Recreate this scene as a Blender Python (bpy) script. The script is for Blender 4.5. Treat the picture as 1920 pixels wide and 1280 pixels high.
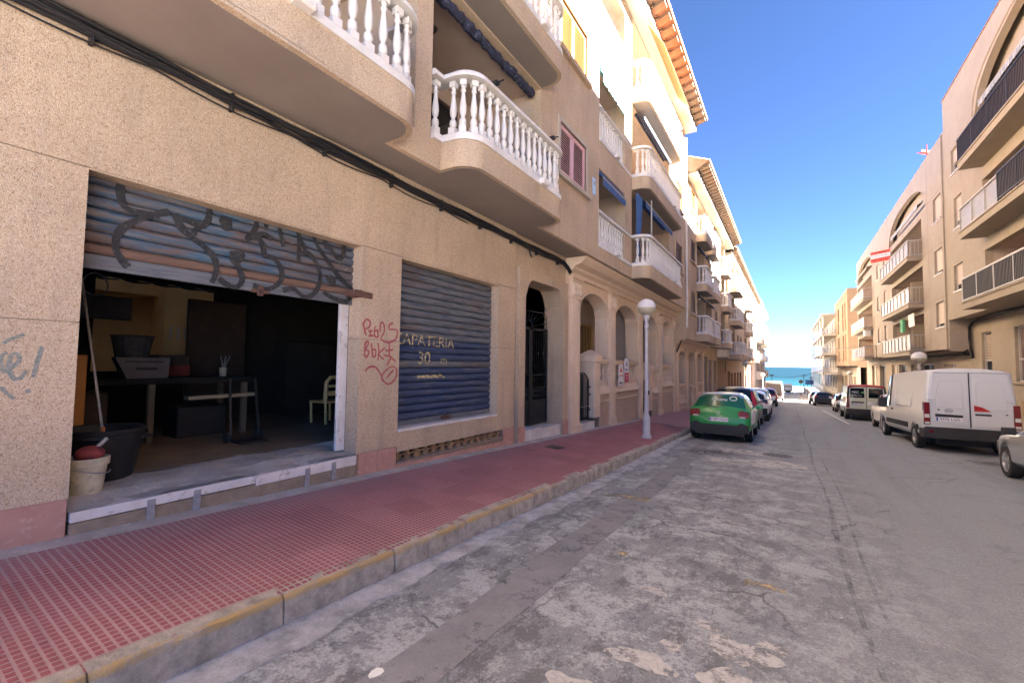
import bpy, bmesh, math, random
from mathutils import Vector, Matrix, Euler
from math import radians as R, pi, sin, cos, sqrt, atan2
for o in list(bpy.data.objects): bpy.data.objects.remove(o)
random.seed(7)
S = bpy.context.scene
COL = S.collection

# ------------------------------------------------------------------ camera, sky, sun, exposure
cd = bpy.data.cameras.new('camera'); cam = bpy.data.objects.new('camera', cd); COL.objects.link(cam)
cd.sensor_width = 36.0; cd.lens = 15.47; cd.clip_start = 0.05; cd.clip_end = 60000
F = 825.0
_s = Vector((520, -48, -F)); _u = Vector((249, (249*520+F*F)/48.0, -F)); _s.normalize(); _u.normalize()
_r = _s.cross(_u)
cam.matrix_world = Matrix((_r, _s, _u)).to_4x4()
S.camera = cam

SUN_EL, SUN_AZ = 30.5, 4.0            # elevation; turn from +X towards +Y (degrees)
W = bpy.data.worlds.new('World'); S.world = W; W.use_nodes = True
nt = W.node_tree; nt.nodes.clear()
sky = nt.nodes.new('ShaderNodeTexSky'); sky.sky_type = 'NISHITA'; sky.sun_disc = False
sky.sun_elevation = R(SUN_EL); sky.sun_rotation = R(90 - SUN_AZ)
sky.altitude = 0; sky.air_density = 0.17; sky.dust_density = 0.0; sky.ozone_density = 5.0
bg = nt.nodes.new('ShaderNodeBackground'); bg.inputs[1].default_value = 0.05
wo = nt.nodes.new('ShaderNodeOutputWorld')
nt.links.new(sky.outputs[0], bg.inputs[0]); nt.links.new(bg.outputs[0], wo.inputs[0])
sd = bpy.data.lights.new('sun', 'SUN'); sd.energy = 5.0; sd.angle = R(0.5); sd.color = (1.0, 0.97, 0.92)
sun = bpy.data.objects.new('sun', sd); COL.objects.link(sun)
sdir = Vector((cos(R(SUN_EL))*cos(R(SUN_AZ)), cos(R(SUN_EL))*sin(R(SUN_AZ)), sin(R(SUN_EL))))
sun.rotation_euler = sdir.to_track_quat('Z', 'Y').to_euler()
sun.location = (20, 0, 30)
S.view_settings.view_transform = 'Standard'; S.view_settings.look = 'None'
S.view_settings.exposure = 4.6; S.view_settings.gamma = 1.0; S.view_settings.use_curve_mapping = False
S.cycles.use_denoising = True; S.cycles.denoiser = 'OPENIMAGEDENOISE'; S.cycles.denoising_input_passes = 'RGB_ALBEDO_NORMAL'; S.cycles.denoising_prefilter = 'ACCURATE'
S.cycles.max_bounces = 8; S.cycles.diffuse_bounces = 5; S.cycles.glossy_bounces = 3
S.cycles.sample_clamp_indirect = 6.0

# ------------------------------------------------------------------ materials
def mat(name, c, c2=None, scale=4.0, rough=0.8, bump=0.0, bscale=60.0, metal=0.0, spec=0.5, detail=5.0, stretch=None,
        c3=None, s3=40.0, k3=(0.55, 0.75), coords='Object', emit=None, coat=0.0, kk=(0.35, 0.65), w3=1.0):
    m = bpy.data.materials.new(name); m.use_nodes = True
    t = m.node_tree; N = t.nodes; L = t.links
    b = N['Principled BSDF']
    b.inputs['Base Color'].default_value = (*c, 1); b.inputs['Roughness'].default_value = rough
    b.inputs['Metallic'].default_value = metal; b.inputs['Specular IOR Level'].default_value = spec
    if coat: b.inputs['Coat Weight'].default_value = coat; b.inputs['Coat Roughness'].default_value = 0.05
    if coords == 'World':
        g = N.new('ShaderNodeNewGeometry'); co = g.outputs['Position']
    else:
        g = N.new('ShaderNodeTexCoord'); co = g.outputs['Object']
    if stretch:
        mp = N.new('ShaderNodeMapping'); mp.inputs['Scale'].default_value = stretch; L.new(co, mp.inputs[0]); co = mp.outputs[0]
    def noise(sc, det=detail, ro=0.6):
        n = N.new('ShaderNodeTexNoise'); n.inputs['Scale'].default_value = sc; n.inputs['Detail'].default_value = det
        n.inputs['Roughness'].default_value = ro; L.new(co, n.inputs['Vector']); return n.outputs['Fac']
    def ramp(f, a, b_):
        r = N.new('ShaderNodeMapRange'); r.inputs['From Min'].default_value = a; r.inputs['From Max'].default_value = b_; L.new(f, r.inputs[0]); return r.outputs[0]
    def mix(f, A, B):
        x = N.new('ShaderNodeMix'); x.data_type = 'RGBA'; L.new(f, x.inputs[0])
        for i, q in ((6, A), (7, B)):
            if isinstance(q, tuple): x.inputs[i].default_value = (*q, 1)
            else: L.new(q, x.inputs[i])
        return x.outputs[2]
    out = None
    if c2: out = mix(ramp(noise(scale), *kk), c, c2)
    if c3:
        f = ramp(noise(s3, 3.0), *k3)
        if w3 != 1.0:
            mm = N.new('ShaderNodeMath'); mm.operation = 'MULTIPLY'; mm.inputs[1].default_value = w3; L.new(f, mm.inputs[0]); f = mm.outputs[0]
        out = mix(f, out if out else c, c3)
    if out: L.new(out, b.inputs['Base Color'])
    if bump:
        bp = N.new('ShaderNodeBump'); bp.inputs['Strength'].default_value = bump; bp.inputs['Distance'].default_value = 0.01
        L.new(noise(bscale, 4.0), bp.inputs['Height']); L.new(bp.outputs[0], b.inputs['Normal'])
    if emit: b.inputs['Emission Color'].default_value = (*emit, 1); b.inputs['Emission Strength'].default_value = 1
    return m

M = {}
def pebble(name, base, lite, dark, warm):
    """washed pebble render: small stones of several tints"""
    m = bpy.data.materials.new(name); m.use_nodes = True; t = m.node_tree; N = t.nodes; L = t.links; b = N['Principled BSDF']
    b.inputs['Roughness'].default_value = 0.85; b.inputs['Specular IOR Level'].default_value = 0.25
    g = N.new('ShaderNodeNewGeometry')
    wv = N.new('ShaderNodeTexNoise'); wv.inputs['Scale'].default_value = 25; L.new(g.outputs['Position'], wv.inputs['Vector'])
    ad = N.new('ShaderNodeMixRGB'); ad.blend_type = 'ADD'; ad.inputs[0].default_value = 0.03; L.new(g.outputs['Position'], ad.inputs[1]); L.new(wv.outputs['Color'], ad.inputs[2])
    v = N.new('ShaderNodeTexVoronoi'); v.inputs['Scale'].default_value = 120; L.new(ad.outputs[0], v.inputs['Vector'])
    sep = N.new('ShaderNodeSeparateColor'); L.new(v.outputs['Color'], sep.inputs[0])
    cr = N.new('ShaderNodeValToRGB'); e = cr.color_ramp.elements
    e[0].position = 0.0; e[0].color = (*dark, 1); e[1].position = 1.0; e[1].color = (*lite, 1)
    for p, c in ((0.10, dark), (0.22, base), (0.55, base), (0.75, warm), (0.86, lite)):
        x = e.new(p); x.color = (*c, 1)
    L.new(sep.outputs[0], cr.inputs[0])
    n2 = N.new('ShaderNodeTexNoise'); n2.inputs['Scale'].default_value = 0.9; n2.inputs['Detail'].default_value = 6; L.new(g.outputs['Position'], n2.inputs['Vector'])
    mr = N.new('ShaderNodeMapRange'); mr.inputs[1].default_value = 0.3; mr.inputs[2].default_value = 0.7; mr.inputs[3].default_value = 0.84; mr.inputs[4].default_value = 1.10; L.new(n2.outputs['Fac'], mr.inputs[0])
    mu = N.new('ShaderNodeMixRGB'); mu.blend_type = 'MULTIPLY'; mu.inputs[0].default_value = 1; L.new(cr.outputs[0], mu.inputs[1]); L.new(mr.outputs[0], mu.inputs[2])
    # streaky dirt: noise stretched downwards
    mp = N.new('ShaderNodeMapping'); mp.inputs['Scale'].default_value = (3.0, 3.0, 0.35); L.new(g.outputs['Position'], mp.inputs[0])
    n3 = N.new('ShaderNodeTexNoise'); n3.inputs['Scale'].default_value = 1.6; n3.inputs['Detail'].default_value = 5; L.new(mp.outputs[0], n3.inputs['Vector'])
    m3 = N.new('ShaderNodeMapRange'); m3.inputs[1].default_value = 0.52; m3.inputs[2].default_value = 0.8; m3.inputs[3].default_value = 0.0; m3.inputs[4].default_value = 0.35; L.new(n3.outputs['Fac'], m3.inputs[0])
    mx = N.new('ShaderNodeMixRGB'); L.new(m3.outputs[0], mx.inputs[0]); L.new(mu.outputs[0], mx.inputs[1]); mx.inputs[2].default_value = (0.24, 0.19, 0.16, 1)
    L.new(mx.outputs[0], b.inputs['Base Color'])
    bp = N.new('ShaderNodeBump'); bp.inputs['Strength'].default_value = 0.55; bp.inputs['Distance'].default_value = 0.006; bp.invert = True
    L.new(v.outputs['Distance'], bp.inputs['Height']); L.new(bp.outputs[0], b.inputs['Normal'])
    return m
M['pebble'] = pebble('pebble render', (.535, .405, .275), (.61, .49, .365), (.355, .25, .165), (.525, .37, .238))
M['pebble2'] = pebble('pebble render upper', (.56, .43, .30), (.635, .525, .40), (.395, .285, .195), (.54, .39, .258))
M['arcade'] = mat('arcade plaster', (.75, .585, .43), (.68, .52, .37), 2.2, 0.75, 0.25, 90, c3=(.76, .63, .50), s3=9, coords='World')
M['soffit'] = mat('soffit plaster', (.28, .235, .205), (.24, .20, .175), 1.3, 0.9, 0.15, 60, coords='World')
M['white'] = mat('white painted concrete', (.755, .72, .68), (.64, .59, .53), 3.0, 0.6, 0.1, 80, coords='World', kk=(.45, .8))
M['cream'] = mat('cream plaster', (.50, .435, .355), (.45, .385, .31), 1.5, 0.8, 0.15, 60, coords='World')
M['recess'] = mat('balcony inner plaster', (.50, .40, .32), (.44, .34, .27), 1.5, 0.85, 0.15, 60, coords='World')
M['marble'] = mat('white marble', (.72, .675, .645), (.60, .54, .50), 3.0, 0.45, 0.1, 50, c3=(.36, .30, .26), s3=11, k3=(.58, .72), coords='World')
M['pink'] = mat('pink marble', (.50, .275, .21), (.44, .22, .165), 4.0, 0.6, 0.15, 70, c3=(.58, .38, .31), s3=18, coords='World')
M['mortar'] = mat('mortar', (.33, .25, .18), (.24, .18, .13), 9.0, 0.95, 0.6, 60, coords='World')
M['concrete'] = mat('rough concrete', (.52, .47, .42), (.36, .32, .28), 3.5, 0.95, 0.8, 45, c3=(.62, .57, .52), s3=14, coords='World')
M['roomfloor'] = mat('dusty workshop floor', (.26, .19, .12), (.18, .13, .085), 2.0, 0.9, 0.2, 30, coords='World')
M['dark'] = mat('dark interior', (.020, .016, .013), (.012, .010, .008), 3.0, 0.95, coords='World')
M['black'] = mat('black plastic', (.012, .012, .013), (.02, .02, .022), 5.0, 0.5)
M['blackmetal'] = mat('black iron paint', (.012, .012, .013), None, rough=0.4)
M['patio'] = mat('yellow patio wall', (.66, .44, .19), (.55, .35, .15), 1.4, 0.9, 0.2, 40, coords='World')
M['steel'] = mat('galvanised steel', (.40, .39, .40), (.30, .29, .30), 20, 0.5, metal=0.6)
M['greyplate'] = mat('grey painted plate', (.33, .31, .31), (.25, .23, .23), 14, 0.6)
M['rust'] = mat('rusted iron', (.13, .065, .042), (.085, .042, .03), 12, 0.9, 0.5, 60, c3=(.22, .13, .085), s3=40)
M['cable'] = mat('black cable', (.015, .014, .015), None, rough=0.6)
M['glass'] = mat('dark window glass', (.015, .018, .02), None, rough=0.06, spec=0.6)
M['carglass'] = mat('tinted car glass', (.012, .014, .017), None, rough=0.05, spec=0.6)
M['wood'] = mat('orange brown wood', (.42, .19, .06), (.34, .14, .04), 6, 0.6, stretch=(1, 1, .15))
M['darkwood'] = mat('dark brown wood', (.06, .034, .022), (.04, .024, .016), 6, 0.6)
M['lilac'] = mat('faded rose shutter paint', (.74, .46, .50), (.68, .41, .45), 6, 0.6, coords='World')
M['brownsh'] = mat('brown shutter paint', (.22, .14, .12), (.18, .11, .09), 6, 0.6, coords='World')
M['gold'] = mat('brass coloured grille', (.50, .33, .12), (.42, .27, .09), 8, 0.4, metal=0.5)
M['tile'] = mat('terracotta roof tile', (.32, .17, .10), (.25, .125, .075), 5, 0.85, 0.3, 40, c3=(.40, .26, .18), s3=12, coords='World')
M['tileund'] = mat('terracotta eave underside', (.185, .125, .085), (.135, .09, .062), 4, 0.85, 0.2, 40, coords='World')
M['navy'] = mat('navy awning canvas', (.035, .042, .085), (.018, .021, .045), 8, 0.8, c3=(.22, .25, .34), s3=14, k3=(.6, .7), coords='World')
M['blue'] = mat('blue awning canvas', (.06, .13, .31), (.045, .10, .25), 6, 0.8, coords='World')
M['teal'] = mat('turquoise awning canvas', (.16, .50, .52), (.12, .42, .45), 6, 0.8, coords='World')
M['orangecanvas'] = mat('orange awning canvas', (.55, .20, .07), (.48, .16, .05), 6, 0.8, coords='World')
M['greycanvas'] = mat('grey striped canvas', (.45, .44, .42), (.20, .22, .24), 5, 0.8, stretch=(.2, 7, .2), coords='World', kk=(.48, .52))
M['rwall'] = mat('ochre render', (.385, .317, .232), (.355, .288, .205), 0.8, 0.85, 0.15, 70, c3=(.34, .265, .175), s3=3.0, k3=(.5, .8), coords='World')
M['rwall2'] = mat('pinkish ochre render', (.375, .308, .24), (.345, .283, .215), 0.8, 0.85, 0.15, 70, c3=(.33, .255, .18), s3=2.0, k3=(.5, .8), coords='World')
M['orange'] = mat('orange render', (.30, .185, .095), (.27, .165, .085), 0.8, 0.85, 0.15, 70, coords='World')
M['rslab'] = mat('ochre slab edge', (.385, .315, .228), (.345, .28, .197), 1.5, 0.85, 0.1, 60, coords='World')
M['persiana'] = mat('beige roller blind', (.55, .44, .33), (.50, .39, .29), 4, 0.6, stretch=(.2, .2, 25), coords='World')
M['railgrey'] = mat('white railing metal', (.47, .44, .40), None, rough=0.5)
M['raildark'] = mat('dark railing metal', (.035, .03, .03), None, rough=0.5)
M['panel'] = mat('milky glass panel', (.42, .385, .33), (.38, .35, .30), 3, 0.35, coords='World')
M['reed'] = mat('brown reed screen', (.17, .105, .06), (.09, .055, .03), 3, 0.8, stretch=(1, 30, .3), coords='World', kk=(.4, .6))
M['clearpanel'] = mat('grey mesh panel', (.36, .34, .30), (.31, .29, .26), 3, 0.4, coords='World')
M['lampwhite'] = mat('grey white lamp paint', (.62, .60, .62), (.52, .50, .50), 5, 0.45, c3=(.35, .32, .30), s3=25, k3=(.62, .7))
M['globe'] = mat('opal lamp globe', (.78, .76, .74), None, rough=0.25)
M['globelow'] = mat('yellowed lamp bowl', (.50, .46, .33), None, rough=0.3)
M['tyre'] = mat('tyre rubber', (.014, .014, .015), (.022, .022, .022), 30, 0.85)
M['rim'] = mat('alloy rim', (.42, .42, .43), None, rough=0.35, metal=0.7)
M['red'] = mat('red lamp glass', (.17, .008, .012), None, rough=0.15, coat=0.5)
M['redlit'] = mat('bright red lamp glass', (.40, .015, .022), None, rough=0.15, coat=0.5)
M['clearlamp'] = mat('clear lamp glass', (.62, .60, .58), None, rough=0.15, coat=0.5)
M['plate'] = mat('number plate white', (.78, .78, .80), None, rough=0.4)
M['plateblue'] = mat('plate blue', (.02, .06, .35), None, rough=0.4)
M['ink'] = mat('black ink', (.012, .012, .014), None, rough=0.6)
M['inkwhite'] = mat('white lettering', (.78, .80, .78), None, rough=0.6)
M['trim'] = mat('black bumper plastic', (.018, .018, .02), (.026, .026, .028), 20, 0.6)
M['signred'] = mat('banner red', (.62, .05, .025), None, rough=0.6)
M['signwhite'] = mat('banner white', (.75, .72, .70), None, rough=0.6)
M['sprayblack'] = mat('black spray paint', (.012, .013, .015), (.03, .03, .032), 9, 0.7, c3=(.08, .075, .07), s3=30, k3=(.55, .7))
M['sprayred'] = mat('red spray paint', (.33, .035, .055), (.42, .13, .13), 30, 0.8)
M['sprayteal'] = mat('faded teal spray paint', (.13, .17, .155), (.33, .30, .25), 40, 0.85)
M['leaf'] = mat('leaf', (.05, .09, .03), (.08, .12, .04), 6, 0.6)
def paint(name, c, rough=0.3, coat=0.25, metal=0.0):
    M[name] = mat(name, c, None, rough=rough, coat=coat, metal=metal); return M[name]
paint('green car paint', (.008, .27, .060)); paint('white car paint', (.74, .73, .72)); paint('dusty white van paint', (.62, .625, .635), .35, .4)
paint('black car paint', (.014, .015, .018)); paint('dark blue grey paint', (.02, .024, .034)); paint('dark red paint', (.28, .012, .018))
paint('silver paint', (.36, .38, .39), .3, .6, .5); paint('pale green van paint', (.66, .68, .55), .35, .4); paint('teal grey van paint', (.30, .42, .42), .35, .4)
paint('red roof paint', (.48, .05, .04), .4, .3)

# ------------------------------------------------------------------ mesh helpers
BASE = {}
class MB:
    def __init__(s): s.v = []; s.f = []; s.m = []
    def pt(s, p): s.v.append(tuple(p)); return len(s.v) - 1
    def face(s, pts, mi=0):
        i = [s.pt(p) for p in pts]; s.f.append(i); s.m.append(mi)
    def box(s, x0, x1, y0, y1, z0, z1, mi=0):
        b = len(s.v)
        s.v += [(x0,y0,z0),(x1,y0,z0),(x1,y1,z0),(x0,y1,z0),(x0,y0,z1),(x1,y0,z1),(x1,y1,z1),(x0,y1,z1)]
        for q in ((0,3,2,1),(4,5,6,7),(0,1,5,4),(1,2,6,5),(2,3,7,6),(3,0,4,7)):
            s.f.append([b+k for k in q]); s.m.append(mi)
        return s
    def cbox(s, x0, x1, y0, y1, z0, z1, c=0.01, mi=0):
        """box with chamfered edges along all sides"""
        bm = bmesh.new(); bmesh.ops.create_cube(bm, size=1)
        for v in bm.verts: v.co = Vector(((x0+x1)/2+v.co.x*(x1-x0), (y0+y1)/2+v.co.y*(y1-y0), (z0+z1)/2+v.co.z*(z1-z0)))
        bmesh.ops.bevel(bm, geom=bm.edges[:], offset=c, segments=1, affect='EDGES')
        s.bm(bm, mi); return s
    def bm(s, bm, mi=0):
        b = len(s.v); bm.verts.index_update()
        s.v += [tuple(v.co) for v in bm.verts]
        for f in bm.faces: s.f.append([b+v.index for v in f.verts]); s.m.append(mi)
        bm.free()
    def hexa(s, p, mi=0):
        b = len(s.v); s.v += [tuple(q) for q in p]
        for q in ((0,3,2,1),(4,5,6,7),(0,1,5,4),(1,2,6,5),(2,3,7,6),(3,0,4,7)):
            s.f.append([b+k for k in q]); s.m.append(mi)
        return s
    def prism(s, poly, z0, z1, f=None, mi=0):
        """poly = [(a,b)], extruded from c=z0 to c=z1; f maps (a,b,c)->xyz"""
        f = f or (lambda a, b, c: (a, b, c)); n = len(poly); b = len(s.v)
        s.v += [f(a, q, z0) for a, q in poly] + [f(a, q, z1) for a, q in poly]
        s.f.append([b+i for i in range(n)][::-1]); s.m.append(mi); s.f.append([b+n+i for i in range(n)]); s.m.append(mi)
        for i in range(n):
            j = (i+1) % n; s.f.append([b+i, b+j, b+n+j, b+n+i]); s.m.append(mi)
        return s
    def lathe(s, prof, n=12, o=(0,0,0), mi=0, f=None, cap=True):
        b = len(s.v); f = f or (lambda x, y, z: (x+o[0], y+o[1], z+o[2]))
        for r, z in prof:
            for k in range(n):
                a = 2*pi*k/n; s.v.append(f(r*cos(a), r*sin(a), z))
        for i in range(len(prof)-1):
            for k in range(n):
                k2 = (k+1) % n
                s.f.append([b+i*n+k, b+i*n+k2, b+(i+1)*n+k2, b+(i+1)*n+k]); s.m.append(mi)
        if cap:
            s.f.append([b+k for k in range(n)][::-1]); s.m.append(mi)
            e = b+(len(prof)-1)*n; s.f.append([e+k for k in range(n)]); s.m.append(mi)
        return s
    def tube(s, path, r, n=6, mi=0, cap=True):
        P = [Vector(p) for p in path]; b = len(s.v)
        for i, p in enumerate(P):
            d = (P[min(i+1, len(P)-1)] - P[max(i-1, 0)]).normalized()
            a = d.cross(Vector((0,0,1)))
            if a.length < 1e-3: a = d.cross(Vector((1,0,0)))
            a.normalize(); c = d.cross(a)
            rr = r[i] if isinstance(r, (list, tuple)) else r
            for k in range(n):
                t = 2*pi*k/n; s.v.append(tuple(p + a*rr*cos(t) + c*rr*sin(t)))
        for i in range(len(P)-1):
            for k in range(n):
                k2 = (k+1) % n; s.f.append([b+i*n+k, b+i*n+k2, b+(i+1)*n+k2, b+(i+1)*n+k]); s.m.append(mi)
        if cap:
            s.f.append([b+k for k in range(n)]); s.m.append(mi); e = b+(len(P)-1)*n; s.f.append([e+k for k in range(n)][::-1]); s.m.append(mi)
        return s
    def sweep(s, path, prof, mi=0, closed=False):
        """plan path [(x,y)], profile [(n,z)] closed loop, n = offset to the left-hand normal"""
        P = [Vector((p[0], p[1], 0)) for p in path]; b = len(s.v); n = len(prof)
        for i, p in enumerate(P):
            if i == 0: d1 = d2 = (P[1]-P[0]).normalized()
            elif i == len(P)-1: d1 = d2 = (P[-1]-P[-2]).normalized()
            else: d1 = (P[i]-P[i-1]).normalized(); d2 = (P[i+1]-P[i]).normalized()
            n1 = Vector((-d1.y, d1.x, 0)); n2 = Vector((-d2.y, d2.x, 0)); m = n1+n2
            m = m.normalized() if m.length > 1e-6 else n1
            k = 1/max(0.35, m.dot(n1))
            for q, z in prof: s.v.append((p.x+m.x*q*k, p.y+m.y*q*k, z))
        for i in range(len(P)-1):
            for k in range(n):
                k2 = (k+1) % n; s.f.append([b+i*n+k, b+i*n+k2, b+(i+1)*n+k2, b+(i+1)*n+k]); s.m.append(mi)
        s.f.append([b+k for k in range(n)]); s.m.append(mi); e = b+(len(P)-1)*n; s.f.append([e+k for k in range(n)][::-1]); s.m.append(mi)
        return s
    def mesh(s, name, mats, off=(0,0,0), smooth=None):
        me = bpy.data.meshes.new(name); ox, oy, oz = off
        me.from_pydata([(x-ox, y-oy, z-oz) for x, y, z in s.v], [], s.f)
        if not isinstance(mats, (list, tuple)): mats = [mats]
        for m in mats: me.materials.append(m)
        if len(mats) > 1: me.polygons.foreach_set('material_index', s.m)
        bm = bmesh.new(); bm.from_mesh(me); bmesh.ops.remove_doubles(bm, verts=bm.verts, dist=1e-5) if smooth else None
        bmesh.ops.recalc_face_normals(bm, faces=bm.faces); bm.to_mesh(me); bm.free()
        if smooth is not None:
            me.polygons.foreach_set('use_smooth', [True]*len(me.polygons)); me.set_sharp_from_angle(angle=R(smooth))
        me.update(); return me
    def obj(s, name, mats, parent=None, smooth=None, origin=None):
        """vertices are world coordinates unless the parent's base is zero (vehicles)"""
        pb = BASE.get(parent.name, (0,0,0)) if parent else (0,0,0)
        o0 = origin if origin is not None else pb
        o = bpy.data.objects.new(name, s.mesh(name, mats, o0, smooth)); COL.objects.link(o)
        if parent: o.parent = parent
        o.location = (o0[0]-pb[0], o0[1]-pb[1], o0[2]-pb[2]); BASE[o.name] = tuple(o0)
        return o
def inst(me, name, parent, loc, rot=(0,0,0), scale=None):
    pb = BASE.get(parent.name, (0,0,0)) if parent else (0,0,0)
    o = bpy.data.objects.new(name, me); COL.objects.link(o)
    if parent: o.parent = parent
    o.location = (loc[0]-pb[0], loc[1]-pb[1], loc[2]-pb[2]); o.rotation_euler = rot
    if scale: o.scale = scale
    BASE[o.name] = tuple(loc); return o
def tag(o, label=None, cat=None, group=None, kind=None):
    for k, v in (('label', label), ('category', cat), ('group', group), ('kind', kind)):
        if v: o[k] = v
    return o
def thing(name, loc, label, cat, group=None, local=False, rot=(0,0,0)):
    o = bpy.data.objects.new(name, None); COL.objects.link(o); o.location = loc; o.rotation_euler = rot; o.empty_display_size = 0.2
    BASE[o.name] = (0,0,0) if local else tuple(loc)
    return tag(o, label, cat, group)
def structure(o): o['kind'] = 'structure'; return o
def part_empty(name, parent, loc):
    pb = BASE.get(parent.name, (0,0,0)); o = bpy.data.objects.new(name, None); COL.objects.link(o); o.parent = parent
    o.location = (loc[0]-pb[0], loc[1]-pb[1], loc[2]-pb[2]); BASE[o.name] = tuple(loc); return o
FONT = {}
def text(name, s, size, mtx, m, parent, ext=0.0015, align='CENTER', sx=1.0):
    """flat lettering as a thin mesh; mtx places the text plane (x right, y up)"""
    c = bpy.data.curves.new(name, 'FONT'); c.body = s; c.size = size; c.align_x = align; c.align_y = 'CENTER'; c.extrude = ext
    t = bpy.data.objects.new(name, c); COL.objects.link(t)
    dg = bpy.context.evaluated_depsgraph_get(); dg.update()
    me = bpy.data.meshes.new_from_object(t.evaluated_get(dg)); bpy.data.objects.remove(t); bpy.data.curves.remove(c)
    pb = Vector(BASE.get(parent.name, (0,0,0))) if parent else Vector()
    me.transform(Matrix.Translation(-pb) @ mtx @ Matrix.Diagonal((sx, 1, 1, 1))); me.materials.clear(); me.materials.append(m)
    o = bpy.data.objects.new(name, me); COL.objects.link(o)
    if parent: o.parent = parent
    BASE[o.name] = tuple(pb); return o
def plane_mtx(o, xdir, ydir):
    x = Vector(xdir).normalized(); y = Vector(ydir).normalized(); z = x.cross(y); m = Matrix((x, y, z)).transposed().to_4x4(); m.translation = Vector(o); return m
def sheet(name, us, vs, f, m, parent=None):
    b = MB(); nu, nv = len(us), len(vs)
    for u in us:
        for v in vs: b.v.append(f(u, v))
    for i in range(nu-1):
        for j in range(nv-1): b.f.append([i*nv+j, (i+1)*nv+j, (i+1)*nv+j+1, i*nv+j+1]); b.m.append(0)
    return b.obj(name, m, parent)
def frange(a, b, n): return [a+(b-a)*i/n for i in range(n+1)]
def wall(mb, f, u0, u1, v0, v1, holes=(), d=0.25, mi=0):
    """wall in (u,v,depth) with rectangular holes; f(u,v,depth)->xyz"""
    us = sorted({u0, u1, *[h[i] for h in holes for i in (0, 1) if u0 < h[i] < u1]}); vs = sorted({v0, v1, *[h[i] for h in holes for i in (2, 3) if v0 < h[i] < v1]})
    def solid(i, j):
        if not (0 <= i < len(us)-1 and 0 <= j < len(vs)-1): return False
        a, b = (us[i]+us[i+1])/2, (vs[j]+vs[j+1])/2
        return not any(h[0] < a < h[1] and h[2] < b < h[3] for h in holes)
    for i in range(len(us)-1):
        for j in range(len(vs)-1):
            if not solid(i, j): continue
            a, b, c, e = us[i], us[i+1], vs[j], vs[j+1]
            mb.face([f(a,c,0), f(b,c,0), f(b,e,0), f(a,e,0)], mi); mb.face([f(a,c,d), f(b,c,d), f(b,e,d), f(a,e,d)], mi)
            if not solid(i-1, j): mb.face([f(a,c,0), f(a,e,0), f(a,e,d), f(a,c,d)], mi)
            if not solid(i+1, j): mb.face([f(b,c,0), f(b,e,0), f(b,e,d), f(b,c,d)], mi)
            if not solid(i, j-1): mb.face([f(a,c,0), f(b,c,0), f(b,c,d), f(a,c,d)], mi)
            if not solid(i, j+1): mb.face([f(a,e,0), f(b,e,0), f(b,e,d), f(a,e,d)], mi)
def archwall(mb, f, u0, u1, v0, v1, ops, d=0.3, n=14, mi=0):
    """wall with openings whose heads are curves; ops = [(ua,ub,sill,fn(t)->v)] t in 0..1"""
    u = u0
    for ua, ub, sill, fn in ops:
        wall(mb, f, u, ua, v0, v1, d=d, mi=mi)
        if sill > v0: wall(mb, f, ua, ub, v0, sill, d=d, mi=mi)
        T = [i/n for i in range(n+1)]
        for a, b in zip(T, T[1:]):
            A, B = ua+(ub-ua)*a, ua+(ub-ua)*b; ya, yb = fn(a), fn(b)
            for dd in (0, d): mb.face([f(A,ya,dd), f(B,yb,dd), f(B,v1,dd), f(A,v1,dd)], mi)
            mb.face([f(A,ya,0), f(B,yb,0), f(B,yb,d), f(A,ya,d)], mi); mb.face([f(A,v1,0), f(B,v1,0), f(B,v1,d), f(A,v1,d)], mi)
        u = ub
    wall(mb, f, u, u1, v0, v1, d=d, mi=mi)
def LF(X): return lambda u, v, d: (X-d, u, v)        # facade on the left side, facing +X
def RF(X): return lambda u, v, d: (X+d, u, v)        # facade on the right side, facing -X
def YF(Y): return lambda u, v, d: (u, Y+d, v)        # face turned towards the camera (-Y)
def stroke(mb, pts, w, f, lift=0.0, sub=5, taper=True):
    """ribbon along a smooth polyline in (u,v); f(u,v,depth)"""
    P = [Vector((a, b)) for a, b in pts]; Q = []
    for i in range(len(P)-1):
        p0, p1, p2, p3 = P[max(i-1,0)], P[i], P[i+1], P[min(i+2,len(P)-1)]
        for k in range(sub):
            t = k/sub; Q.append(0.5*((2*p1)+(p2-p0)*t+(2*p0-5*p1+4*p2-p3)*t*t+(3*p1-p0-3*p2+p3)*t**3))
    Q.append(P[-1]); n = len(Q); L, Rr = [], []
    for i, q in enumerate(Q):
        d = Q[min(i+1,n-1)]-Q[max(i-1,0)]; d = d.normalized() if d.length > 1e-6 else Vector((1,0)); m = Vector((-d.y, d.x))
        ww = w*(0.5+0.07*sin(i*.23+len(pts))) * (0.75 if taper and i in (0, n-1) else 1)
        L.append(q+m*ww); Rr.append(q-m*ww)
    for i in range(n-1):
        la, lb = lift+i*4e-5, lift+(i+1)*4e-5; mb.face([f(L[i].x,L[i].y,-la), f(L[i+1].x,L[i+1].y,-lb), f(Rr[i+1].x,Rr[i+1].y,-lb), f(Rr[i].x,Rr[i].y,-la)])
def zr(y):
    if y <= 62: return -1.66-0.0415*y
    return -1.66-0.0415*62-0.031*(y-62)
def rz(x, y): return zr(y)-0.085*min(1, max(0, (-1.0-x)/1.9))*min(1, max(0, (14-y)/6))   # the road dips towards the left gutter near the camera
def pw(y): return zr(y)+0.13+min(0.16, 0.12+0.006*max(y, 0))    # pavement height along the left wall
def pz(x, y):
    t = (x+2.93)/(-5+2.93); return zr(y)+0.13+(pw(y)-zr(y)-0.13)*min(1, max(0, t))
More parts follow.
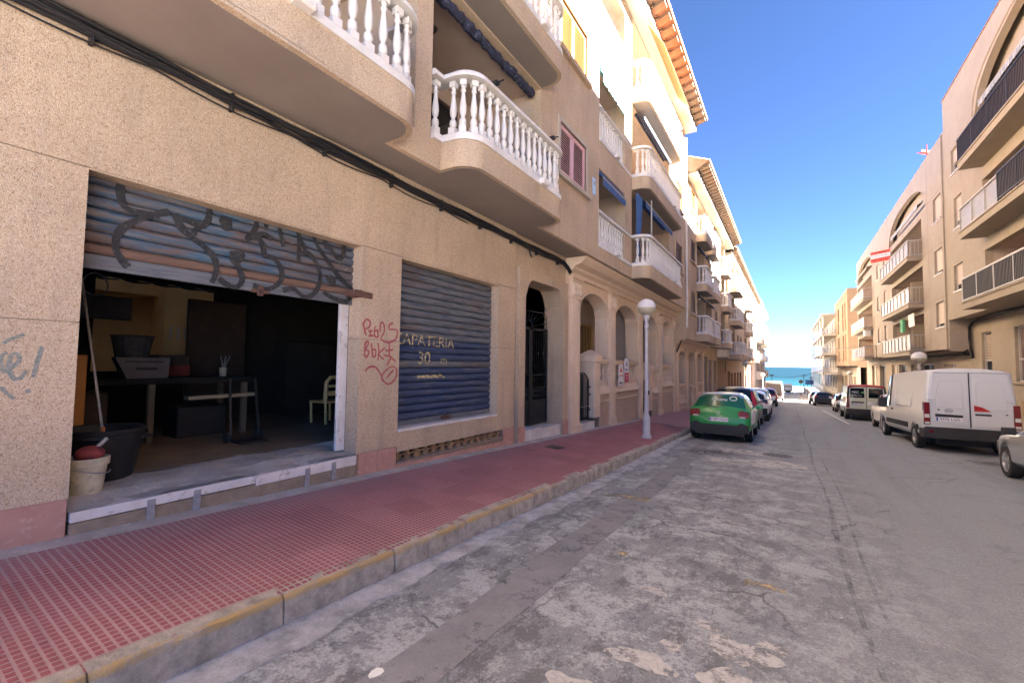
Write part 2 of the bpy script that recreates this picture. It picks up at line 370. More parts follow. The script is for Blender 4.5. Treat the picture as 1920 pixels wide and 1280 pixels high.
GR_BLACK= [[[1.436, 1.658], [1.43, 1.524], [1.452, 1.415], [1.499, 1.371], [1.599, 1.364], [1.732, 1.373]], [[1.812, 1.444], [1.707, 1.386], [1.567, 1.29], [1.468, 1.194], [1.425, 1.103], [1.419, 1.001], [1.452, 0.914], [1.518, 0.833]], [[1.858, 1.442], [1.917, 1.307], [2.016, 1.237], [2.148, 1.154], [2.234, 1.056], [2.255, 0.925], [2.215, 0.801]], [[2.163, 1.659], [2.159, 1.49], [2.123, 1.399], [2.056, 1.345], [2.026, 1.264]], [[1.88, 1.4], [1.968, 1.398], [2.066, 1.377], [2.123, 1.404]], [[2.267, 1.513], [2.361, 1.505], [2.334, 1.42], [2.275, 1.51]], [[2.647, 1.65], [2.644, 1.522], [2.597, 1.401], [2.535, 1.346]], [[2.539, 1.372], [2.676, 1.388], [2.732, 1.316], [2.755, 1.21], [2.856, 1.2], [2.95, 1.11], [2.969, 0.99], [2.907, 0.88], [2.78, 0.816], [2.638, 0.841]], [[2.648, 1.414], [2.735, 1.462], [2.832, 1.419]], [[2.753, 1.542], [2.783, 1.616], [2.89, 1.636], [2.933, 1.524], [2.973, 1.362]], [[2.377, 1.154], [2.509, 1.173], [2.444, 1.065], [2.393, 1.137]], [[2.444, 1.065], [2.498, 0.97], [2.518, 0.868], [2.456, 0.792], [2.36, 0.808], [2.28, 0.862]], [[3.13, 1.654], [3.177, 1.528], [3.266, 1.391]], [[3.177, 1.528], [3.176, 1.331]], [[3.178, 1.233], [3.185, 1.313], [3.289, 1.356], [3.401, 1.278], [3.473, 1.129], [3.468, 0.985], [3.396, 0.852], [3.269, 0.794], [3.122, 0.871], [2.985, 0.835]], [[3.342, 1.651], [3.437, 1.47], [3.581, 1.315], [3.78, 1.12], [3.987, 0.99], [3.977, 0.908], [3.879, 0.812], [3.67, 0.838], [3.528, 0.891]], [[3.515, 1.509], [3.569, 1.606], [3.759, 1.653], [3.825, 1.539], [3.793, 1.402], [3.721, 1.383], [3.621, 1.488], [3.522, 1.511]], [[3.571, 1.101], [3.663, 1.016], [3.677, 1.081], [3.612, 1.112]]]
GR_RED= [[[4.054, 0.51], [4.097, 0.579], [4.164, 0.555], [4.157, 0.481], [4.08, 0.441]], [[4.044, 0.525], [4.102, 0.352]], [[4.141, 0.418], [4.22, 0.427]], [[4.179, 0.421], [4.181, 0.352]], [[4.144, 0.348], [4.238, 0.36]], [[4.256, 0.501], [4.25, 0.361], [4.313, 0.349], [4.302, 0.437], [4.248, 0.423]], [[4.35, 0.417], [4.353, 0.54], [4.41, 0.545], [4.426, 0.43], [4.373, 0.332], [4.44, 0.283], [4.559, 0.286], [4.663, 0.353], [4.668, 0.468], [4.519, 0.473], [4.523, 0.538], [4.591, 0.569]], [[4.088, 0.248], [4.137, 0.273], [4.148, 0.243], [4.109, 0.161], [4.161, 0.13], [4.121, 0.053], [4.079, 0.094]], [[4.094, 0.264], [4.088, 0.097]], [[4.196, 0.253], [4.215, 0.162], [4.23, 0.067], [4.273, 0.071], [4.277, 0.161], [4.227, 0.162]], [[4.312, 0.259], [4.336, 0.166], [4.322, 0.007]], [[4.447, 0.198], [4.346, 0.101], [4.429, 0.024]], [[4.522, 0.276], [4.529, 0.092], [4.427, 0.087]], [[4.465, 0.151], [4.61, 0.172]], [[4.508, 0.092], [4.663, -0.002]], [[4.576, 0.077], [4.494, -0.07]], [[4.106, -0.147], [4.16, -0.092], [4.274, -0.083], [4.372, -0.177], [4.441, -0.288], [4.545, -0.335], [4.66, -0.261], [4.686, -0.135], [4.602, -0.077], [4.479, -0.131], [4.402, -0.224], [4.437, -0.296]], [[4.625, -0.125], [4.496, -0.245]]]
GR_TEAL= [[[0.781, 0.024], [0.756, -0.006], [0.752, -0.07], [0.78, -0.13]], [[0.801, -0.096], [0.844, -0.045], [0.836, 0.015], [0.802, -0.002], [0.796, -0.096], [0.822, -0.171], [0.861, -0.168], [0.884, -0.117]], [[0.963, 0.074], [0.925, -0.163]], [[0.894, -0.259], [0.912, -0.284]], [[0.758, -0.236], [0.806, -0.298], [0.834, -0.329]], [[0.76, 0.091], [0.803, 0.133], [0.866, 0.164]]]

# ------------------------------------------------------------------ ground, road, pavements, sea
def nodes(name, rough=0.85, spec=0.3):
    m = bpy.data.materials.new(name); m.use_nodes = True; t = m.node_tree; N = t.nodes; L = t.links; b = N['Principled BSDF']
    b.inputs['Roughness'].default_value = rough; b.inputs['Specular IOR Level'].default_value = spec
    g = N.new('ShaderNodeNewGeometry'); sp = N.new('ShaderNodeSeparateXYZ'); L.new(g.outputs['Position'], sp.inputs[0])
    class H: pass
    h = H(); h.m = m; h.b = b; h.N = N; h.L = L; h.P = g.outputs['Position']; h.x, h.y, h.z = sp.outputs
    def val(n, i, v):
        if hasattr(v, 'links') or hasattr(v, 'is_linked'): L.new(v, n.inputs[i])
        else: n.inputs[i].default_value = v
    def mth(op, a, c=0.0):
        n = N.new('ShaderNodeMath'); n.operation = op; val(n, 0, a); val(n, 1, c); return n.outputs[0]
    def noise(sc, det=5, ro=0.6, st=None, dist=0.0):
        co = h.P
        if st: mp = N.new('ShaderNodeMapping'); mp.inputs['Scale'].default_value = st; L.new(co, mp.inputs[0]); co = mp.outputs[0]
        n = N.new('ShaderNodeTexNoise'); n.inputs['Scale'].default_value = sc; n.inputs['Detail'].default_value = det; n.inputs['Roughness'].default_value = ro; n.inputs['Distortion'].default_value = dist
        L.new(co, n.inputs['Vector']); return n.outputs['Fac']
    def ramp(f, a, b_, c=0.0, d=1.0):
        r = N.new('ShaderNodeMapRange'); val(r, 0, f)
        for i, v in enumerate((a, b_, c, d)): r.inputs[i+1].default_value = v
        return r.outputs[0]
    def mix(f, A, B):
        x = N.new('ShaderNodeMix'); x.data_type = 'RGBA'; val(x, 0, f)
        for i, q in ((6, A), (7, B)):
            if isinstance(q, tuple): x.inputs[i].default_value = (*q, 1)
            else: L.new(q, x.inputs[i])
        return x.outputs[2]
    def bump(hgt, s, dist=0.01):
        bp = N.new('ShaderNodeBump'); bp.inputs['Strength'].default_value = s; bp.inputs['Distance'].default_value = dist
        L.new(hgt, bp.inputs['Height']); L.new(bp.outputs[0], b.inputs['Normal'])
    h.mth, h.noise, h.ramp, h.mix, h.bump = mth, noise, ramp, mix, bump
    def color(c): L.new(c, b.inputs['Base Color'])
    def alpha(a): L.new(a, b.inputs['Alpha'])
    h.color, h.alpha = color, alpha
    return h
h = nodes('worn asphalt', 0.9, 0.25)
grain = h.noise(190, 3, .75); grain2 = h.noise(55, 5, .75); big = h.noise(0.55, 6, .62); mid = h.noise(2.1, 12, .76, dist=.25); fine = h.noise(11, 9, .8); fl = h.noise(3.2, 10, .8, (1.6, .7, 1))
base = h.mix(h.ramp(h.mth('ADD', h.mth('MULTIPLY', grain, .6), h.mth('MULTIPLY', grain2, .4)), .36, .66), (.098, .105, .117), (.425, .45, .485))
zone = h.ramp(h.mth('ADD', h.x, h.mth('MULTIPLY', big, 1.8)), 2.3, .3)       # crusted, unswept left half
zone = h.mth('MULTIPLY', zone, h.ramp(h.y, 24, 5, .12, 1))
n4 = h.noise(42, 6, .8)
cf = h.mth('ADD', h.mth('ADD', h.mth('MULTIPLY', mid, .50), h.mth('MULTIPLY', fine, .25)), h.mth('MULTIPLY', n4, .25))
crust = h.mth('MULTIPLY', h.ramp(cf, .494, .540), zone)
lite = h.mix(h.ramp(grain2, .35, .65), (.405, .425, .455), (.62, .645, .685))
film = h.ramp(h.noise(.8, 7, .7, (1, .3, 1)), .42, .72, 0, .40); base = h.mix(film, base, (.30, .315, .34))
track = h.mth('MULTIPLY', h.ramp(h.noise(1.3, 6, .7, (1, .06, 1)), .50, .68), .35); base = h.mix(track, base, (.12, .12, .125))
pit = h.mth('MULTIPLY', h.ramp(fl, .50, .45), h.mth('MULTIPLY', zone, .50)); base = h.mix(pit, base, (.085, .083, .087))
c1 = h.mix(h.mth('MULTIPLY', crust, .70), base, lite)
stain = h.mth('MULTIPLY', h.ramp(h.noise(.8, 5, .6), .58, .72), .25); c1 = h.mix(stain, c1, (.10, .097, .10))
chips = h.ramp(h.noise(30, 2, .5), .73, .76); c1 = h.mix(h.mth('MULTIPLY', chips, .6), c1, (.62, .60, .58))
crk = h.N.new('ShaderNodeTexVoronoi'); crk.feature = 'DISTANCE_TO_EDGE'; crk.inputs['Scale'].default_value = .55
wz = h.N.new('ShaderNodeTexNoise'); wz.inputs['Scale'].default_value = 2.5; wz.inputs['Detail'].default_value = 8; h.L.new(h.P, wz.inputs['Vector']); wa = h.N.new('ShaderNodeMixRGB'); wa.blend_type = 'ADD'; wa.inputs[0].default_value = .45; h.L.new(h.P, wa.inputs[1]); h.L.new(wz.outputs['Color'], wa.inputs[2]); h.L.new(wa.outputs[0], crk.inputs['Vector'])
ck = h.mth('MULTIPLY', h.ramp(crk.outputs['Distance'], .010, .002), h.ramp(big, .45, .6)); c1 = h.mix(h.mth('MULTIPLY', ck, .7), c1, (.06, .06, .065))
h.color(c1); h.bump(h.mth('ADD', h.mth('ADD', grain, h.mth('MULTIPLY', grain2, 1.0)), h.mth('SUBTRACT', h.mth('MULTIPLY', crust, .5), h.mth('MULTIPLY', pit, .5))), .6, .008); M['asphalt'] = h.m
h = nodes('trench asphalt', .85, .3); g1 = h.noise(150, 3, .7)
h.color(h.mix(h.ramp(h.noise(3, 6, .7), .4, .75, 0, .5), h.mix(h.ramp(g1, .3, .7), (.15, .152, .17), (.265, .268, .295)), (.36, .36, .385)))
h.alpha(h.ramp(h.noise(4, 9, .8), .36, .46)); h.bump(g1, .3, .006); M['trench'] = h.m
def marking(name, c, lo, hi, sc=7):
    h = nodes(name, .85, .2); h.color(h.mix(h.ramp(h.noise(30, 4, .7), .4, .7), c, tuple(q*.7 for q in c))); h.alpha(h.ramp(h.noise(sc, 9, .8), lo, hi)); M[name] = h.m; return h.m
marking('worn yellow paint', (.50, .40, .25), .42, .60, 5); marking('worn white paint', (.60, .60, .61), .52, .68); marking('white lane paint', (.62, .60, .58), .33, .42)
marking('cement splash', (.50, .49, .485), .38, .50, 6); marking('tar seam', (.12, .118, .122), .42, .86, 5)
h = nodes('oil stain', .8, .3); tc = h.N.new('ShaderNodeTexCoord'); vl = h.N.new('ShaderNodeVectorMath'); vl.operation = 'LENGTH'; h.L.new(tc.outputs['Object'], vl.inputs[0])
h.color(h.mix(h.ramp(h.noise(20, 4), .3, .7), (.10, .095, .10), (.16, .155, .16))); h.alpha(h.mth('MULTIPLY', h.ramp(vl.outputs['Value'], .75, .15), h.ramp(h.noise(3.5, 7, .7), .36, .60, .15, .85))); M['oil stain'] = h.m
h = nodes('gutter concrete', .9, .2); g1 = h.noise(70, 5, .75)
h.color(h.mix(h.ramp(h.noise(4, 8, .75), .4, .66), h.mix(h.ramp(g1, .35, .65), (.45, .455, .475), (.58, .59, .615)), (.25, .255, .27))); h.bump(g1, .8, .012); M['gutter'] = h.m
h = nodes('kerb stone', .9, .25); g1 = h.noise(55, 6, .75)
kb = h.mix(h.ramp(h.noise(6, 7, .72), .40, .64), (.52, .465, .385), (.28, .25, .21)); kb = h.mix(h.ramp(g1, .55, .72, 0, .6), kb, (.14, .13, .115))
h.bump(g1, .9, .012); kerbnodes = h
# yellow edge paint: a band along the arris of each stone (object space), worn through by noise
tc = h.N.new('ShaderNodeTexCoord'); so = h.N.new('ShaderNodeSeparateXYZ'); h.L.new(tc.outputs['Object'], so.inputs[0])
band = h.mth('MULTIPLY', h.ramp(so.outputs[0], .022, .045), h.ramp(so.outputs[2], -.055, -.03))
yel = h.mth('MULTIPLY', h.mth('MULTIPLY', band, h.ramp(h.noise(4, 9, .82), .36, .52)), h.ramp(h.y, 6.2, 5.0))
h.color(h.mix(yel, kb, h.mix(h.ramp(g1, .4, .6), (.56, .37, .13), (.50, .36, .19)))); M['kerb'] = h.m
def tilemat(name, a, b_, dust, lo=.40, hi=.66):
    h = nodes(name, .8, .3); g1 = h.noise(90, 4, .7)
    c = h.mix(h.ramp(h.noise(1.7, 6, .65), .35, .7), a, b_); c = h.mix(h.ramp(h.noise(2.6, 8, .75), lo, hi, 0, .75), c, dust)
    wd = h.mth('MULTIPLY', h.ramp(h.x, -4.30, -4.95), h.ramp(h.noise(2.0, 6, .7), .3, .6))
    c = h.mix(h.mth('MULTIPLY', wd, .8), c, (.32, .275, .265)); c = h.mix(h.ramp(g1, .6, .8, 0, .4), c, (.50, .41, .40)); oi = h.N.new('ShaderNodeObjectInfo'); c = h.mix(h.ramp(oi.outputs['Random'], 0, 1, 0, .45), c, tuple(q*.72 for q in b_)); h.color(c); h.bump(g1, .3, .005); return h.m
M['stud'] = tilemat('red paving studs', (.39, .135, .14), (.33, .108, .115), (.46, .235, .235), .50, .76)
M['groove'] = tilemat('dusty paving grooves', (.54, .355, .335), (.47, .305, .29), (.40, .275, .26), .45, .7)
h = nodes('red paving far', .8, .3)
bt = h.N.new('ShaderNodeTexBrick'); bt.offset = 0; mp = h.N.new('ShaderNodeMapping'); mp.inputs['Rotation'].default_value = (0, 0, 0); h.L.new(h.P, mp.inputs[0]); h.L.new(mp.outputs[0], bt.inputs['Vector'])
bt.inputs['Scale'].default_value = 1; bt.inputs['Brick Width'].default_value = .05; bt.inputs['Row Height'].default_value = .05; bt.inputs['Mortar Size'].default_value = .007; bt.inputs['Mortar Smooth'].default_value = .3
bt.inputs['Color1'].default_value = (.34, .118, .115, 1); bt.inputs['Color2'].default_value = (.37, .125, .12, 1); bt.inputs['Mortar'].default_value = (.52, .34, .31, 1)
h.color(h.mix(h.ramp(h.noise(1.5, 7, .7), .4, .75, 0, .6), bt.outputs[0], (.45, .28, .275))); M['farpave'] = h.m
M['rpave'] = mat('grey pavement', (.30, .255, .23), (.24, .20, .18), 2.5, .9, .3, 40, coords='World')
M['sand'] = mat('pale sand', (.62, .50, .36), (.55, .44, .31), .2, .95, .2, 3, coords='World')
M['earth'] = mat('dry earth', (.26, .21, .15), (.20, .16, .11), .3, .95, coords='World')

ys = [-14, -8]+[i*.5 for i in range(-8, 36)]+[i*1.0 for i in range(18, 62, 2)]+[62, 70, 80, 95, 110, 125, 140]
structure(sheet('road', [-2.95, -2.9, -2.6, -2.3, -2.0, -1.75, -1.5, -1.25, -1, 0, 1, 3, 5.62], ys, lambda x, y: (x, y, rz(x, y)), M['asphalt']))
structure(sheet('ground', [-900, -120, -40, 0, 40, 120, 900], [-300, -60, -14]+[i for i in range(0, 62, 10)]+[62, 90, 136], lambda x, y: (x, y, zr(max(-14, y))-.35), M['earth']))
M['paving'] = mat('pale concrete paving', (.46, .43, .40), (.40, .37, .34), .6, .9, coords='World')
structure(sheet('bounce_square', [-60, -10, 0, 10, 60], [-60, -30, -14, -3.2], lambda x, y: (x, y, zr(y)+.006 if y > -15 else zr(-14)+.006), M['paving']))  # unseen pale paving added behind the camera, bounces sun onto the near-left wall
structure(sheet('side_street', [5.62, 30, 140], [66.5, 70, 76.5], lambda x, y: (x, y, zr(y)-.004), M['asphalt']))
structure(sheet('beach', [-900, -300, -60, 0, 60, 300, 900], [134, 150, 170, 190, 215], lambda x, y: (x, y, zr(134)-.1-(y-134)*.0215), M['sand']))
h = nodes('sea water', .5, .15)
h.color(h.mix(h.ramp(h.y, 190, 420), (.005, .040, .046), h.mix(h.ramp(h.noise(.004, 4, .6, (1, 4, 1)), .35, .65), (.0008, .013, .018), (.001, .017, .022)))); h.bump(h.noise(.35, 6, .7, (.5, 1, 1)), .5, .4); M['sea'] = h.m
structure(sheet('sea', [-40000, -4000, -400, 0, 400, 4000, 40000], [198, 230, 400, 1000, 6000, 45000], lambda x, y: (x, y, -7.75), M['sea']))
h = nodes('surf foam', .8, .2); h.color(h.mix(.5, (.75, .78, .78), (.7, .74, .75))); h.alpha(h.ramp(h.noise(.12, 7, .7, (.3, 1, 1)), .42, .55)); M['foam'] = h.m
tag(sheet('surf', [-300, -60, 0, 60, 300], [196, 202, 210], lambda x, y: (x, y, -7.70 if y > 197 else -7.735), M['foam']), kind='structure')

# gutter strip with a broken outer edge
b = MB(); yy = [-8+i*.16 for i in range(int(70/.16))]; e = 0.0
for i, y in enumerate(yy[:-1]):
    w0, w1 = (0.27+.05*sin(y*1.3)+.035*sin(y*7.1+1)+.02*sin(y*23)), (0.27+.05*sin(yy[i+1]*1.3)+.035*sin(yy[i+1]*7.1+1)+.02*sin(yy[i+1]*23))
    z0, z1 = rz(-2.8, y), rz(-2.8, yy[i+1]); y2 = yy[i+1]
    if y > 26: w0 = w1 = .27
    b.face([(-2.95,y,z0+.016), (-2.95+w0,y,z0+.014), (-2.95+w1,y2,z1+.014), (-2.95,y2,z1+.016)]); b.face([(-2.95+w0,y,z0+.014), (-2.95+w0+.012,y,z0-.01), (-2.95+w1+.012,y2,z1-.01), (-2.95+w1,y2,z1+.014)])
structure(b.obj('gutter', M['gutter']))
def strip(name, pts, m, dz, label, cat='road marking', kind=None):
    b = MB()
    for (y0, a0, c0), (y1, a1, c1) in zip(pts, pts[1:]): b.face([(a0,y0,rz(a0,y0)+dz), (c0,y0,rz(c0,y0)+dz), (c1,y1,rz(c1,y1)+dz), (a1,y1,rz(a1,y1)+dz)])
    o = b.obj(name, m); tag(o, kind='structure') if kind else tag(o, label, cat); return o
strip('trench_patch', [(-8, -2.05, -1.62)]+[(y, -2.06-.02*sin(y*2)-.015*max(0, y-2), -1.66-.02*sin(y*3+1)-.02*max(0, y-2)) for y in frange(-4, 26, 60)], M['trench'], .004, '', kind='structure')
strip('tar_seam', [(y, .42+.03*sin(y*.9), .465+.03*sin(y*.9+.3)) for y in frange(3.2, 60, 80)], M['tar seam'], .004, '', kind='structure')
strip('tar_seam', [(y, .55+.008*y+.03*sin(y*.9), .58+.008*y+.03*sin(y*.9)) for y in frange(4.2, 13, 20)], M['tar seam'], .0045, '', kind='structure')
strip('yellow_line', [(4.30, -1.55, -.05), (4.42, -1.55, -.05)], M['worn yellow paint'], .005, 'worn yellow line across the left half of the road')
strip('yellow_line', [(6.5, -2.4, -1.75), (6.75, -2.4, -1.75)], M['worn yellow paint'], .009, 'faint yellow line crossing the dark trench strip by the kerb')
strip('white_line', [(4.02, .0, 1.6), (4.15, .0, 1.6)], M['worn white paint'], .005, 'broken white line across the middle of the road nearest the camera')
strip('white_line', [(7.2, -1.2, .3), (7.3, -1.2, .3)], M['worn white paint'], .005, 'thin worn white line across the road beyond the yellow line')
strip('white_line', [(28, 2.45, 2.57), (44, 2.2, 2.32)], M['white lane paint'], .005, 'long white parking line beside the black hatchback on the right')
def blob(name, cx, cy, rx, ry, m, dz, label, cat, kind=None, seed=0):
    rnd = random.Random(seed); b = MB(); n = 26; ph = [rnd.random()*6 for _ in range(4)]
    pts = []
    for k in range(n):
        a = 2*pi*k/n; q = 1+.22*sin(2*a+ph[0])+.16*sin(3*a+ph[1])+.10*sin(5*a+ph[2])+.06*sin(9*a+ph[3])
        x, y = cx+rx*q*cos(a), cy+ry*q*sin(a); pts.append((x, y, rz(x, y)+dz))
    b.face(pts); o = b.obj(name, m, origin=(cx, cy, zr(cy))); tag(o, kind='structure') if kind else tag(o, label, cat); return o
for i, (x, y, rx, ry) in enumerate([(-.78,2.75,.17,.11), (-.28,3.2,.17,.16), (-.30,2.78,.16,.17), (-.66,3.02,.08,.05), (-.12,3.35,.07,.08), (-1.02,2.3,.14,.10), (-.05,2.9,.05,.06), (-.5,3.4,.09,.05), (-.95,3.7,.10,.06)]):
    blob('cement_patch', x, y, rx, ry, M['cement splash'], .004, '', '', 'structure', i+3)
for i, (x, y, rx, ry, m) in enumerate([(-1.7,12.2,.75,.9,'oil stain'), (-1.0,12.9,.6,.5,'cement splash'), (4.3,15.6,.7,1.0,'oil stain'), (-.6,11.2,.9,.6,'cement splash'), (4.4,20.5,1.0,2.6,'oil stain'), (-1.9,17,.7,2,'oil stain')]):
    blob('stain', x, y, rx, ry, M[m], .0045+.0003*i, '', '', 'structure', i+40)
# manhole cover and small inspection cover
M['iron'] = mat('cast iron', (.10, .075, .06), (.06, .048, .042), 14, .6, .5, 40, metal=.3)
b = MB(); ys_ = -.0415
def gz(x, y, dz): return (x, y, rz(x, y)+dz)
ring = [(cos(2*pi*k/32), sin(2*pi*k/32)) for k in range(32)]
b.prism([(-.28+.33*c_, 12.9+.33*s_) for c_, s_ in ring], .0, .008, lambda x, y, c: gz(x, y, c))
mh = b.obj('manhole_cover', M['iron']); tag(mh, 'round iron manhole cover in the road near the green hatchback', 'manhole cover')
b = MB()
for i in range(5):
    for j in range(5): b.prism([(-.28-.22+.088*i+.012, 12.9-.22+.088*j+.012), (-.28-.22+.088*i+.07, 12.9-.22+.088*j+.012), (-.28-.22+.088*i+.07, 12.9-.22+.088*j+.07), (-.28-.22+.088*i+.012, 12.9-.22+.088*j+.07)], .008, .013, lambda x, y, c: gz(x, y, c))
b.obj('stud_pattern', M['iron'], mh)
for x, y, n in [(-2.30, 1.35, 0), (-2.22, 1.22, 1), (-2.02, 1.8, 2)]:
    b = MB(); b.prism([(x+.035*cos(a)*(1+.3*sin(3*a)), y+.05*sin(a)) for a in frange(0, 5.6, 7)], .003, .008, lambda X, Y, c: gz(X, Y, c))
    tag(b.obj('paper_scrap', M['inkwhite']), ['larger scrap of white litter in the gutter near the kerb', 'smaller scrap of white litter nearest the gutter edge', 'pale scrap of litter lying on the dark trench strip'][n], 'litter', 'scraps of litter by the gutter')

# left pavement: bed, studded tiles near the camera, textured paving beyond
pave = structure(sheet('pavement', [-5.05, -4.5, -3.9, -3.4, -2.99], frange(-8, 139, 98), lambda x, y: (x, y, pz(x, y)-.016), M['mortar']))
BASE[pave.name] = (0,0,0)
t = MB(); w = .448; t.box(-w/2, w/2, -w/2, w/2, -.03, -.003, 1)
for i in range(9):
    for j in range(9):
        cx, cy = -.2+.05*i, -.2+.05*j; a, c2_ = .0178, .016
        p = [(cx-a,cy-a,-.003), (cx+a,cy-a,-.003), (cx+a,cy+a,-.003), (cx-a,cy+a,-.003)]; q = [(cx-c2_,cy-c2_,0), (cx+c2_,cy-c2_,0), (cx+c2_,cy+c2_,0), (cx-c2_,cy+c2_,0)]
        t.face(q, 0)
        for k in range(4): t.face([p[k], p[(k+1)%4], q[(k+1)%4], q[k]], 0)
tile_me = t.mesh('paving_tile', [M['stud'], M['groove']])
for iy in range(-2, 36):
    for ix in range(4):
        x = -3.205-.45*ix; y = .76+.45*iy-.225
        dzx = (pz(x+.2, y)-pz(x-.2, y))/.4; dzy = (pz(x, y+.2)-pz(x, y-.2))/.4
        inst(tile_me, 'paving_tile', pave, (x, y, pz(x, y)+random.uniform(-.0015, .0015)), (math.atan(dzy)+random.uniform(-.003,.003), -math.atan(dzx)+random.uniform(-.003,.003), random.uniform(-.002,.002)))
b = MB()
def pavesheet(name, xs, ys, dz, m, par):
    b = MB(); n = len(ys)
    for x in xs:
        for y in ys: b.v.append((x, y, pz(x, y)+dz))
    for i in range(len(xs)-1):
        for j in range(n-1): b.f.append([i*n+j, (i+1)*n+j, (i+1)*n+j+1, i*n+j+1]); b.m.append(0)
    return b.obj(name, m, par)
pavesheet('wall_mortar_strip', [-5.03, -4.778], frange(-8, 17, 20), -.004, M['concrete'], pave)
pavesheet('far_paving', [-5.03, -4, -2.99], frange(16.74, 139, 60), 0.0, M['farpave'], pave)
pavesheet('near_paving', [-5.03, -4, -2.99], frange(-8, -.37, 6), 0.0, M['farpave'], pave)
# kerb stones
kerb = thing('kerb', (0,0,0), None, None); kerb['kind'] = 'structure'
def kerbmesh(L):
    b = MB(); bm = bmesh.new(); n = max(3, int(L/.09))
    prof = [(-.06,-.28), (.078,-.28), (.068,-.03), (.058,-.006), (.03,.004), (-.06,.008)]; rnd = random.Random(int(L*1000)); vs = []
    for i in range(n+1):
        y = -L/2+.006+(L-.012)*i/n; edge = i in (0, n)
        vs.append([bm.verts.new((x+(rnd.uniform(-.010,.006) if 0 < k < 5 else 0)-(.012 if edge and k in (2,3,4) else 0), y, z+(rnd.uniform(-.007,.004) if 2 <= k <= 4 else 0)-(.006 if edge and k in (2,3,4) else 0))) for k, (x, z) in enumerate(prof)])
    for i in range(n):
        for k in range(6): bm.faces.new([vs[i][k], vs[i][(k+1)%6], vs[i+1][(k+1)%6], vs[i+1][k]])
    bm.faces.new(vs[0]); bm.faces.new(vs[-1][::-1]); b.bm(bm); return b.mesh('kerb_stone', M['kerb'], smooth=50)
KM = {1.0: kerbmesh(1.0), .55: kerbmesh(.55), .5: kerbmesh(.5), 2.0: kerbmesh(2.0)}
y = -3.2
while y < 44:
    L = 1.0 if y < 4.2 else (.55 if int(y*3) % 2 else .5); L = 2.0 if y > 32 else L
    yc = y+L/2; inst(KM[L], 'kerb_stone', kerb, (-3.0+random.uniform(-.006,.006), yc, zr(yc)+.134+random.uniform(-.006,.006)), (-math.atan(.0415), 0, random.uniform(-.004,.004))); y += L
b = MB()
for a, c in [(44, 62), (62, 139)]: b.prism([(a, zr(a)-.05), (c, zr(c)-.05), (c, zr(c)+.135), (a, zr(a)+.135)], -3.06, -2.93, lambda u, v, x: (x, u, v))
b.obj('far_kerb', M['kerb'], kerb)
tag(pavesheet('inspection_cover', [-4.42, -4.1], [8.35, 8.75], .006, M['iron'], None), 'small square iron cover in the red pavement before the doorway', 'cover')
# right pavement with kerb, and the pavement beyond the side street
for nm, x0, x1, a, c in (('right_pavement', 5.6, 7.95, -8, 62), ('right_pavement', 5.6, 7.95, 62, 66.5), ('right_pavement', 1.45, 7.95, 76.5, 136)):
    b = MB(); b.prism([(a, zr(a)-.3), (c, zr(c)-.3), (c, zr(c)+.14), (a, zr(a)+.14)], x0+.14, x1, lambda u, v, x: (x, u, v))
    o = structure(b.obj(nm, M['rpave']))
    b = MB(); b.prism([(a, zr(a)-.3), (c, zr(c)-.3), (c, zr(c)+.146), (a, zr(a)+.146)], x0, x0+.14, lambda u, v, x: (x, u, v)); b.obj('kerb_edge', M['kerb'], o)

# ------------------------------------------------------------------ shared builders for the left-hand facades
def baluster_mesh(n, name='baluster'):
    b = MB(); b.box(-.052,.052,-.052,.052,0,.12); b.box(-.048,.048,-.048,.048,.74,.82)
    b.lathe([(.030,.12),(.050,.15),(.055,.19),(.046,.235),(.028,.25),(.026,.27),(.045,.31),(.053,.37),(.050,.43),(.038,.52),(.028,.60),(.025,.635),(.040,.655),(.040,.675),(.027,.69),(.034,.74)] if n > 8 else
            [(.03,.12),(.054,.18),(.026,.25),(.052,.37),(.028,.60),(.040,.66),(.028,.69),(.034,.74)], n)
    return b.mesh(name, M['white'], smooth=40)
BAL_HI, BAL_LO = baluster_mesh(12), baluster_mesh(6)
def arc_path(y0, y1, Xw, Xf, r, n=7):
    p = [(Xw, y0)]
    for k in range(n+1): a = pi/2*k/n; p.append((Xf-r+r*sin(a), y0+r-r*cos(a)))
    for k in range(n+1): a = pi/2*k/n; p.append((Xf-r+r*cos(a), y1-r+r*sin(a)))
    return p+[(Xw, y1)]
def resample(path, pitch, a=0.0, b=0.0):
    P = [Vector(p) for p in path]; Ls = [(q-p).length for p, q in zip(P, P[1:])]; T = sum(Ls)-a-b; n = max(1, round(T/pitch)); out = []
    for k in range(n):
        s = a+T*(k+.5)/n
        for p, q, l in zip(P, P[1:], Ls):
            if s <= l: d = (q-p)/l; out.append((p+d*s, d)); break
            s -= l
    return out
def balustrade(par, path, z, bal, pitch=.205, inset=.085, a=.1, b_=.1):
    """plinth, balusters and hand rail along a plan path; z = underside of the plinth"""
    MB().sweep(path, [(-.02,z),(.17,z),(.17,z+.09),(.15,z+.115),(.0,z+.115),(-.02,z+.09)]).obj('plinth_rail', M['white'], par)
    for p, d in resample(path, pitch, a, b_):
        n = Vector((-d.y, d.x)); q = p+n*inset; inst(bal, 'baluster', par, (q.x, q.y, z+.11), (0, 0, atan2(d.y, d.x)))
    MB().sweep(path, [(-.035,z+.95),(.20,z+.95),(.20,z+.985),(.18,z+1.02),(.16,z+1.045),(.005,z+1.045),(-.015,z+1.02),(-.035,z+.985)]).obj('hand_rail', M['white'], par)
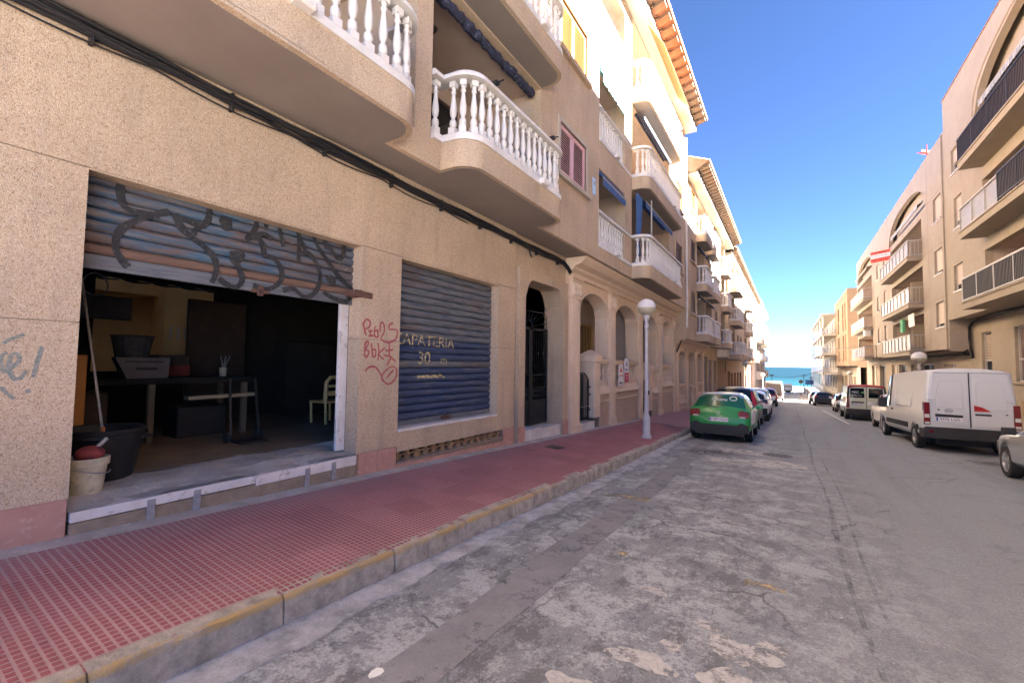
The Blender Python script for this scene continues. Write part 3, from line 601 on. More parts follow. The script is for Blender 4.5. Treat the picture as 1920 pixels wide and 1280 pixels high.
def balcony(bld, y0, y1, zs, Xw=-4.37, Xf=-3.8, r=.36, bal=None, pre=None, wallm='pebble2', scup=()):
    path = arc_path(y0, y1, Xw, Xf, r)
    b = MB(); b.prism(path, zs+.035, zs+.40); o = b.obj('balcony', M[wallm], bld, smooth=30)
    MB().sweep(path, [(0,zs),(.075,zs),(.075,zs+.04),(0,zs+.04)]).obj('drip_edge', M[wallm], o)
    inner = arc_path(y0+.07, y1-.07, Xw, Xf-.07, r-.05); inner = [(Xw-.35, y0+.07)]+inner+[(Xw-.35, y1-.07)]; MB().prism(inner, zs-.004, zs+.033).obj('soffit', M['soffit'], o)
    rp = ([(Xw+.045, pre), (Xw+.045, y0-.02)] if pre is not None else [])+path[1 if pre is not None else 0:]
    balustrade(o, rp, zs+.40, bal or BAL_HI, a=.06 if pre is None else .02)
    for ys in scup:
        b = MB(); b.cbox(Xf-.02, Xf+.12, ys-.11, ys+.11, zs+.395, zs+.50, .02); b.obj('scupper', M['white'], o)
    return o
def loggia(bld, y0, y1, zf, zc, Xw=-4.37, depth=1.7, door=True, m='recess', t=.28):
    Xb = Xw-depth; b = MB(); e = .004
    b.face([(Xw-t,y0-e,zf),(Xb,y0-e,zf),(Xb,y0-e,zc),(Xw-t,y0-e,zc)]); b.face([(Xw-t,y1+e,zf),(Xb,y1+e,zf),(Xb,y1+e,zc),(Xw-t,y1+e,zc)])
    b.face([(Xb,y0-e,zf),(Xb,y1+e,zf),(Xb,y1+e,zc),(Xb,y0-e,zc)]); b.face([(Xw-t,y0-e,zf+.004),(Xw-t,y1+e,zf+.004),(Xb,y1+e,zf+.004),(Xb,y0-e,zf+.004)])
    b.face([(Xw-t,y0-e,zc-.004),(Xw-t,y1+e,zc-.004),(Xb,y1+e,zc-.004),(Xb,y0-e,zc-.004)])
    o = b.obj('loggia', M[m], bld)
    if door:
        ym = (y0+y1)/2; b = MB(); wall(b, lambda u,v,d: (Xb+.06-d,u,v), ym-.9, ym+.9, zf+.02, zf+2.15, [(ym-.84, ym-.03, zf+.1, zf+2.08), (ym+.03, ym+.84, zf+.1, zf+2.08)], .05)
        f = b.obj('balcony_door', M['darkwood'], o)
        MB().box(Xb+.02, Xb+.03, ym-.84, ym+.84, zf+.1, zf+2.08).obj('door_glass', M['glass'], o)
    return o
def shutter_window(bld, y0, y1, z0, z1, X=-4.37, m='lilac', sill=True, frame='pebble2', leaves=2):
    b = MB(); f = lambda u, v, d: (X+.035-d, u, v); wall(b, f, y0-.10, y1+.10, z0-.06, z1+.10, [(y0, y1, z0, z1)], .06); 
    if sill: b.box(X-.02, X+.10, y0-.16, y1+.16, z0-.15, z0-.055)
    o = b.obj('window', M['cream' if m == 'lilac' else frame], bld); w = (y1-y0)/leaves
    for k in range(leaves):
        a, c = y0+k*w+.008, y0+(k+1)*w-.008; b = MB(); wall(b, lambda u,v,d: (X-.03-d,u,v), a, c, z0+.006, z1-.006, [(a+.07, c-.07, z0+.09, z1-.09)], .04); b.obj('shutter_leaf', M[m], o)
        b = MB(); n = max(6, int((z1-z0-.18)/.055))
        for i in range(n):
            z = z0+.09+(z1-z0-.18)*(i+.5)/n; b.hexa([(X-.062,a+.07,z+.016),(X-.034,a+.07,z-.022),(X-.034,c-.07,z-.022),(X-.062,c-.07,z+.016),(X-.058,a+.07,z+.022),(X-.030,a+.07,z-.016),(X-.030,c-.07,z-.016),(X-.058,c-.07,z+.022)])
        q = b.obj('louvres', M[m], o); q['kind'] = 'stuff'
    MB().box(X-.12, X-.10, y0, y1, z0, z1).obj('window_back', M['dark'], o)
    return o
def valance(bld, y0, y1, z, X, m, drop=.28, out=.35, name='awning'):
    """awning wound in: short sloping canvas with a scalloped valance and its front bar"""
    b = MB(); n = max(4, int((y1-y0)/.05))
    for i in range(n):
        a, c = y0+(y1-y0)*i/n, y0+(y1-y0)*(i+1)/n; da, dc = drop*(.82+.18*abs(sin(a*12))), drop*(.82+.18*abs(sin(c*12)))
        b.face([(X,a,z),(X,c,z),(X+out,c,z-.16),(X+out,a,z-.16)]); b.face([(X+out,a,z-.16),(X+out,c,z-.16),(X+out+.012*sin(c*40),c,z-.16-dc),(X+out+.012*sin(a*40),a,z-.16-da)])
    o = b.obj(name, M[m], bld); MB().tube([(X+out,y0,z-.155),(X+out,y1,z-.155)], .02, 6).obj('front_bar', M['railgrey'], o); MB().tube([(X,y0,z+.0),(X,y1,z+.0)], .05, 8).obj('roller', M[m], o)
    return o
def eave(bld, y0, y1, zt, Xw=-4.37, Xs=-3.82, Xo=-3.32, hip=False, tilem='tile', endwall=True, cp=.62):
    """projecting roof slab with terracotta eave above it"""
    b = MB(); b.cbox(Xw-2.2, Xs, y0, y1, zt, zt+.26, .015); b.obj('roof_slab', M['cream'], bld)
    z0, z1 = zt+.30, zt+.44
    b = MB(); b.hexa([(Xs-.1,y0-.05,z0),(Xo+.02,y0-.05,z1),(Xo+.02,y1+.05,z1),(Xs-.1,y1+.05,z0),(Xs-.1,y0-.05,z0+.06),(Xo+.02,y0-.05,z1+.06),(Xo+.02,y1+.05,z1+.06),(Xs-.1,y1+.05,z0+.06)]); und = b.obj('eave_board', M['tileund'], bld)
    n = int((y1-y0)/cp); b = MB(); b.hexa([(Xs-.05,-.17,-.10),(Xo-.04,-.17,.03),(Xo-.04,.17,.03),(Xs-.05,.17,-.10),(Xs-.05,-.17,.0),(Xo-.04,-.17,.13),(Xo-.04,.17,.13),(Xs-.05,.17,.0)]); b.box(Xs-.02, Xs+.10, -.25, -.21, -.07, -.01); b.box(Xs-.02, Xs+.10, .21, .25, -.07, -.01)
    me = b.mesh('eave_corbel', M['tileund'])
    for i in range(n): inst(me, 'eave_corbel', bld, (0, y0+(i+.5)*(y1-y0)/n, z0+.0))
    b = MB(); n = int((y1-y0)/.20)
    for i in range(n+1):
        y = y0+(y1-y0)*i/n; pts = [(Xo+.03, z1+.05), (-5.5, z1+1.0)]
        ring = [(.095*cos(a), .095*sin(a)) for a in frange(0, pi, 5)]; k0 = len(b.v)
        for X, z in pts: b.v += [(X, y+p, z+q) for p, q in ring]
        for k in range(5): b.f.append([k0+k, k0+k+1, k0+6+k+1, k0+6+k]); b.m.append(0)
        b.f.append([k0+k for k in range(6)]); b.m.append(0)
    o = b.obj('roof_tiles', M[tilem], bld); o['kind'] = 'stuff'
    b = MB(); b.hexa([(Xo,y0-.06,z1+.05),(Xo,y1+.06,z1+.05),(-5.5,y1+.06,z1+1.0),(-5.5,y0-.06,z1+1.0),(Xo,y0-.06,z1+.09),(Xo,y1+.06,z1+.09),(-5.5,y1+.06,z1+1.04),(-5.5,y0-.06,z1+1.04)]); b.obj('roof_plane', M[tilem], bld)
    return z1
def roof_back(bld, y0, y1, zt, m='cream', Xr=-14, Xt=-5.5):
    b = MB(); b.prism([(Xt+1.0, zt+.2), (Xt, zt+1.4), (Xr, zt+.9), (Xr, zt-.1)], y0, y1, lambda x, z, y: (x, y, z)); b.obj('roof_body', M['tile'], bld)
    MB().box(Xr, -6.35, y0, y1, 2.9, zt+.1).obj('rear_mass', M[m], bld)

# ------------------------------------------------------------------ building with the open workshop (nearest on the left)
A = thing('apartment_building', (-5, 5, -1.6), 'nearest building on the left, pebble render, open workshop and shoe shop shutter below', 'building')
XW, ZS, FL = -5.0, 2.85, 2.98
G1, S1, DO = (1.17, 4.0, -1.38, 1.585), (4.735, 7.40, -1.02, 1.57), (8.05, 10.86)
b = MB(); wall(b, LF(XW-.012), -8, 8.05, -1.75, 2.85, [(1.155, 4.012, -1.7, 1.60), (4.72, 7.415, -1.08, 1.585), (4.71, 7.63, -1.52, -1.345)], .235); b.obj('wall_core', M['mortar'], A)
def panel(y0, y1, z0, z1, hol=()):
    b = MB(); wall(b, LF(XW), y0, y1, z0, z1, hol, .245); return b.obj('wall_panel', M['pebble'], A)
gp = .005
panel(-8, 8.05, 1.60+gp, 2.85, ()); panel(1.17, 4.0, 1.585, 1.60); panel(4.735, 7.40, 1.57, 1.60)
panel(-8, 1.17, .285+gp, 1.60-gp); panel(-8, 1.17, -1.155, .285-gp)
panel(4.0, 4.735, .305+gp, 1.60-gp); panel(4.0, 4.735, -1.27, .305-gp); panel(7.40, 8.05, .305+gp, 1.60-gp); panel(7.40, 8.05, -1.36, .305-gp)
panel(4.735, 7.40, -1.36, -1.06)
# plinth tiles of pink marble
for y0, y1, zb, zt in [(-8,-1.2,-1.6,-1.155), (-1.19,.52,-1.6,-1.155), (.53,1.16,-1.6,-1.155), (4.03,4.36,-1.7,-1.275), (4.367,4.71,-1.7,-1.275), (7.63,8.04,-1.8,-1.365)]+[(4.72+.365*i, 4.72+.365*i+.358, -1.8, -1.54-.008*i) for i in range(8)]:
    b = MB(); b.cbox(XW-.03, XW+.018, y0, y1, zb, zt, .005); b.obj('skirting_tile', M['pink'], A)
MB().box(XW-.2, XW+.022, 4.72, 7.62, -1.538, -1.508).obj('vent_sill', M['mortar'], A)
M['claybr'] = mat('clay vent lattice', (.40, .24, .12), (.30, .17, .08), 8, .9, .4, 50, coords='World')
b = MB(); b.lathe([(.055,-.075),(.04,-.04),(.03,0),(.04,.04),(.055,.075)], 8); b.box(-.07,.07,-.02,.02,-.02,.02); b.box(-.02,.02,-.10,.10,-.012,.012); vm = b.mesh('vent_block', M['claybr'])
for i in range(14): inst(vm, 'vent_block', A, (XW-.10, 4.83+.2075*i, -1.435), (0, 0, .2*(-1)**i))
MB().box(XW-.6, XW-.2, 4.6, 7.7, -1.6, -1.3).obj('vent_void', M['dark'], A)
# marble threshold with mortar bed and steel brackets
for y0, y1 in [(1.18,2.66),(2.664,3.30),(3.304,3.985)]:
    b = MB(); b.cbox(XW-.36, XW+.03, y0, y1, -1.36-.02*(y0-1.2), -1.275, .006); b.obj('threshold_slab', M['marble'], A)
MB().box(XW-.3, XW+.012, 1.18, 3.985, -1.8, -1.37).obj('mortar_bed', M['mortar'], A)
b = MB(); b.cbox(0, .012, -.032, .032, -.11, .11, .004); b.lathe([(.007,0),(.007,.004)], 8, f=lambda x,y,z: (.012+z, x, y+.055)); b.lathe([(.007,0),(.007,.004)], 8, f=lambda x,y,z: (.012+z, x, y-.055)); bm_ = b.mesh('steel_bracket', M['greyplate'])
for y, dz in [(1.72,0),(2.09,.0),(3.27,-.015),(3.635,-.01)]: inst(bm_, 'steel_bracket', A, (XW+.031, y, -1.405+dz), (random.uniform(-.03,.03), 0, 0))
# workshop: floor, dark walls, back opening onto a yellow yard
def ff(x, y): return -1.225+.03*sin(y*2+x)*.3+(-.03 if x > -5.3 else 0)
sheet('workshop_floor_edge', [-5.95,-5.7,-5.5,-5.35,-5.2,-5.0], frange(1.17,4.0,16), lambda x,y: (x, y, -1.235+.012*sin(x*9+y*4)+.01*sin(y*11)-(.03 if x > -5.25 else 0)), M['concrete'], A)
sheet('workshop_floor', [-10.2,-8,-6.4,-5.9], frange(-1.5,7.8,6), lambda x,y: (x,y,-1.222), M['roomfloor'], A)
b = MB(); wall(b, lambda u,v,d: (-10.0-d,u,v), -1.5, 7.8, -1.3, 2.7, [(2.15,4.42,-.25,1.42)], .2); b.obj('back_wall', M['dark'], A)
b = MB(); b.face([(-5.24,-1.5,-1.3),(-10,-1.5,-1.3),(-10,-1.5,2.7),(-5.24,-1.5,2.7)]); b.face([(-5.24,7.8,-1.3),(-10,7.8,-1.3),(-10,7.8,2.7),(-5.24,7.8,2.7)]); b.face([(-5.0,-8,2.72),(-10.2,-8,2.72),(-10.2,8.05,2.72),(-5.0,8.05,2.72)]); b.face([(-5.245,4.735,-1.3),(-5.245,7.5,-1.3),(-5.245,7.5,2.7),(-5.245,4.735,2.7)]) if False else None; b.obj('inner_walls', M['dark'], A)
b = MB(); b.box(-14.2,-13.9,0,8,-1.6,6); b.face([(-10.2,.6,-1.3),(-14,.6,-1.3),(-14,.6,6),(-10.2,.6,6)]); b.face([(-10.2,7.0,-1.3),(-14,7.0,-1.3),(-14,7.0,6),(-10.2,7.0,6)]); b.face([(-10.2,.6,-1.25),(-14,.6,-1.25),(-14,7,-1.25),(-10.2,7,-1.25)]); b.box(-13.9,-13.1,4.6,7,-1.3,4); b.box(-13.9,-13.5,.6,4.6,1.55,2.2); b.obj('yard_walls', M['patio'], A)
b = MB(); b.box(-13.14,-13.09,5.0,5.9,.70,.76); 
for k in range(5): b.box(-13.13,-13.09,4.72+.16*k,4.78+.16*k,.45,.80)
b.obj('yard_lattice', M['cream'], A)
b = MB(); n = 30
for i in range(n): 
    y0, y1 = 2.0+.12*i, 2.0+.12*(i+1); b.face([(-10.25,y0,1.42+.035*sin(i*1.6)),(-10.25,y1,1.42+.035*sin((i+1)*1.6)),(-11.0,y1,1.5+.035*sin((i+1)*1.6)),(-11.0,y0,1.5+.035*sin(i*1.6))])
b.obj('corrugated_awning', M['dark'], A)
# white painted jamb strip and roller shutter guides
b = MB(); b.cbox(-5.30,-5.245,3.86,3.998,-1.24,.80,.008); b.obj('door_jamb', M['marble'], A)
MB().box(-5.32,-5.25,1.165,1.20,-1.24,.85).obj('door_jamb', M['dark'], A)

M['slatblue'] = None
def slatmat(name, blue, grey, rust, rlo, rhi, chip, glo=.44, ghi=.62):
    h = nodes(name, .6, .35); st = (1, .55, 7); g1 = h.noise(5, 8, .72, st); g2 = h.noise(2.2, 7, .7, (1, .5, 2.2)); ch = h.noise(11, 6, .75, (1, .45, 2.5))
    c = h.mix(h.ramp(g1, glo, ghi), blue, grey); c = h.mix(h.ramp(h.mth('ADD', h.mth('MULTIPLY', g2, .7), h.mth('MULTIPLY', g1, .3)), rlo, rhi, 0, .85), c, rust); c = h.mix(h.ramp(ch, .64, .67), c, chip); 
    c = h.mix(h.ramp(h.noise(30, 5, .7, st), .55, .8, 0, .5), c, (.06, .05, .05)); h.color(c); h.bump(h.noise(40, 5, .7, st), .25, .004); return h.m
M['slat1'] = slatmat('peeling blue slat', (.050, .105, .165), (.19, .185, .18), (.13, .075, .052), .45, .58, (.42, .40, .37))
M['slat1r'] = slatmat('rusty slat', (.15, .085, .062), (.20, .125, .09), (.10, .055, .04), .5, .7, (.24, .18, .14))
M['slatbar'] = slatmat('bare metal bar', (.095, .105, .125), (.165, .165, .17), (.085, .075, .07), .52, .64, (.05, .08, .14), .4, .6)
M['slat2u'] = slatmat('weathered upper slat', (.062, .085, .12), (.165, .165, .165), (.115, .07, .052), .50, .62, (.34, .32, .30), .40, .56)
M['slat2d'] = slatmat('dark blue lower slat', (.034, .055, .115), (.125, .13, .14), (.10, .075, .06), .57, .68, (.42, .39, .36), .50, .68)
def slat_mesh(y0, y1, p, m):
    b = MB(); prof = [(-.022,-p/2),(-.006,-p/2+.007),(.008,-p/2+.020),(.014,-.005),(.012,p/2-.028),(.002,p/2-.016),(-.014,p/2-.011),(-.034,p/2-.009),(-.034,p/2),(-.040,p/2),(-.040,-p/2)]
    b.prism(prof, y0, y1, lambda x, z, y: (x, y, z)); return b.mesh('slat', m, smooth=40)
def slat_off(z, z0, p):   # bulge of a slat at height z
    t = ((z-z0)/p) % 1.0; xs = [0,.07,.18,.45,.75,.88,.95,1]; ys_ = [-.018,-.004,.010,.014,.012,0,-.012,-.018]
    for a, c, d, e in zip(xs, xs[1:], ys_, ys_[1:]):
        if t <= c: return d+(e-d)*(t-a)/(c-a)
    return -.018
def text_on(fn, name, s, size, y, z, m, par, X, ang=0.0, sx=1.0):
    o = text(name, s, size, plane_mtx((X, y, z), (0, cos(ang), sin(ang)), (0, -sin(ang), cos(ang))), m, par, .001, 'LEFT', sx)
    return o
XS = -5.19; zb = .905; p1 = .1055
bar = MB(); bar.cbox(XS-.03, XS+.012, 1.19, 4.0, .775, zb, .006); rs = bar.obj('roller_shutter', M['slatbar'], A); rs['label'] = 'half raised blue shutter with black graffiti'
ma, mr_ = slat_mesh(1.19, 3.995, p1, M['slat1']), slat_mesh(1.19, 4.02, p1, M['slat1r'])
for i in range(7): inst(mr_ if i == 0 else ma, 'slat', rs, (XS+random.uniform(-.003,.003), 0, zb+p1*(i+.5)))
b = MB(); b.cbox(XS+.01, XS+.235, 3.995, 4.045, .905, 1.0, .01); b.obj('slat_end', M['slat1r'], rs) if False else None
b = MB(); b.cbox(-5.18, -4.95, 3.86, 4.02, .875, .965, .015); b.hexa([(-5.02,3.9,.885),(-4.95,3.9,.885),(-4.955,4.16,.875),(-5.0,4.16,.875),(-5.02,3.9,.96),(-4.95,3.9,.96),(-4.955,4.16,.95),(-5.0,4.16,.95)]); b.obj('rusty_bar', M['rust'], rs)
b = MB(); b.cbox(XS+.012, XS+.045, 2.62, 2.82, .76, .80, .006); b.cbox(XS+.012, XS+.05, 2.69, 2.75, .73, .85, .006); b.lathe([(.03,0),(.03,.02),(.0,.03)], 10, f=lambda x,y,z: (XS+.045+z, 2.72+x, .80+y)); b.obj('lock_hasp', M['rust'], rs)
GR_BLACK_ = globals().get('GR_BLACK', [])
b = MB()
for q_, s_ in enumerate(GR_BLACK): b = MB(); stroke(b, s_, .060, lambda u, v, d: (XS+.0165-d, u, v), q_*3e-4, 8); b.obj('graffiti', M['sprayblack'], rs)
b = MB()
for q_, s_ in enumerate(GR_RED): b = MB(); stroke(b, s_, .026, lambda u, v, d: (XW+.002-d, u, v), q_*2e-4, 6); b.obj('graffiti', M['sprayred'], A)['label'] = 'red graffiti on the pillar'
b = MB()
for q_, s_ in enumerate(GR_TEAL): b = MB(); stroke(b, s_, .026, lambda u, v, d: (XW+.002-d, u, v), q_*2e-4, 6); b.obj('graffiti', M['sprayteal'], A)['label'] = 'faded teal graffiti on the left wall'
# closed shop shutter with hand painted lettering
z2, p2 = -.93, .119
bar = MB(); bar.cbox(XS-.03, XS+.012, 4.735, 7.40, -1.015, z2, .006); r2 = bar.obj('roller_shutter', M['slatbar'], A); r2['label'] = 'closed dark blue shutter with yellow lettering'
mu_, md = slat_mesh(4.735, 7.40, p2, M['slat2u']), slat_mesh(4.735, 7.40, p2, M['slat2d'])
for i in range(22):
    inst(mu_ if (i > 10 or i == 7) else md, 'slat', r2, (XS+random.uniform(-.003,.003), 0, z2+p2*(i+.5)))
b = MB(); b.cbox(XS+.012, XS+.05, 5.9, 6.15, -1.0, -.94, .01); b.lathe([(.035,0),(.035,.02),(.0,.03)], 10, f=lambda x,y,z: (XS+.045+z, 6.0+x, -.95+y)); b.obj('lock_hasp', M['rust'], r2)
h = nodes('worn yellow lettering', .7, .3); h.color(h.mix(h.ramp(h.noise(9, 6, .7), .4, .65), (.66, .54, .28), (.52, .43, .24))); h.alpha(h.ramp(h.noise(12, 7, .75, (1, 1, 2.5)), .42, .54)); M['letter'] = h.m
for s_, sz, y, z, sx in [('ZAPATERIA', .255, 4.77, .355, 1.12), ('30', .30, 5.30, .055, 1.05), ('m', .22, 5.86, .03, 1.1)]:
    text_on(None, 'lettering', s_, sz, y, z, M['letter'], r2, XS+.0165, -.02, sx)
b = MB(); b.box(XS+.0145, XS+.0175, 5.30, 5.93, -.275, -.225); b.prism([(5.84,-.20),(6.02,-.275),(5.84,-.275)], XS+.0145, XS+.0175, lambda y, z, x: (x, y, z)); b.obj('painted_arrow', M['letter'], r2)
b = MB(); b.cbox(XW-.24, XW+.02, 4.73, 7.405, -1.062, -1.018, .006); b.obj('shop_sill', M['marble'], A)
# doorway portal with rounded head, iron gate and steps
XP = -4.945
def dhead(t):
    u = abs(2*t-1); return 1.90 - .42*max(0, (u-.62)/.38)**2.4
b = MB(); archwall(b, LF(XP), 8.13, 10.62, -1.8, 2.12, [(8.40, 10.34, -1.8, dhead)], .10, 28); archwall(b, LF(XP-.10), 8.05, 10.66, -1.9, 2.85, [(8.40, 10.34, -1.9, dhead)], .45, 28)
b.obj('doorway_portal', M['pebble'], A)
MB().box(XP-.005, XP+.022, 10.34, 10.62, -1.9, -1.45).obj('skirting_tile', M['pink'], A); MB().box(XP-.005, XP+.022, 8.13, 8.40, -1.9, -1.38).obj('skirting_tile', M['pink'], A)
b = MB(); b.cbox(-5.75,-4.99,8.41,9.25,-1.8,-1.50,.006); b.obj('door_step', M['marble'], A); b = MB(); b.cbox(-5.75,-5.0,9.27,10.33,-1.9,-1.545,.006); b.obj('door_step', M['marble'], A)
b = MB(); b.box(-8.0,-5.9,8.0,10.75,-1.5,-1.44); b.face([(-8,8.05,-1.6),(-8,10.75,-1.6),(-8,10.75,2.8),(-8,8.05,2.8)]); b.face([(-5.4,8.08,-1.6),(-8,8.08,-1.6),(-8,8.08,2.8),(-5.4,8.08,2.8)]); b.face([(-5.4,10.66,-1.6),(-8,10.66,-1.6),(-8,10.66,2.8),(-5.4,10.66,2.8)]); b.face([(-5.4,8.05,2.6),(-8,8.05,2.6),(-8,10.7,2.6),(-5.4,10.7,2.6)])
b.obj('entrance_hall', M['recess'], A)
GX = -5.42; g = MB()
for y0, y1 in [(8.42,8.50),(9.36,9.44),(9.45,9.53),(10.26,10.33)]: g.box(GX-.025,GX+.025,y0,y1,-1.50,.88)
g.box(GX-.025,GX+.025,8.42,10.33,.83,.89); g.box(GX-.02,GX+.02,8.5,10.3,-.96,-.91); g.box(GX-.02,GX+.02,8.5,10.3,-1.50,-1.44); g.box(GX-.012,GX+.012,8.5,10.3,-.30,-.275); g.box(GX-.012,GX+.012,8.5,10.3,-.62,-.60)
gate = g.obj('entrance_gate', M['blackmetal'], A)
MB().box(GX-.008,GX+.008,8.5,9.38,-1.46,-.94).obj('kick_panel', M['blackmetal'], gate); MB().box(GX-.008,GX+.008,9.5,10.28,-1.46,-.94).obj('kick_panel', M['blackmetal'], gate)
b = MB(); b.tube([(GX,8,-.95),(GX,8,.86)], .009, 5); barm = b.mesh('gate_bar', M['blackmetal'])
b = MB()
for k in range(15):
    y = 8.56+.12*k
    if 9.34 < y < 9.55: continue
    inst(barm, 'gate_bar', gate, (GX, y, 0)); barm_o = None
for v in barm.vertices: v.co.x -= GX; v.co.y -= 8
def spiral(b, cy, cz, r, s=1, f=None):
    P = [(GX+.0, cy+s*r*(1-t*.75)*cos(t*9), cz+r*(1-t*.75)*sin(t*9)) for t in frange(0, 1, 18)]; b.tube(P, .007, 4)
b = MB()
for k in range(7): spiral(b, 8.62+.11*k, -.70, .05); spiral(b, 8.62+.11*k, -.82, .045, -1)
for k in range(6): spiral(b, 9.62+.11*k, -.70, .05); spiral(b, 9.62+.11*k, -.82, .045, -1)
for k in range(6): spiral(b, 8.64+.3*k, .25, .05, 1)
b.obj('gate_scrolls', M['blackmetal'], gate)
b = MB(); cy = 9.38
for k in range(9):
    a = pi*(k+.5)/9; b.tube([(GX,cy+.14*cos(a),.89+.14*sin(a)),(GX,cy+min(.93,.6/max(.2,abs(sin(a))))*cos(a),.89+min(.40/max(.25,sin(a)),.95)*sin(a))], .007, 4)
b.tube([(GX,8.42,.89),(GX,8.46,1.24),(GX,8.6,1.30),(GX,10.15,1.30),(GX,10.28,1.24),(GX,10.32,.89)], .011, 5); b.tube([(GX,cy+.14*cos(a),.89+.17*sin(a)) for a in frange(0, pi, 10)], .014, 5)
b.obj('fan_light', M['blackmetal'], gate)

# upper storeys of the near building
RC = [(.62, 4.30), (4.63, 7.95)]; WN = (8.85, 10.37); YE = 11.27
holes = []
for k in range(3):
    z = ZS+FL*k; holes += [(a, c, z+.40, z+FL-.03) for a, c in RC]+[(WN[0], WN[1], z+1.53, z+2.70)]
b = MB(); wall(b, LF(-4.37), -8, YE, ZS, ZS+3*FL, holes, .28); b.obj('upper_wall', M['pebble2'], A)
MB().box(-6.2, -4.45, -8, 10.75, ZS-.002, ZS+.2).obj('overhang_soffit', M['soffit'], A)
for k in range(3):
    z = ZS+FL*k
    for i, (a, c) in enumerate(RC): loggia(A, a, c, z+.40, z+FL-.04, door=True)
    balcony(A, .85, 3.92, z, bal=BAL_HI if k < 2 else BAL_LO, scup=(2.25,)); balcony(A, 4.85, 8.02, z, pre=4.64, bal=BAL_HI if k < 2 else BAL_LO, scup=(6.95,))
    shutter_window(A, WN[0], WN[1], z+1.53, z+2.70, m='lilac' if k == 0 else 'wood')
# ceiling lamp, rolled awning, plinth details in the nearest loggia
b = MB(); b.lathe([(.0,-.06),(.09,-.05),(.12,-.01),(.12,0)], 10, (-5.2,5.45,5.79)); b.obj('ceiling_lamp', M['darkwood'], A)
b = MB(); rnd = random.Random(3); b.tube([(-4.55+rnd.uniform(-.015,.015), y, 5.70+rnd.uniform(-.015,.015)) for y in frange(4.7, 7.85, 34)], [.085*rnd.uniform(.75,1.15) for _ in range(35)], 9); b.obj('rolled_awning', M['navy'], A)
b = MB(); b.tube([(-3.74,4.9+.5,4.30),(-3.62,5.4,4.30)], .012, 5); b.box(-3.86,-3.72,5.36,5.44,4.27,4.32); b.obj('awning_hook', M['black'], A)
b = MB(); b.box(-3.86,-3.72,7.28,7.36,4.27,4.32); b.tube([(-3.74,7.32,4.29),(-3.64,7.32,4.29)], .012, 5); b.obj('awning_hook', M['black'], A)
zt = eave(A, -8, YE, ZS+3*FL+.02); roof_back(A, -8, YE, ZS+3*FL, Xr=-10.2)
MB().box(-10.25,-10.1,-8,8.0,2.9,2.95).obj('slab_edge', M['cream'], A)
# house number
b = MB(); b.cbox(-4.372,-4.355,10.83,11.02,4.52,4.98,.004); hn = b.obj('number_plate', mat('pale blue enamel', (.42,.60,.78), rough=.3), A)
text('plate_lettering', '17', .16, plane_mtx((-4.352,10.925,4.82),(0,1,0),(0,0,1)), M['ink'], A)
# cables along the top of the ground floor wall
cb = thing('cable_bundle', (-4.97, 0, 2.7), 'thick bundle of black cables clipped along the top of the near wall', 'cable')
def cz(y): return 2.795-.018*max(0, y) if y < 6 else 2.687-.008*(y-6)
for k, (dx, dz, r) in enumerate([(0,0,.032),(.025,-.035,.026),(.01,-.068,.02),(.045,.012,.018),(.03,-.015,.02)]):
    b = MB(); P = [(-4.965+dx+.006*sin(y*3+k), y, cz(y)+dz+.012*sin(y*2.2+k*2)+.006*sin(y*7+k)) for y in frange(-8, 10.3, 90)]+[(-4.96+dx,10.55,2.56+dz),(-4.95+dx,10.72,2.45+dz)]
    b.tube(P, r, 6); b.obj('cable', M['cable'], cb, smooth=60)
b = MB(); b.tube([(-4.965, y, cz(y)-.085-.05*abs(sin((y-.2)*pi/1.35))) for y in frange(-8, 6.3, 150)], .009, 5); b.obj('thin_cable', M['cable'], cb)
for y in frange(-7.75, 10.0, 16): q = MB(); q.box(-5.0,-4.93,y-.012,y+.012,cz(y)-.14,cz(y)+.05); q.obj('cable_clip', M['cable'], cb)
b = MB(); b.tube([(-4.93,8.5,2.56),(-4.90,8.5,2.44),(-4.90,8.56,2.40)], .02, 5); b.obj('cable_end', M['cable'], cb)
b = MB(); b.tube([(-4.94,6.0,cz(6)),(-4.9,6.4,cz(6)-.08),(-4.93,7.2,cz(7))], .03, 6); b.obj('cable_joint', M['cable'], cb)

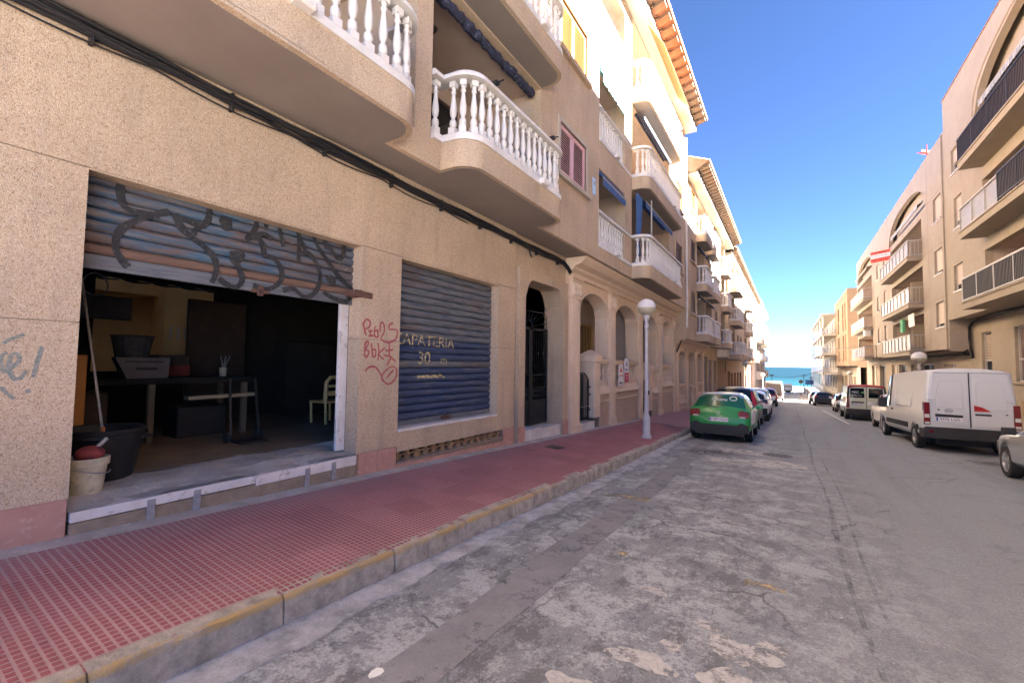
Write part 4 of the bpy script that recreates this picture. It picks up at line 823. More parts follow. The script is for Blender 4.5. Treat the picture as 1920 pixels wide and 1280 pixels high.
# ------------------------------------------------------------------ second building: arcade porch below, loggias above
B = thing('apartment_building', (-5, 17, -2), 'building with the stone arcade porch and blue awnings, beyond the workshop', 'building')
def arcade(bld, bays, cols, ztop, zspr, zhead, zc0, zc1, y0, y1, zpar, gates, Xb=-6.7, cap=True):
    """arched porch front: bays [(ya,yb)], columns [(ya,yb)]; cornice between zc0 and zc1"""
    def head(ya, yb):
        def fn(t):
            u = 2*t-1; return zspr+(zhead-zspr)*sqrt(max(0, 1-u*u))
        return fn
    b = MB(); archwall(b, LF(-5.03), y0, y1, -3.6, zc0+.05, [(a, c, -3.6, head(a, c)) for a, c in bays], .42, 20); b.obj('arcade_wall', M['arcade'], bld)
    for a, c in bays:   # archivolt moulding
        b = MB(); P = [((a+c)/2-(c-a)/2*cos(t), zspr+(zhead-zspr)*sin(t)) for t in frange(0, pi, 22)]; ym = (a+c)/2
        for (p, q), (p2, q2) in zip(P, P[1:]):
            def o(p, q, k): return (ym+(p-ym)*k, zspr+(q-zspr)*k+.0)
            A1, A2, B1, B2 = o(p,q,1.0), o(p2,q2,1.0), o(p,q,1.10), o(p2,q2,1.10)
            for (u1,v1),(u2,v2),xa,xb in ((A1,A2,-5.03,-4.985),(A1,A2,-4.985,None),(B1,B2,-5.03,-4.985)):
                if xb is not None: b.face([(xa,u1,v1),(xa,u2,v2),(xb,u2,v2),(xb,u1,v1)])
                else: b.face([(-4.985,*A1),(-4.985,*A2),(-4.985,*B2),(-4.985,*B1)])
        b.obj('arch_moulding', M['arcade'], bld)
    for a, c in cols:   # pilasters with base and capital
        w = (c-a)/2; m = (a+c)/2; zb_ = pw(m); p = MB()
        p.cbox(-5.06,-4.93,m-w*.72,m+w*.72,zb_+.1,ztop-.52,.012); p.box(-4.935,-4.918,m-w*.42,m+w*.42,zb_+.45,ztop-.6)
        p.cbox(-5.06,-4.90,m-w*.95,m+w*.95,zb_-.2,zb_+.16,.015); p.cbox(-5.06,-4.91,m-w*.82,m+w*.82,zb_+.16,zb_+.24,.015); o = p.obj('pilaster', M['arcade'], bld)
        p = MB(); p.cbox(-5.06,-4.90,m-w*.86,m+w*.86,ztop-.60,ztop-.53,.012); p.cbox(-5.06,-4.925,m-w*.74,m+w*.74,ztop-.53,ztop-.06,.012); p.cbox(-5.06,-4.86,m-w*1.0,m+w*1.0,ztop-.07,ztop,.012)
        if cap:
            for s in (-1, 0, 1):
                for zz, r in ((ztop-.42,.055),(ztop-.26,.065)): p.lathe([(.0,-.11),(r*.8,-.06),(r,.02),(r*.55,.085),(0,.1)], 8, (-4.915, m+s*w*.52, zz))
            for s in (-1, 1): p.tube([(-4.89, m+s*w*.75+.05*cos(t)*(1-t/12), ztop-.13+.05*sin(t)*(1-t/12)) for t in frange(0, 8, 18)], .016, 5)
        p.obj('capital', M['arcade'], o, smooth=40)
    b = MB(); prof = [(-5.05,zc0),(-4.92,zc0),(-4.92,zc0+.1*(zc1-zc0)/.45),(-4.82,zc0+.36*(zc1-zc0)),(-4.80,zc0+.5*(zc1-zc0)),(-4.62,zc0+.62*(zc1-zc0)),(-4.50,zc0+.85*(zc1-zc0)),(-4.46,zc1),(-5.05,zc1)]
    b.prism(prof, y0+.02, y1-.02, lambda x, z, y: (x, y, z)); b.obj('cornice', M['arcade'], bld)
    # porch behind
    b = MB(); b.face([(Xb,y0,-3),(Xb,y1,-3),(Xb,y1,zc0),(Xb,y0,zc0)]); b.face([(-5.45,y0,zhead+.25),(-5.45,y1,zhead+.25),(Xb,y1,zhead+.25),(Xb,y0,zhead+.25)])
    for y in (y0, y1)+tuple(c[0]+.3 for c in cols[2:-1:2]): b.face([(-5.45,y,-3),(Xb,y,-3),(Xb,y,zc0),(-5.45,y,zc0)])
    b.face([(-5.0,y0,zpar-1.35),(-5.0,y1,zpar-1.45),(Xb,y1,zpar-1.45),(Xb,y0,zpar-1.35)]); b.obj('porch', M['recess'], bld)
bays = [(11.49,13.80),(14.45,17.02),(17.72,20.05),(20.95,22.95)]; cols = [(10.75,11.50),(13.78,14.47),(17.0,17.76),(20.05,20.95),(22.9,23.6)]
arcade(B, bays, cols, 2.38, 1.50, 2.13, 2.38, 2.84, 10.66, 23.6, .13, None)
smallbal = MB(); smallbal.lathe([(.045,0),(.045,.05),(.028,.07),(.055,.17),(.05,.24),(.025,.36),(.03,.40),(.045,.43),(.045,.5)], 10); SB = smallbal.mesh('parapet_baluster', M['arcade'], smooth=40)
M['arcadetile'] = mat('cream glazed wall tile', (.54, .39, .29), (.48, .34, .245), 3, .55, .1, 30, c3=(.58,.44,.35), s3=7, coords='World')
def parapet(bld, y0, y1, zt, closed=False, sill=.2):
    b = MB(); b.cbox(-5.34,-4.96,y0,y1,zt-.13,zt-.04,.012); b.cbox(-5.38,-4.92,y0-.01,y1+.01,zt-.05,zt+.02,.015); o = b.obj('parapet', M['arcade'], bld)
    b = MB(); b.cbox(-5.32,-4.98,y0,y1,zt-.80,zt-.63,.012); b.hexa([(-5.3,y0,zt-1.02),(-4.90,y0,zt-1.02),(-4.90,y1,zt-1.02),(-5.3,y1,zt-1.02),(-5.3,y0,zt-.80),(-5.0,y0,zt-.80),(-5.0,y1,zt-.80),(-5.3,y1,zt-.80)]); b.cbox(-5.3,-4.87,y0-.02,y1+.02,zt-1.06,zt-1.0,.012); b.cbox(-5.3,-4.94,y0,y1,zt-1.30,zt-1.25,.01); b.obj('base_moulding', M['arcade'], o)
    n = max(2, round((y1-y0)/.235)); 
    for i in range(n): inst(SB, 'baluster', o, (-5.13, y0+(y1-y0)*(i+.5)/n, zt-.63))
    if closed: MB().box(-5.3,-5.2,y0,y1,zt-.66,zt-.1).obj('infill', M['arcade'], o)
    MB().box(-5.3,-4.985,y0,y1,-4,zt-1.05).obj('dado', M['mortar'], o)
    th, tw = .30, .42; zz = zt-1.06; r = 0
    while zz > pw(y1)-.1 and r < 6:
        yy0 = y0 - (tw/2 if r % 2 else 0)
        while yy0 < y1:
            a, c = max(y0, yy0+.003), min(y1, yy0+tw-.003)
            if c-a > .05: b = MB(); b.box(-5.0,-4.965,a,c,zz-th+.004,zz); b.obj('wall_tile', M['arcadetile'], o)
            yy0 += tw
        zz -= th; r += 1
    return o
def gatepost(bld, y, zt):
    b = MB(); b.cbox(-5.40,-4.93,y-.24,y+.24,zt-1.9,zt-.24,.012); b.cbox(-5.45,-4.88,y-.29,y+.29,zt-.24,zt-.02,.02)
    m = [(-5.43,y-.27,zt-.02),(-4.90,y-.27,zt-.02),(-4.90,y+.27,zt-.02),(-5.43,y+.27,zt-.02)]; t_ = [(-5.2,y-.05,zt+.13),(-5.12,y-.05,zt+.13),(-5.12,y+.05,zt+.13),(-5.2,y+.05,zt+.13)]; b.hexa(m+t_); b.obj('gate_post', M['arcade'], bld)
def irongate(bld, y0, y1, z0, z1):
    b = MB(); b.box(-5.12,-5.08,y0,y0+.05,z0,z1); b.box(-5.12,-5.08,y1-.06,y1,z0,z1-.05); b.box(-5.11,-5.09,y0,y1,z0+.02,z0+.06); b.box(-5.12,-5.08,(y0+y1)/2-.04,(y0+y1)/2+.04,z0,z1+.12)
    b.tube([(-5.1, y0+(y1-y0)*t, z1-.03+.2*sin(pi*t)) for t in frange(0,1,12)], .018, 5)
    for zz in (z1-.28, z0+.25, z0+.7): b.box(-5.13,-5.05,y1-.02,y1+.09,zz,zz+.04)
    o = b.obj('garden_gate', M['blackmetal'], bld); n = 7
    for i in range(n):
        t = (i+.5)/n; q = MB(); q.tube([(-5.1,y0+(y1-y0)*t,z0+.03),(-5.1,y0+(y1-y0)*t,z1-.03+.2*sin(pi*t))], .011, 5); q.obj('gate_bar', M['blackmetal'], o)
gatepost(B, 12.72, .30); parapet(B, 12.98, 13.80, .13); irongate(B, 11.50, 12.42, -1.62, -.42); MB().box(-5.5,-4.95,11.5,12.55,-2.2,-1.68).obj('gate_step', M['marble'], B)
parapet(B, 14.46, 17.02, .13); gatepost(B, 18.85, .0); parapet(B, 19.1, 20.05, -.16); irongate(B, 17.75, 18.6, -2.05, -.8); parapet(B, 20.95, 22.95, .05, True)
# porch windows, door, shutter
b = MB(); wall(b, lambda u,v,d: (-6.66-d,u,v), 14.3, 16.6, .0, 1.55, [(14.42,16.48,.1,1.45)], .05); w_ = b.obj('porch_window', M['gold'], B)
b = MB()
for i in range(14): b.tube([(-6.6,14.5+.148*i,.1),(-6.6,14.5+.148*i,1.45)], .012, 4)
b.obj('window_grille', M['gold'], w_); MB().box(-6.69,-6.67,14.42,16.48,.1,1.45).obj('pane', M['glass'], w_)
b = MB(); wall(b, lambda u,v,d: (-6.66-d,u,v), 12.1, 13.4, -1.2, 1.5, [(12.2,13.3,-1.2,1.4)], .05); b.obj('porch_door_frame', M['arcade'], B); MB().box(-6.70,-6.67,12.2,13.3,-1.2,1.4).obj('porch_door', M['wood'], B)
b = MB(); b.box(-6.68,-6.64,18.6,19.6,-1.2,.85); b.obj('porch_door', M['wood'], B)
b = MB(); b.box(-5.40,-5.37,20.95,22.95,.55,2.1); b.obj('porch_blind', M['signwhite'], B); MB().box(-5.47,-5.44,20.95,22.95,-.5,1.0).obj('pane', M['glass'], B)
b = MB(); b.tube([(-6.0,15.7,2.3),(-6.0,15.7,1.5)], .01, 5); b.lathe([(.03,1.5),(.08,1.42),(.09,1.25),(.05,1.2)], 8, (-6.0,15.7,0)); b.obj('porch_lantern', M['blackmetal'], B)
# two sale boards on the parapet
for (y, z0, z1, lab, k) in [(14.72, -.72, .0, 'white sale board with orange triangle tied to the arcade parapet', 0), (15.32, -.62, .22, 'white and pink sale board with rounded top tied to the parapet', 1)]:
    t_ = thing('sale_board', (-4.86, y, z0), lab, 'sign')
    b = MB(); pts = [(-.24,z0),(.24,z0),(.24,z1-.1),(.18,z1),(-.18,z1),(-.24,z1-.1)]; b.prism([(y+p,q) for p,q in pts], -4.875, -4.86, lambda u,v,x: (x,u,v)); b.obj('board', M['signwhite'], t_)
    mp_ = lambda z: plane_mtx((-4.857, y, z), (0,1,0), (0,0,1))
    if k == 0:
        b = MB(); b.prism([(y-.12,z1-.26),(y+.12,z1-.26),(y,z1-.06)], -4.86, -4.856, lambda u,v,x: (x,u,v)); b.obj('logo', M['signred'], t_)
        text('lettering', 'SE VENDE', .085, mp_(z0+.34), M['signred'], t_); text('lettering', '608 877', .10, mp_(z0+.10), M['ink'], t_)
    else:
        b = MB(); b.box(-4.86,-4.856,y-.23,y+.23,z0+.01,z0+.34); b.obj('colour_band', mat('pink sign band', (.60,.10,.13)), t_)
        text('lettering', 'VENTA', .12, mp_(z0+.44), mat('violet ink', (.20,.18,.42)), t_); text('lettering', 'T', .24, mp_(z0+.17), M['inkwhite'], t_)
        b = MB(); b.prism([(y-.1,z1-.26),(y+.1,z1-.26),(y,z1-.12)], -4.86, -4.856, lambda u,v,x: (x,u,v)); b.obj('logo', mat('violet logo', (.20,.18,.42)), t_)
# upper storeys
LG = [(11.30, 13.55), (14.28, 19.75)]; WB = (20.95, 22.35); YB1 = 23.25; holes = []
for k in range(3):
    z = ZS+FL*k; holes += [(LG[0][0], LG[0][1], z+.40, z+FL-.42), (LG[1][0], LG[1][1], z+.40, z+FL-.03), (WB[0], WB[1], z+1.66, z+2.86)]
b = MB(); wall(b, LF(-4.37), YE+.003, YB1, ZS, ZS+3*FL, holes, .28); b.obj('upper_wall', M['pebble2'], B)
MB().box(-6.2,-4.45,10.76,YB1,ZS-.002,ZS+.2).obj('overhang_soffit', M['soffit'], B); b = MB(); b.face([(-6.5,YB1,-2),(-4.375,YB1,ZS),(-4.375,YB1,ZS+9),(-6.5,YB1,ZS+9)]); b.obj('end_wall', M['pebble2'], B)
for k in range(3):
    z = ZS+FL*k
    loggia(B, LG[0][0], LG[0][1], z+.40, z+FL-.43); loggia(B, LG[1][0], LG[1][1], z+.40, z+FL-.04)
    balcony(B, 14.3, 19.75, z, bal=BAL_LO, scup=(17.8,))
    o = part_empty('flat_balustrade', B, (-4.37, 12.7, z+.4)); balustrade(o, [(-4.36,11.30),(-4.36,14.26)], z+.36, BAL_LO)
    b = MB(); b.cbox(-4.39,-4.24,12.55,12.78,z+.38,z+.47,.015); b.obj('scupper', M['white'], o)
    shutter_window(B, WB[0], WB[1], z+1.66, z+2.86, m='brownsh' if k == 0 else 'wood')
valance(B, 11.45, 13.45, ZS+FL-.50, -4.42, 'blue', .22, .12); valance(B, 14.9, 18.9, ZS+FL-.10, -4.42, 'blue', .20, .35)
valance(B, 11.45, 13.45, ZS+2*FL-.50, -4.42, 'teal', .26, .12); valance(B, 14.9, 18.9, ZS+2*FL-.10, -4.42, 'navy', .10, .30)
b = MB(); n = 26; k0 = 0
for i in range(n+1):
    y = 14.36+.62*i/n; x = -4.25+.05*sin(i*1.9)
    b.v += [(x+.02, 14.36+.62*i/n, ZS+FL-.12), (x, 14.45+.42*i/n, ZS+1.9), (x-.02, 14.5+.22*i/n, ZS+1.25), (x, 14.46+.3*i/n, ZS+.8)]
for i in range(n):
    for j in range(3): b.f.append([4*i+j, 4*i+4+j, 4*i+5+j, 4*i+1+j]); b.m.append(0)
tag(b.obj('awning_curtain', M['blue']), 'gathered dark blue canvas curtain hanging in the first floor balcony corner', 'curtain')
b = MB(); b.tube([(-4.0,15.35,ZS+.6),(-4.0,15.35,ZS+FL-.1)], .025, 6); b.obj('awning_pole', M['railgrey'], B)
b = MB(); b.hexa([(-3.95,14.6,ZS+3*FL-.15),(-3.45,14.9,ZS+3*FL-.9),(-3.45,19.3,ZS+3*FL-.9),(-3.95,19.5,ZS+3*FL-.15),(-3.95,14.6,ZS+3*FL-.13),(-3.45,14.9,ZS+3*FL-.88),(-3.45,19.3,ZS+3*FL-.88),(-3.95,19.5,ZS+3*FL-.13)]); b.obj('awning', M['orangecanvas'], B)
eave(B, YE+.01, YB1, ZS+3*FL+.02); roof_back(B, YE+.01, YB1, ZS+3*FL)
b = MB(); b.tube([(-4.30,23.2,1.9),(-4.30,23.2,11.6)], .05, 7); b.obj('downpipe', M['white'], B)
b = MB(); b.tube([(-4.93,23.55,2.35),(-4.6,23.5,2.2),(-4.55,23.6,1.5),(-4.9,23.7,.7)], .035, 6); tag(b.obj('drooping_cable', M['cable']), 'black cable drooping down between the arcade building and the next house', 'cable')

# ------------------------------------------------------------------ third building
C3 = thing('apartment_building', (-5, 31, -2.6), 'third building on the left with three small arches and chamfered balconies', 'building')
ZC, FC = 1.36, 2.8
arcade(C3, [(24.5,26.35),(27.1,29.2),(29.9,31.85)], [(23.7,24.5),(26.3,27.15),(29.15,29.95),(31.85,32.5)], .95, .33, .78, 1.02, 1.36, 23.62, 32.6, -.95, None, cap=False)
parapet(C3, 24.5, 26.35, -1.0, True); gatepost(C3, 28.2, -1.2); parapet(C3, 28.45, 29.2, -1.25, True); parapet(C3, 29.9, 31.85, -1.1, True)
b = MB(); wall(b, LF(-5.0), 32.6, 39.5, -3.6, ZC, [(32.9,34.4,-3.5,.66),(34.75,36.35,-3.5,.44),(37.1,39.0,-3.5,.42)], .3); b.obj('ground_wall', M['pebble'], C3)
for a, c, zt in [(32.9,34.4,.66),(34.75,36.35,.44),(37.1,39.0,.42)]: MB().box(-5.2,-5.16,a,c,-3.6,zt).obj('garage_door', mat('grey garage door', (.26,.25,.24), (.22,.21,.20), 3, .6, stretch=(1,12,1)), C3)
holes = []
for k in range(3):
    z = ZC+FC*k; holes += [(24.6,25.9,z+1.5,z+2.6),(26.6,29.2,z+.4,z+FC-.05),(29.45,32.1,z+.4,z+FC-.05),(33.6,34.6,z+1.4,z+2.5),(36.9,39.2,z+.4,z+FC-.05)]
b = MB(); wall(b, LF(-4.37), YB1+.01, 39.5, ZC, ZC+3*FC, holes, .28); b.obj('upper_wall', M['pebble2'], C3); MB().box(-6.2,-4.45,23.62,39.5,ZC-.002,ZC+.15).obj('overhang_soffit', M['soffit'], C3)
MB().box(-4.9,-4.38,YB1+.012,23.62,1.3,2.0).obj('corner_soffit', M['pebble2'], C3)
for k in range(3):
    z = ZC+FC*k
    for a, c in ((26.6,29.2),(29.45,32.1),(36.9,39.2)): loggia(C3, a, c, z+.4, z+FC-.06, depth=1.2)
    balcony(C3, 26.2, 28.7, z, r=.25, bal=BAL_LO); balcony(C3, 29.6, 32.1, z, r=.25, bal=BAL_LO); balcony(C3, 36.8, 39.3, z, r=.25, bal=BAL_LO)
    shutter_window(C3, 24.6, 25.9, z+1.5, z+2.6, m='brownsh' if k < 2 else 'wood'); shutter_window(C3, 33.6, 34.6, z+1.4, z+2.5, m='brownsh' if k < 2 else 'wood')
    if k < 2: valance(C3, 26.7, 29.1, z+FC-.08, -4.4, 'navy', .18, .2); valance(C3, 29.6, 32.0, z+FC-.08, -4.4, 'navy', .18, .2)
eave(C3, YB1+.3, 40.6, ZC+3*FC+.02, Xo=-3.25, cp=.5); roof_back(C3, YB1+.05, 40.6, ZC+3*FC)
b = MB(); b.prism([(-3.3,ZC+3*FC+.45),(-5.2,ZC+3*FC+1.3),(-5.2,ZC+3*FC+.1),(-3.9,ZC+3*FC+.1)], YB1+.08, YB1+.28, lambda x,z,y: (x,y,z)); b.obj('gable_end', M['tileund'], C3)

# ------------------------------------------------------------------ fourth: ochre ground floor, corner balconies; fifth: tall pale block by the sea
D = thing('apartment_building', (-5, 58, -4), 'fourth building on the left with an ochre ground floor and red hipped roof', 'building')
ZD, FD = .62, 2.85
b = MB(); dd = [(46.8,48.6),(49.5,51.0),(52.4,54.2),(55.6,57.4),(58.6,60.6)]; wall(b, LF(-5.0), 39.52, 78, -6, ZD, [(a,c,-5.8,-.72 if i else -.5) for i,(a,c) in enumerate(dd)]+[(44.6,45.4,-.6,.5),(65,68,-5,-1.2),(70,74,-5,-1.2)], .35); b.obj('ground_wall', M['orange'], D)
b = MB(); [b.box(-5.3,-5.2,a,c,-6,0) for a, c in dd+[(65,68),(70,74),(44.6,45.4)]]; b.obj('dark_doorways', M['brownsh'], D)
holes = []
for k in range(3):
    z = ZD+FD*k; holes += [(42.4,45.6,z+.35,z+FD-.1),(47.5,48.8,z+1.3,z+2.4),(51,52.2,z+1.2,z+2.4),(56,59,z+.35,z+FD-.1),(62,63.2,z+1.2,z+2.4),(67,70,z+.35,z+FD-.1),(73,74.2,z+1.2,z+2.4)]
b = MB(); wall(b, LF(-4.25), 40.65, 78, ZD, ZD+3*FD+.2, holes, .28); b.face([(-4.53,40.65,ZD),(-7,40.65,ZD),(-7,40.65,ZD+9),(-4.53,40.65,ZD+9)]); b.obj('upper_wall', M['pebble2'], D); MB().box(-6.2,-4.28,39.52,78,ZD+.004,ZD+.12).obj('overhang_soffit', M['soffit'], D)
for k in range(3):
    z = ZD+FD*k
    for a, c in ((42.4,45.6),(56,59),(67,70)): loggia(D, a, c, z+.35, z+FD-.12, Xw=-4.25, depth=1.2)
    balcony(D, 41.2, 45.9, z-.02, Xw=-4.25, Xf=-3.25 if k == 0 else -3.45, r=.3, bal=BAL_LO); balcony(D, 55.8, 59.2, z-.02, Xw=-4.25, Xf=-3.5, r=.3, bal=BAL_LO); balcony(D, 66.8, 70.2, z-.02, Xw=-4.25, Xf=-3.5, r=.3, bal=BAL_LO)
    for a, c in ((47.5,48.8),(51,52.2),(62,63.2),(73,74.2)): shutter_window(D, a, c, z+1.3, z+2.4, X=-4.25, m='brownsh', sill=False)
zt = ZD+3*FD+.2
eave(D, 40.8, 78, zt, Xw=-4.25, Xs=-3.95, Xo=-3.55, cp=.7); roof_back(D, 40.8, 78, zt)
b = MB(); b.hexa([(-3.6,40.7,zt+.45),(-3.6,40.9,zt+.45),(-6.0,43,zt+1.4),(-8,40.7,zt+.45),(-3.6,40.7,zt+.5),(-3.6,40.9,zt+.5),(-6.0,43,zt+1.5),(-8,40.7,zt+.5)]); b.obj('roof_hip', M['tile'], D)
E_ = thing('apartment_building', (-5, 95, -5), 'tall pale building at the sea end of the left side with stacked balconies', 'building')
b = MB(); hs = []
for k in range(5):
    z = -2.0+2.9*k; hs += [(81,84,z+.3,z+2.5),(86,89,z+.3,z+2.5),(92,93.2,z+1.1,z+2.3),(96,99,z+.3,z+2.5),(103,106,z+.3,z+2.5),(109,110.2,z+1.1,z+2.3)]
wall(b, LF(-4.6), 78.02, 114, -6, 12.6, hs, .3); b.face([(-4.9,78.02,-6),(-14,78.02,-6),(-14,78.02,12.6),(-4.9,78.02,12.6)]); b.face([(-4.9,114,-6),(-14,114,-6),(-14,114,12.6),(-4.9,114,12.6)]); b.face([(-4.9,78.02,12.6),(-14,78.02,12.6),(-14,114,12.6),(-4.9,114,12.6)]); b.obj('wall', M['cream'], E_)
MB().box(-5.9,-5.85,78.5,113.5,-5.5,12.4).obj('dark_openings', M['recess'], E_)
for k in range(5):
    z = -2.0+2.9*k
    for a, c in ((80.8,84.2),(85.8,89.2),(95.8,99.2),(102.8,106.2)):
        b = MB(); b.box(-4.6,-3.7,a,c,z,z+.28); o = b.obj('balcony', M['cream'], E_); b = MB(); b.box(-3.78,-3.7,a,c,z+.28,z+1.22); b.box(-4.6,-3.78,a,a+.08,z+.28,z+1.22); b.box(-4.6,-3.78,c-.08,c,z+.28,z+1.22); b.obj('balcony_parapet', M['white'] if k % 2 else M['cream'], o)
        if k < 3: valance(E_, a+.3, c-.3, z+2.55, -4.55, 'greycanvas', .2, .4)

# ------------------------------------------------------------------ right-hand buildings
def rrail(par, x0, x1, y0, y1, z0, h, m='railgrey', fill=None, fillname='railing_panel', pitch=.12, npan=6, endpan=False):
    """front and near/far end railing of a balcony; fill = panel material for the front"""
    b = MB()
    for y in frange(y0, y1, npan): b.box(x0-.02,x0+.025,y-.02,y+.02,z0,z0+h)
    b.box(x0-.03,x0+.03,y0-.02,y1+.02,z0+h-.03,z0+h+.03); b.box(x0-.02,x0+.02,y0,y1,z0+.05,z0+.09)
    for y in (y0, y1): b.box(x0,x1,y-.025,y+.025,z0+h-.03,z0+h+.03); b.box(x0,x1,y-.02,y+.02,z0+.05,z0+.09)
    fr = b.obj('railing_frame', M[m], par)
    b = MB()
    for y in (y0, y1):
        n = max(3, int((x1-x0)/.14))
        for i in range(1, n): x = x0+(x1-x0)*i/n; b.box(x-.012,x+.012,y-.012,y+.012,z0+.09,z0+h-.03)
    o = b.obj('end_bars', M[m], fr); o['kind'] = 'stuff'
    if fill:
        ys = frange(y0, y1, npan)
        for a, c in zip(ys, ys[1:]): MB().box(x0+.03,x0+.045,a+.025,c-.025,z0+.10,z0+h-.04).obj(fillname, M[fill], fr)
    if not fill or fill == 'reed':
        b = MB(); n = int((y1-y0)/pitch)
        for i in range(1, n): y = y0+(y1-y0)*i/n; b.box(x0-.012,x0+.012,y-.012,y+.012,z0+.09,z0+h-.03)
        o = b.obj('railing_bars', M['raildark' if fill == 'reed' else m], fr); o['kind'] = 'stuff'
    return fr
def rslab(bld, y0, y1, z0, z1, x0, x1, lip=True):
    b = MB(); b.box(x0,x1,y0,y1,z0,z1); b.box(x0-.04,x1,y0-.04,y1+.04,z1,z1+.05); o = b.obj('balcony', M['rslab'], bld); MB().box(x0+.12,x1,y0+.12,y1-.12,z0-.006,z0+.02).obj('soffit', M['rslab'], o); return o
def rwindow(bld, y0, y1, z0, z1, X, blind=.6, m='persiana', sill=True):
    o = MB().box(X+.16,X+.18,y0,y1,z0,z1).obj('window', M['glass'], bld)
    zb_ = z1-(z1-z0)*blind; MB().box(X+.11,X+.14,y0,y1,zb_,z1).obj('roller_blind', M[m], o)
    b = MB(); wall(b, lambda u,v,d: (X+.09+d,u,v), y0, y1, z0, z1, [(y0+.05,y1-.05,z0+.05,z1-.05)], .05); b.obj('frame', M['railgrey'], o)
    if sill: MB().box(X-.05,X+.2,y0-.04,y1+.04,z0-.07,z0-.003).obj('sill', M['marble'], o)
    return o
def rloggia(bld, y0, y1, z0, z1, X, depth=1.5, m='recess'):
    xb = X+depth; b = MB(); t = .26; e = .004
    b.face([(X+t,y0-e,z0),(xb,y0-e,z0),(xb,y0-e,z1),(X+t,y0-e,z1)]); b.face([(X+t,y1+e,z0),(xb,y1+e,z0),(xb,y1+e,z1),(X+t,y1+e,z1)]); b.face([(xb,y0-e,z0),(xb,y1+e,z0),(xb,y1+e,z1),(xb,y0-e,z1)])
    b.face([(X+t,y0,z0+.004),(xb,y0,z0+.004),(xb,y1,z0+.004),(X+t,y1,z0+.004)]); b.face([(X+t,y0,z1-.004),(xb,y0,z1-.004),(xb,y1,z1-.004),(X+t,y1,z1-.004)])
    o = b.obj('loggia', M[m], bld); ym = (y0+y1)/2; MB().box(xb-.05,xb-.02,ym-1.0,ym+1.0,z0+.02,z0+2.1).obj('balcony_door', M['glass'], o); 
    b = MB(); wall(b, lambda u,v,d: (xb-.07+d,u,v), ym-1.08, ym+1.08, z0+.02, z0+2.18, [(ym-1,ym-.03,z0+.08,z0+2.1),(ym+.03,ym+1,z0+.08,z0+2.1)], .05); b.obj('door_frame', M['railgrey'], o); return o
def roundhead(cy, hw, zs_, hgt):
    def fn(t):
        u = 2*t-1; return zs_+hgt*max(0, 1-abs(u)**2.6)**.5
    return fn
# --- nearest right building (tall, ochre, reed screened balconies)
R1 = thing('apartment_building', (7.5, 20, -2.5), 'tall nearest building on the right, ochre render, brown reed screened balconies', 'building')
XR, X1T, RY0 = 7.0, 14.05, 31.1
ZF = [2.52, 5.52, 8.52]
wins = [(28.75,30.05,3.85,5.12), (28.6,29.75,6.9,8.4), (28.5,29.95,9.7,11.95)]
recs = [(12.0, 26.0), (12.0, 26.0)]
hol = [(14.0,25.95,2.95,5.0),(14.0,25.95,5.95,8.0),(14.0,25.95,8.95,10.65)]+wins
b = MB(); wall(b, RF(XR), -2.5, 31.1, 2.52, 10.9, hol, .26); archwall(b, RF(XR), -2.5, 31.1, 10.9, X1T, [(10.5, 26.6, 10.9, roundhead(18.5, 8, 11.15, 2.1))], .26, 30); b.face([(XR+.26,31.1,2.52),(13,31.1,2.52),(13,31.1,X1T),(XR+.26,31.1,X1T)]); b.face([(XR+.26,-2.5,X1T),(13,-2.5,X1T),(13,31.1,X1T),(XR+.26,31.1,X1T)]); b.face([(XR+.26,-2.5,2.52),(13,-2.5,2.52),(13,-2.5,X1T),(XR+.26,-2.5,X1T)]); b.obj('upper_wall', M['rwall'], R1); MB().face; q = MB(); q.face([(8.1,-2.5,-4),(13,-2.5,-4),(13,-2.5,2.52),(8.1,-2.5,2.52)]); q.obj('end_wall', M['rwall'], R1)
b = MB(); b.box(XR-.03,XR+.2,-2.5,31.13,X1T,X1T+.06); b.obj('coping', M['tile'], R1)
b = MB(); P = [(18.55-8.18*cos(t)*abs(cos(t))**-.18 if abs(cos(t)) > .02 else 18.55, 11.15+2.2*sin(t)**.75) for t in frange(.0, pi, 40)]
for (y0,z0),(y1,z1) in zip(P, P[1:]): b.tube([(XR-.01,y0,z0),(XR-.01,y1,z1)], .05, 5, cap=False)
b.obj('arch_moulding', M['rslab'], R1)
b = MB(); b.box(XR+.05,XR+1.8,10.3,26.7,10.62,10.9); b.face([(XR+.5,10,10.9),(XR+.5,27,10.9),(XR+.5,27,13.6),(XR+.5,10,13.6)]); b.obj('balcony_beam', M['rwall'], R1)
valance(R1, 12, 25.9, 11.55, XR+.25, 'greycanvas', .25, -.30)
for k in range(3):
    rloggia(R1, 14.0, 25.95, ZF[k]+.43, [5.0,8.0,10.65][k], XR)
for a, c, z0, z1 in wins: rwindow(R1, a, c, z0, z1, XR, .75)
for k in range(3):
    z = ZF[k]; o = rslab(R1, 14.0, 25.8, z, z+.26, 6.22, XR+.01)
    if k == 1:
        rrail(o, 6.24, XR, 21.6, 25.76, z+.31, .98, 'railgrey', 'clearpanel', 'mesh_panel', npan=3); rrail(o, 6.18, XR, 14.0, 21.55, z+.31, .98, 'raildark', 'reed', 'reed_panel', .115, npan=5)
    else: rrail(o, 6.24, XR, 14.0, 25.76, z+.31, .98, 'railgrey' if k == 0 else 'raildark', 'reed', 'reed_panel', .115, npan=7)
    for yd in (17.0, 21.6): MB().box(XR-.0,XR+1.5,yd-.06,yd+.06,z+.31,z+2.4).obj('balcony_divider', M['rslab'], o)
    if k > 0: b = MB(); b.cbox(XR-.25,XR+.05,16.6,19.0,ZF[k]-.22,ZF[k]-.04,.03); b.obj('awning_case', M['white'], R1)
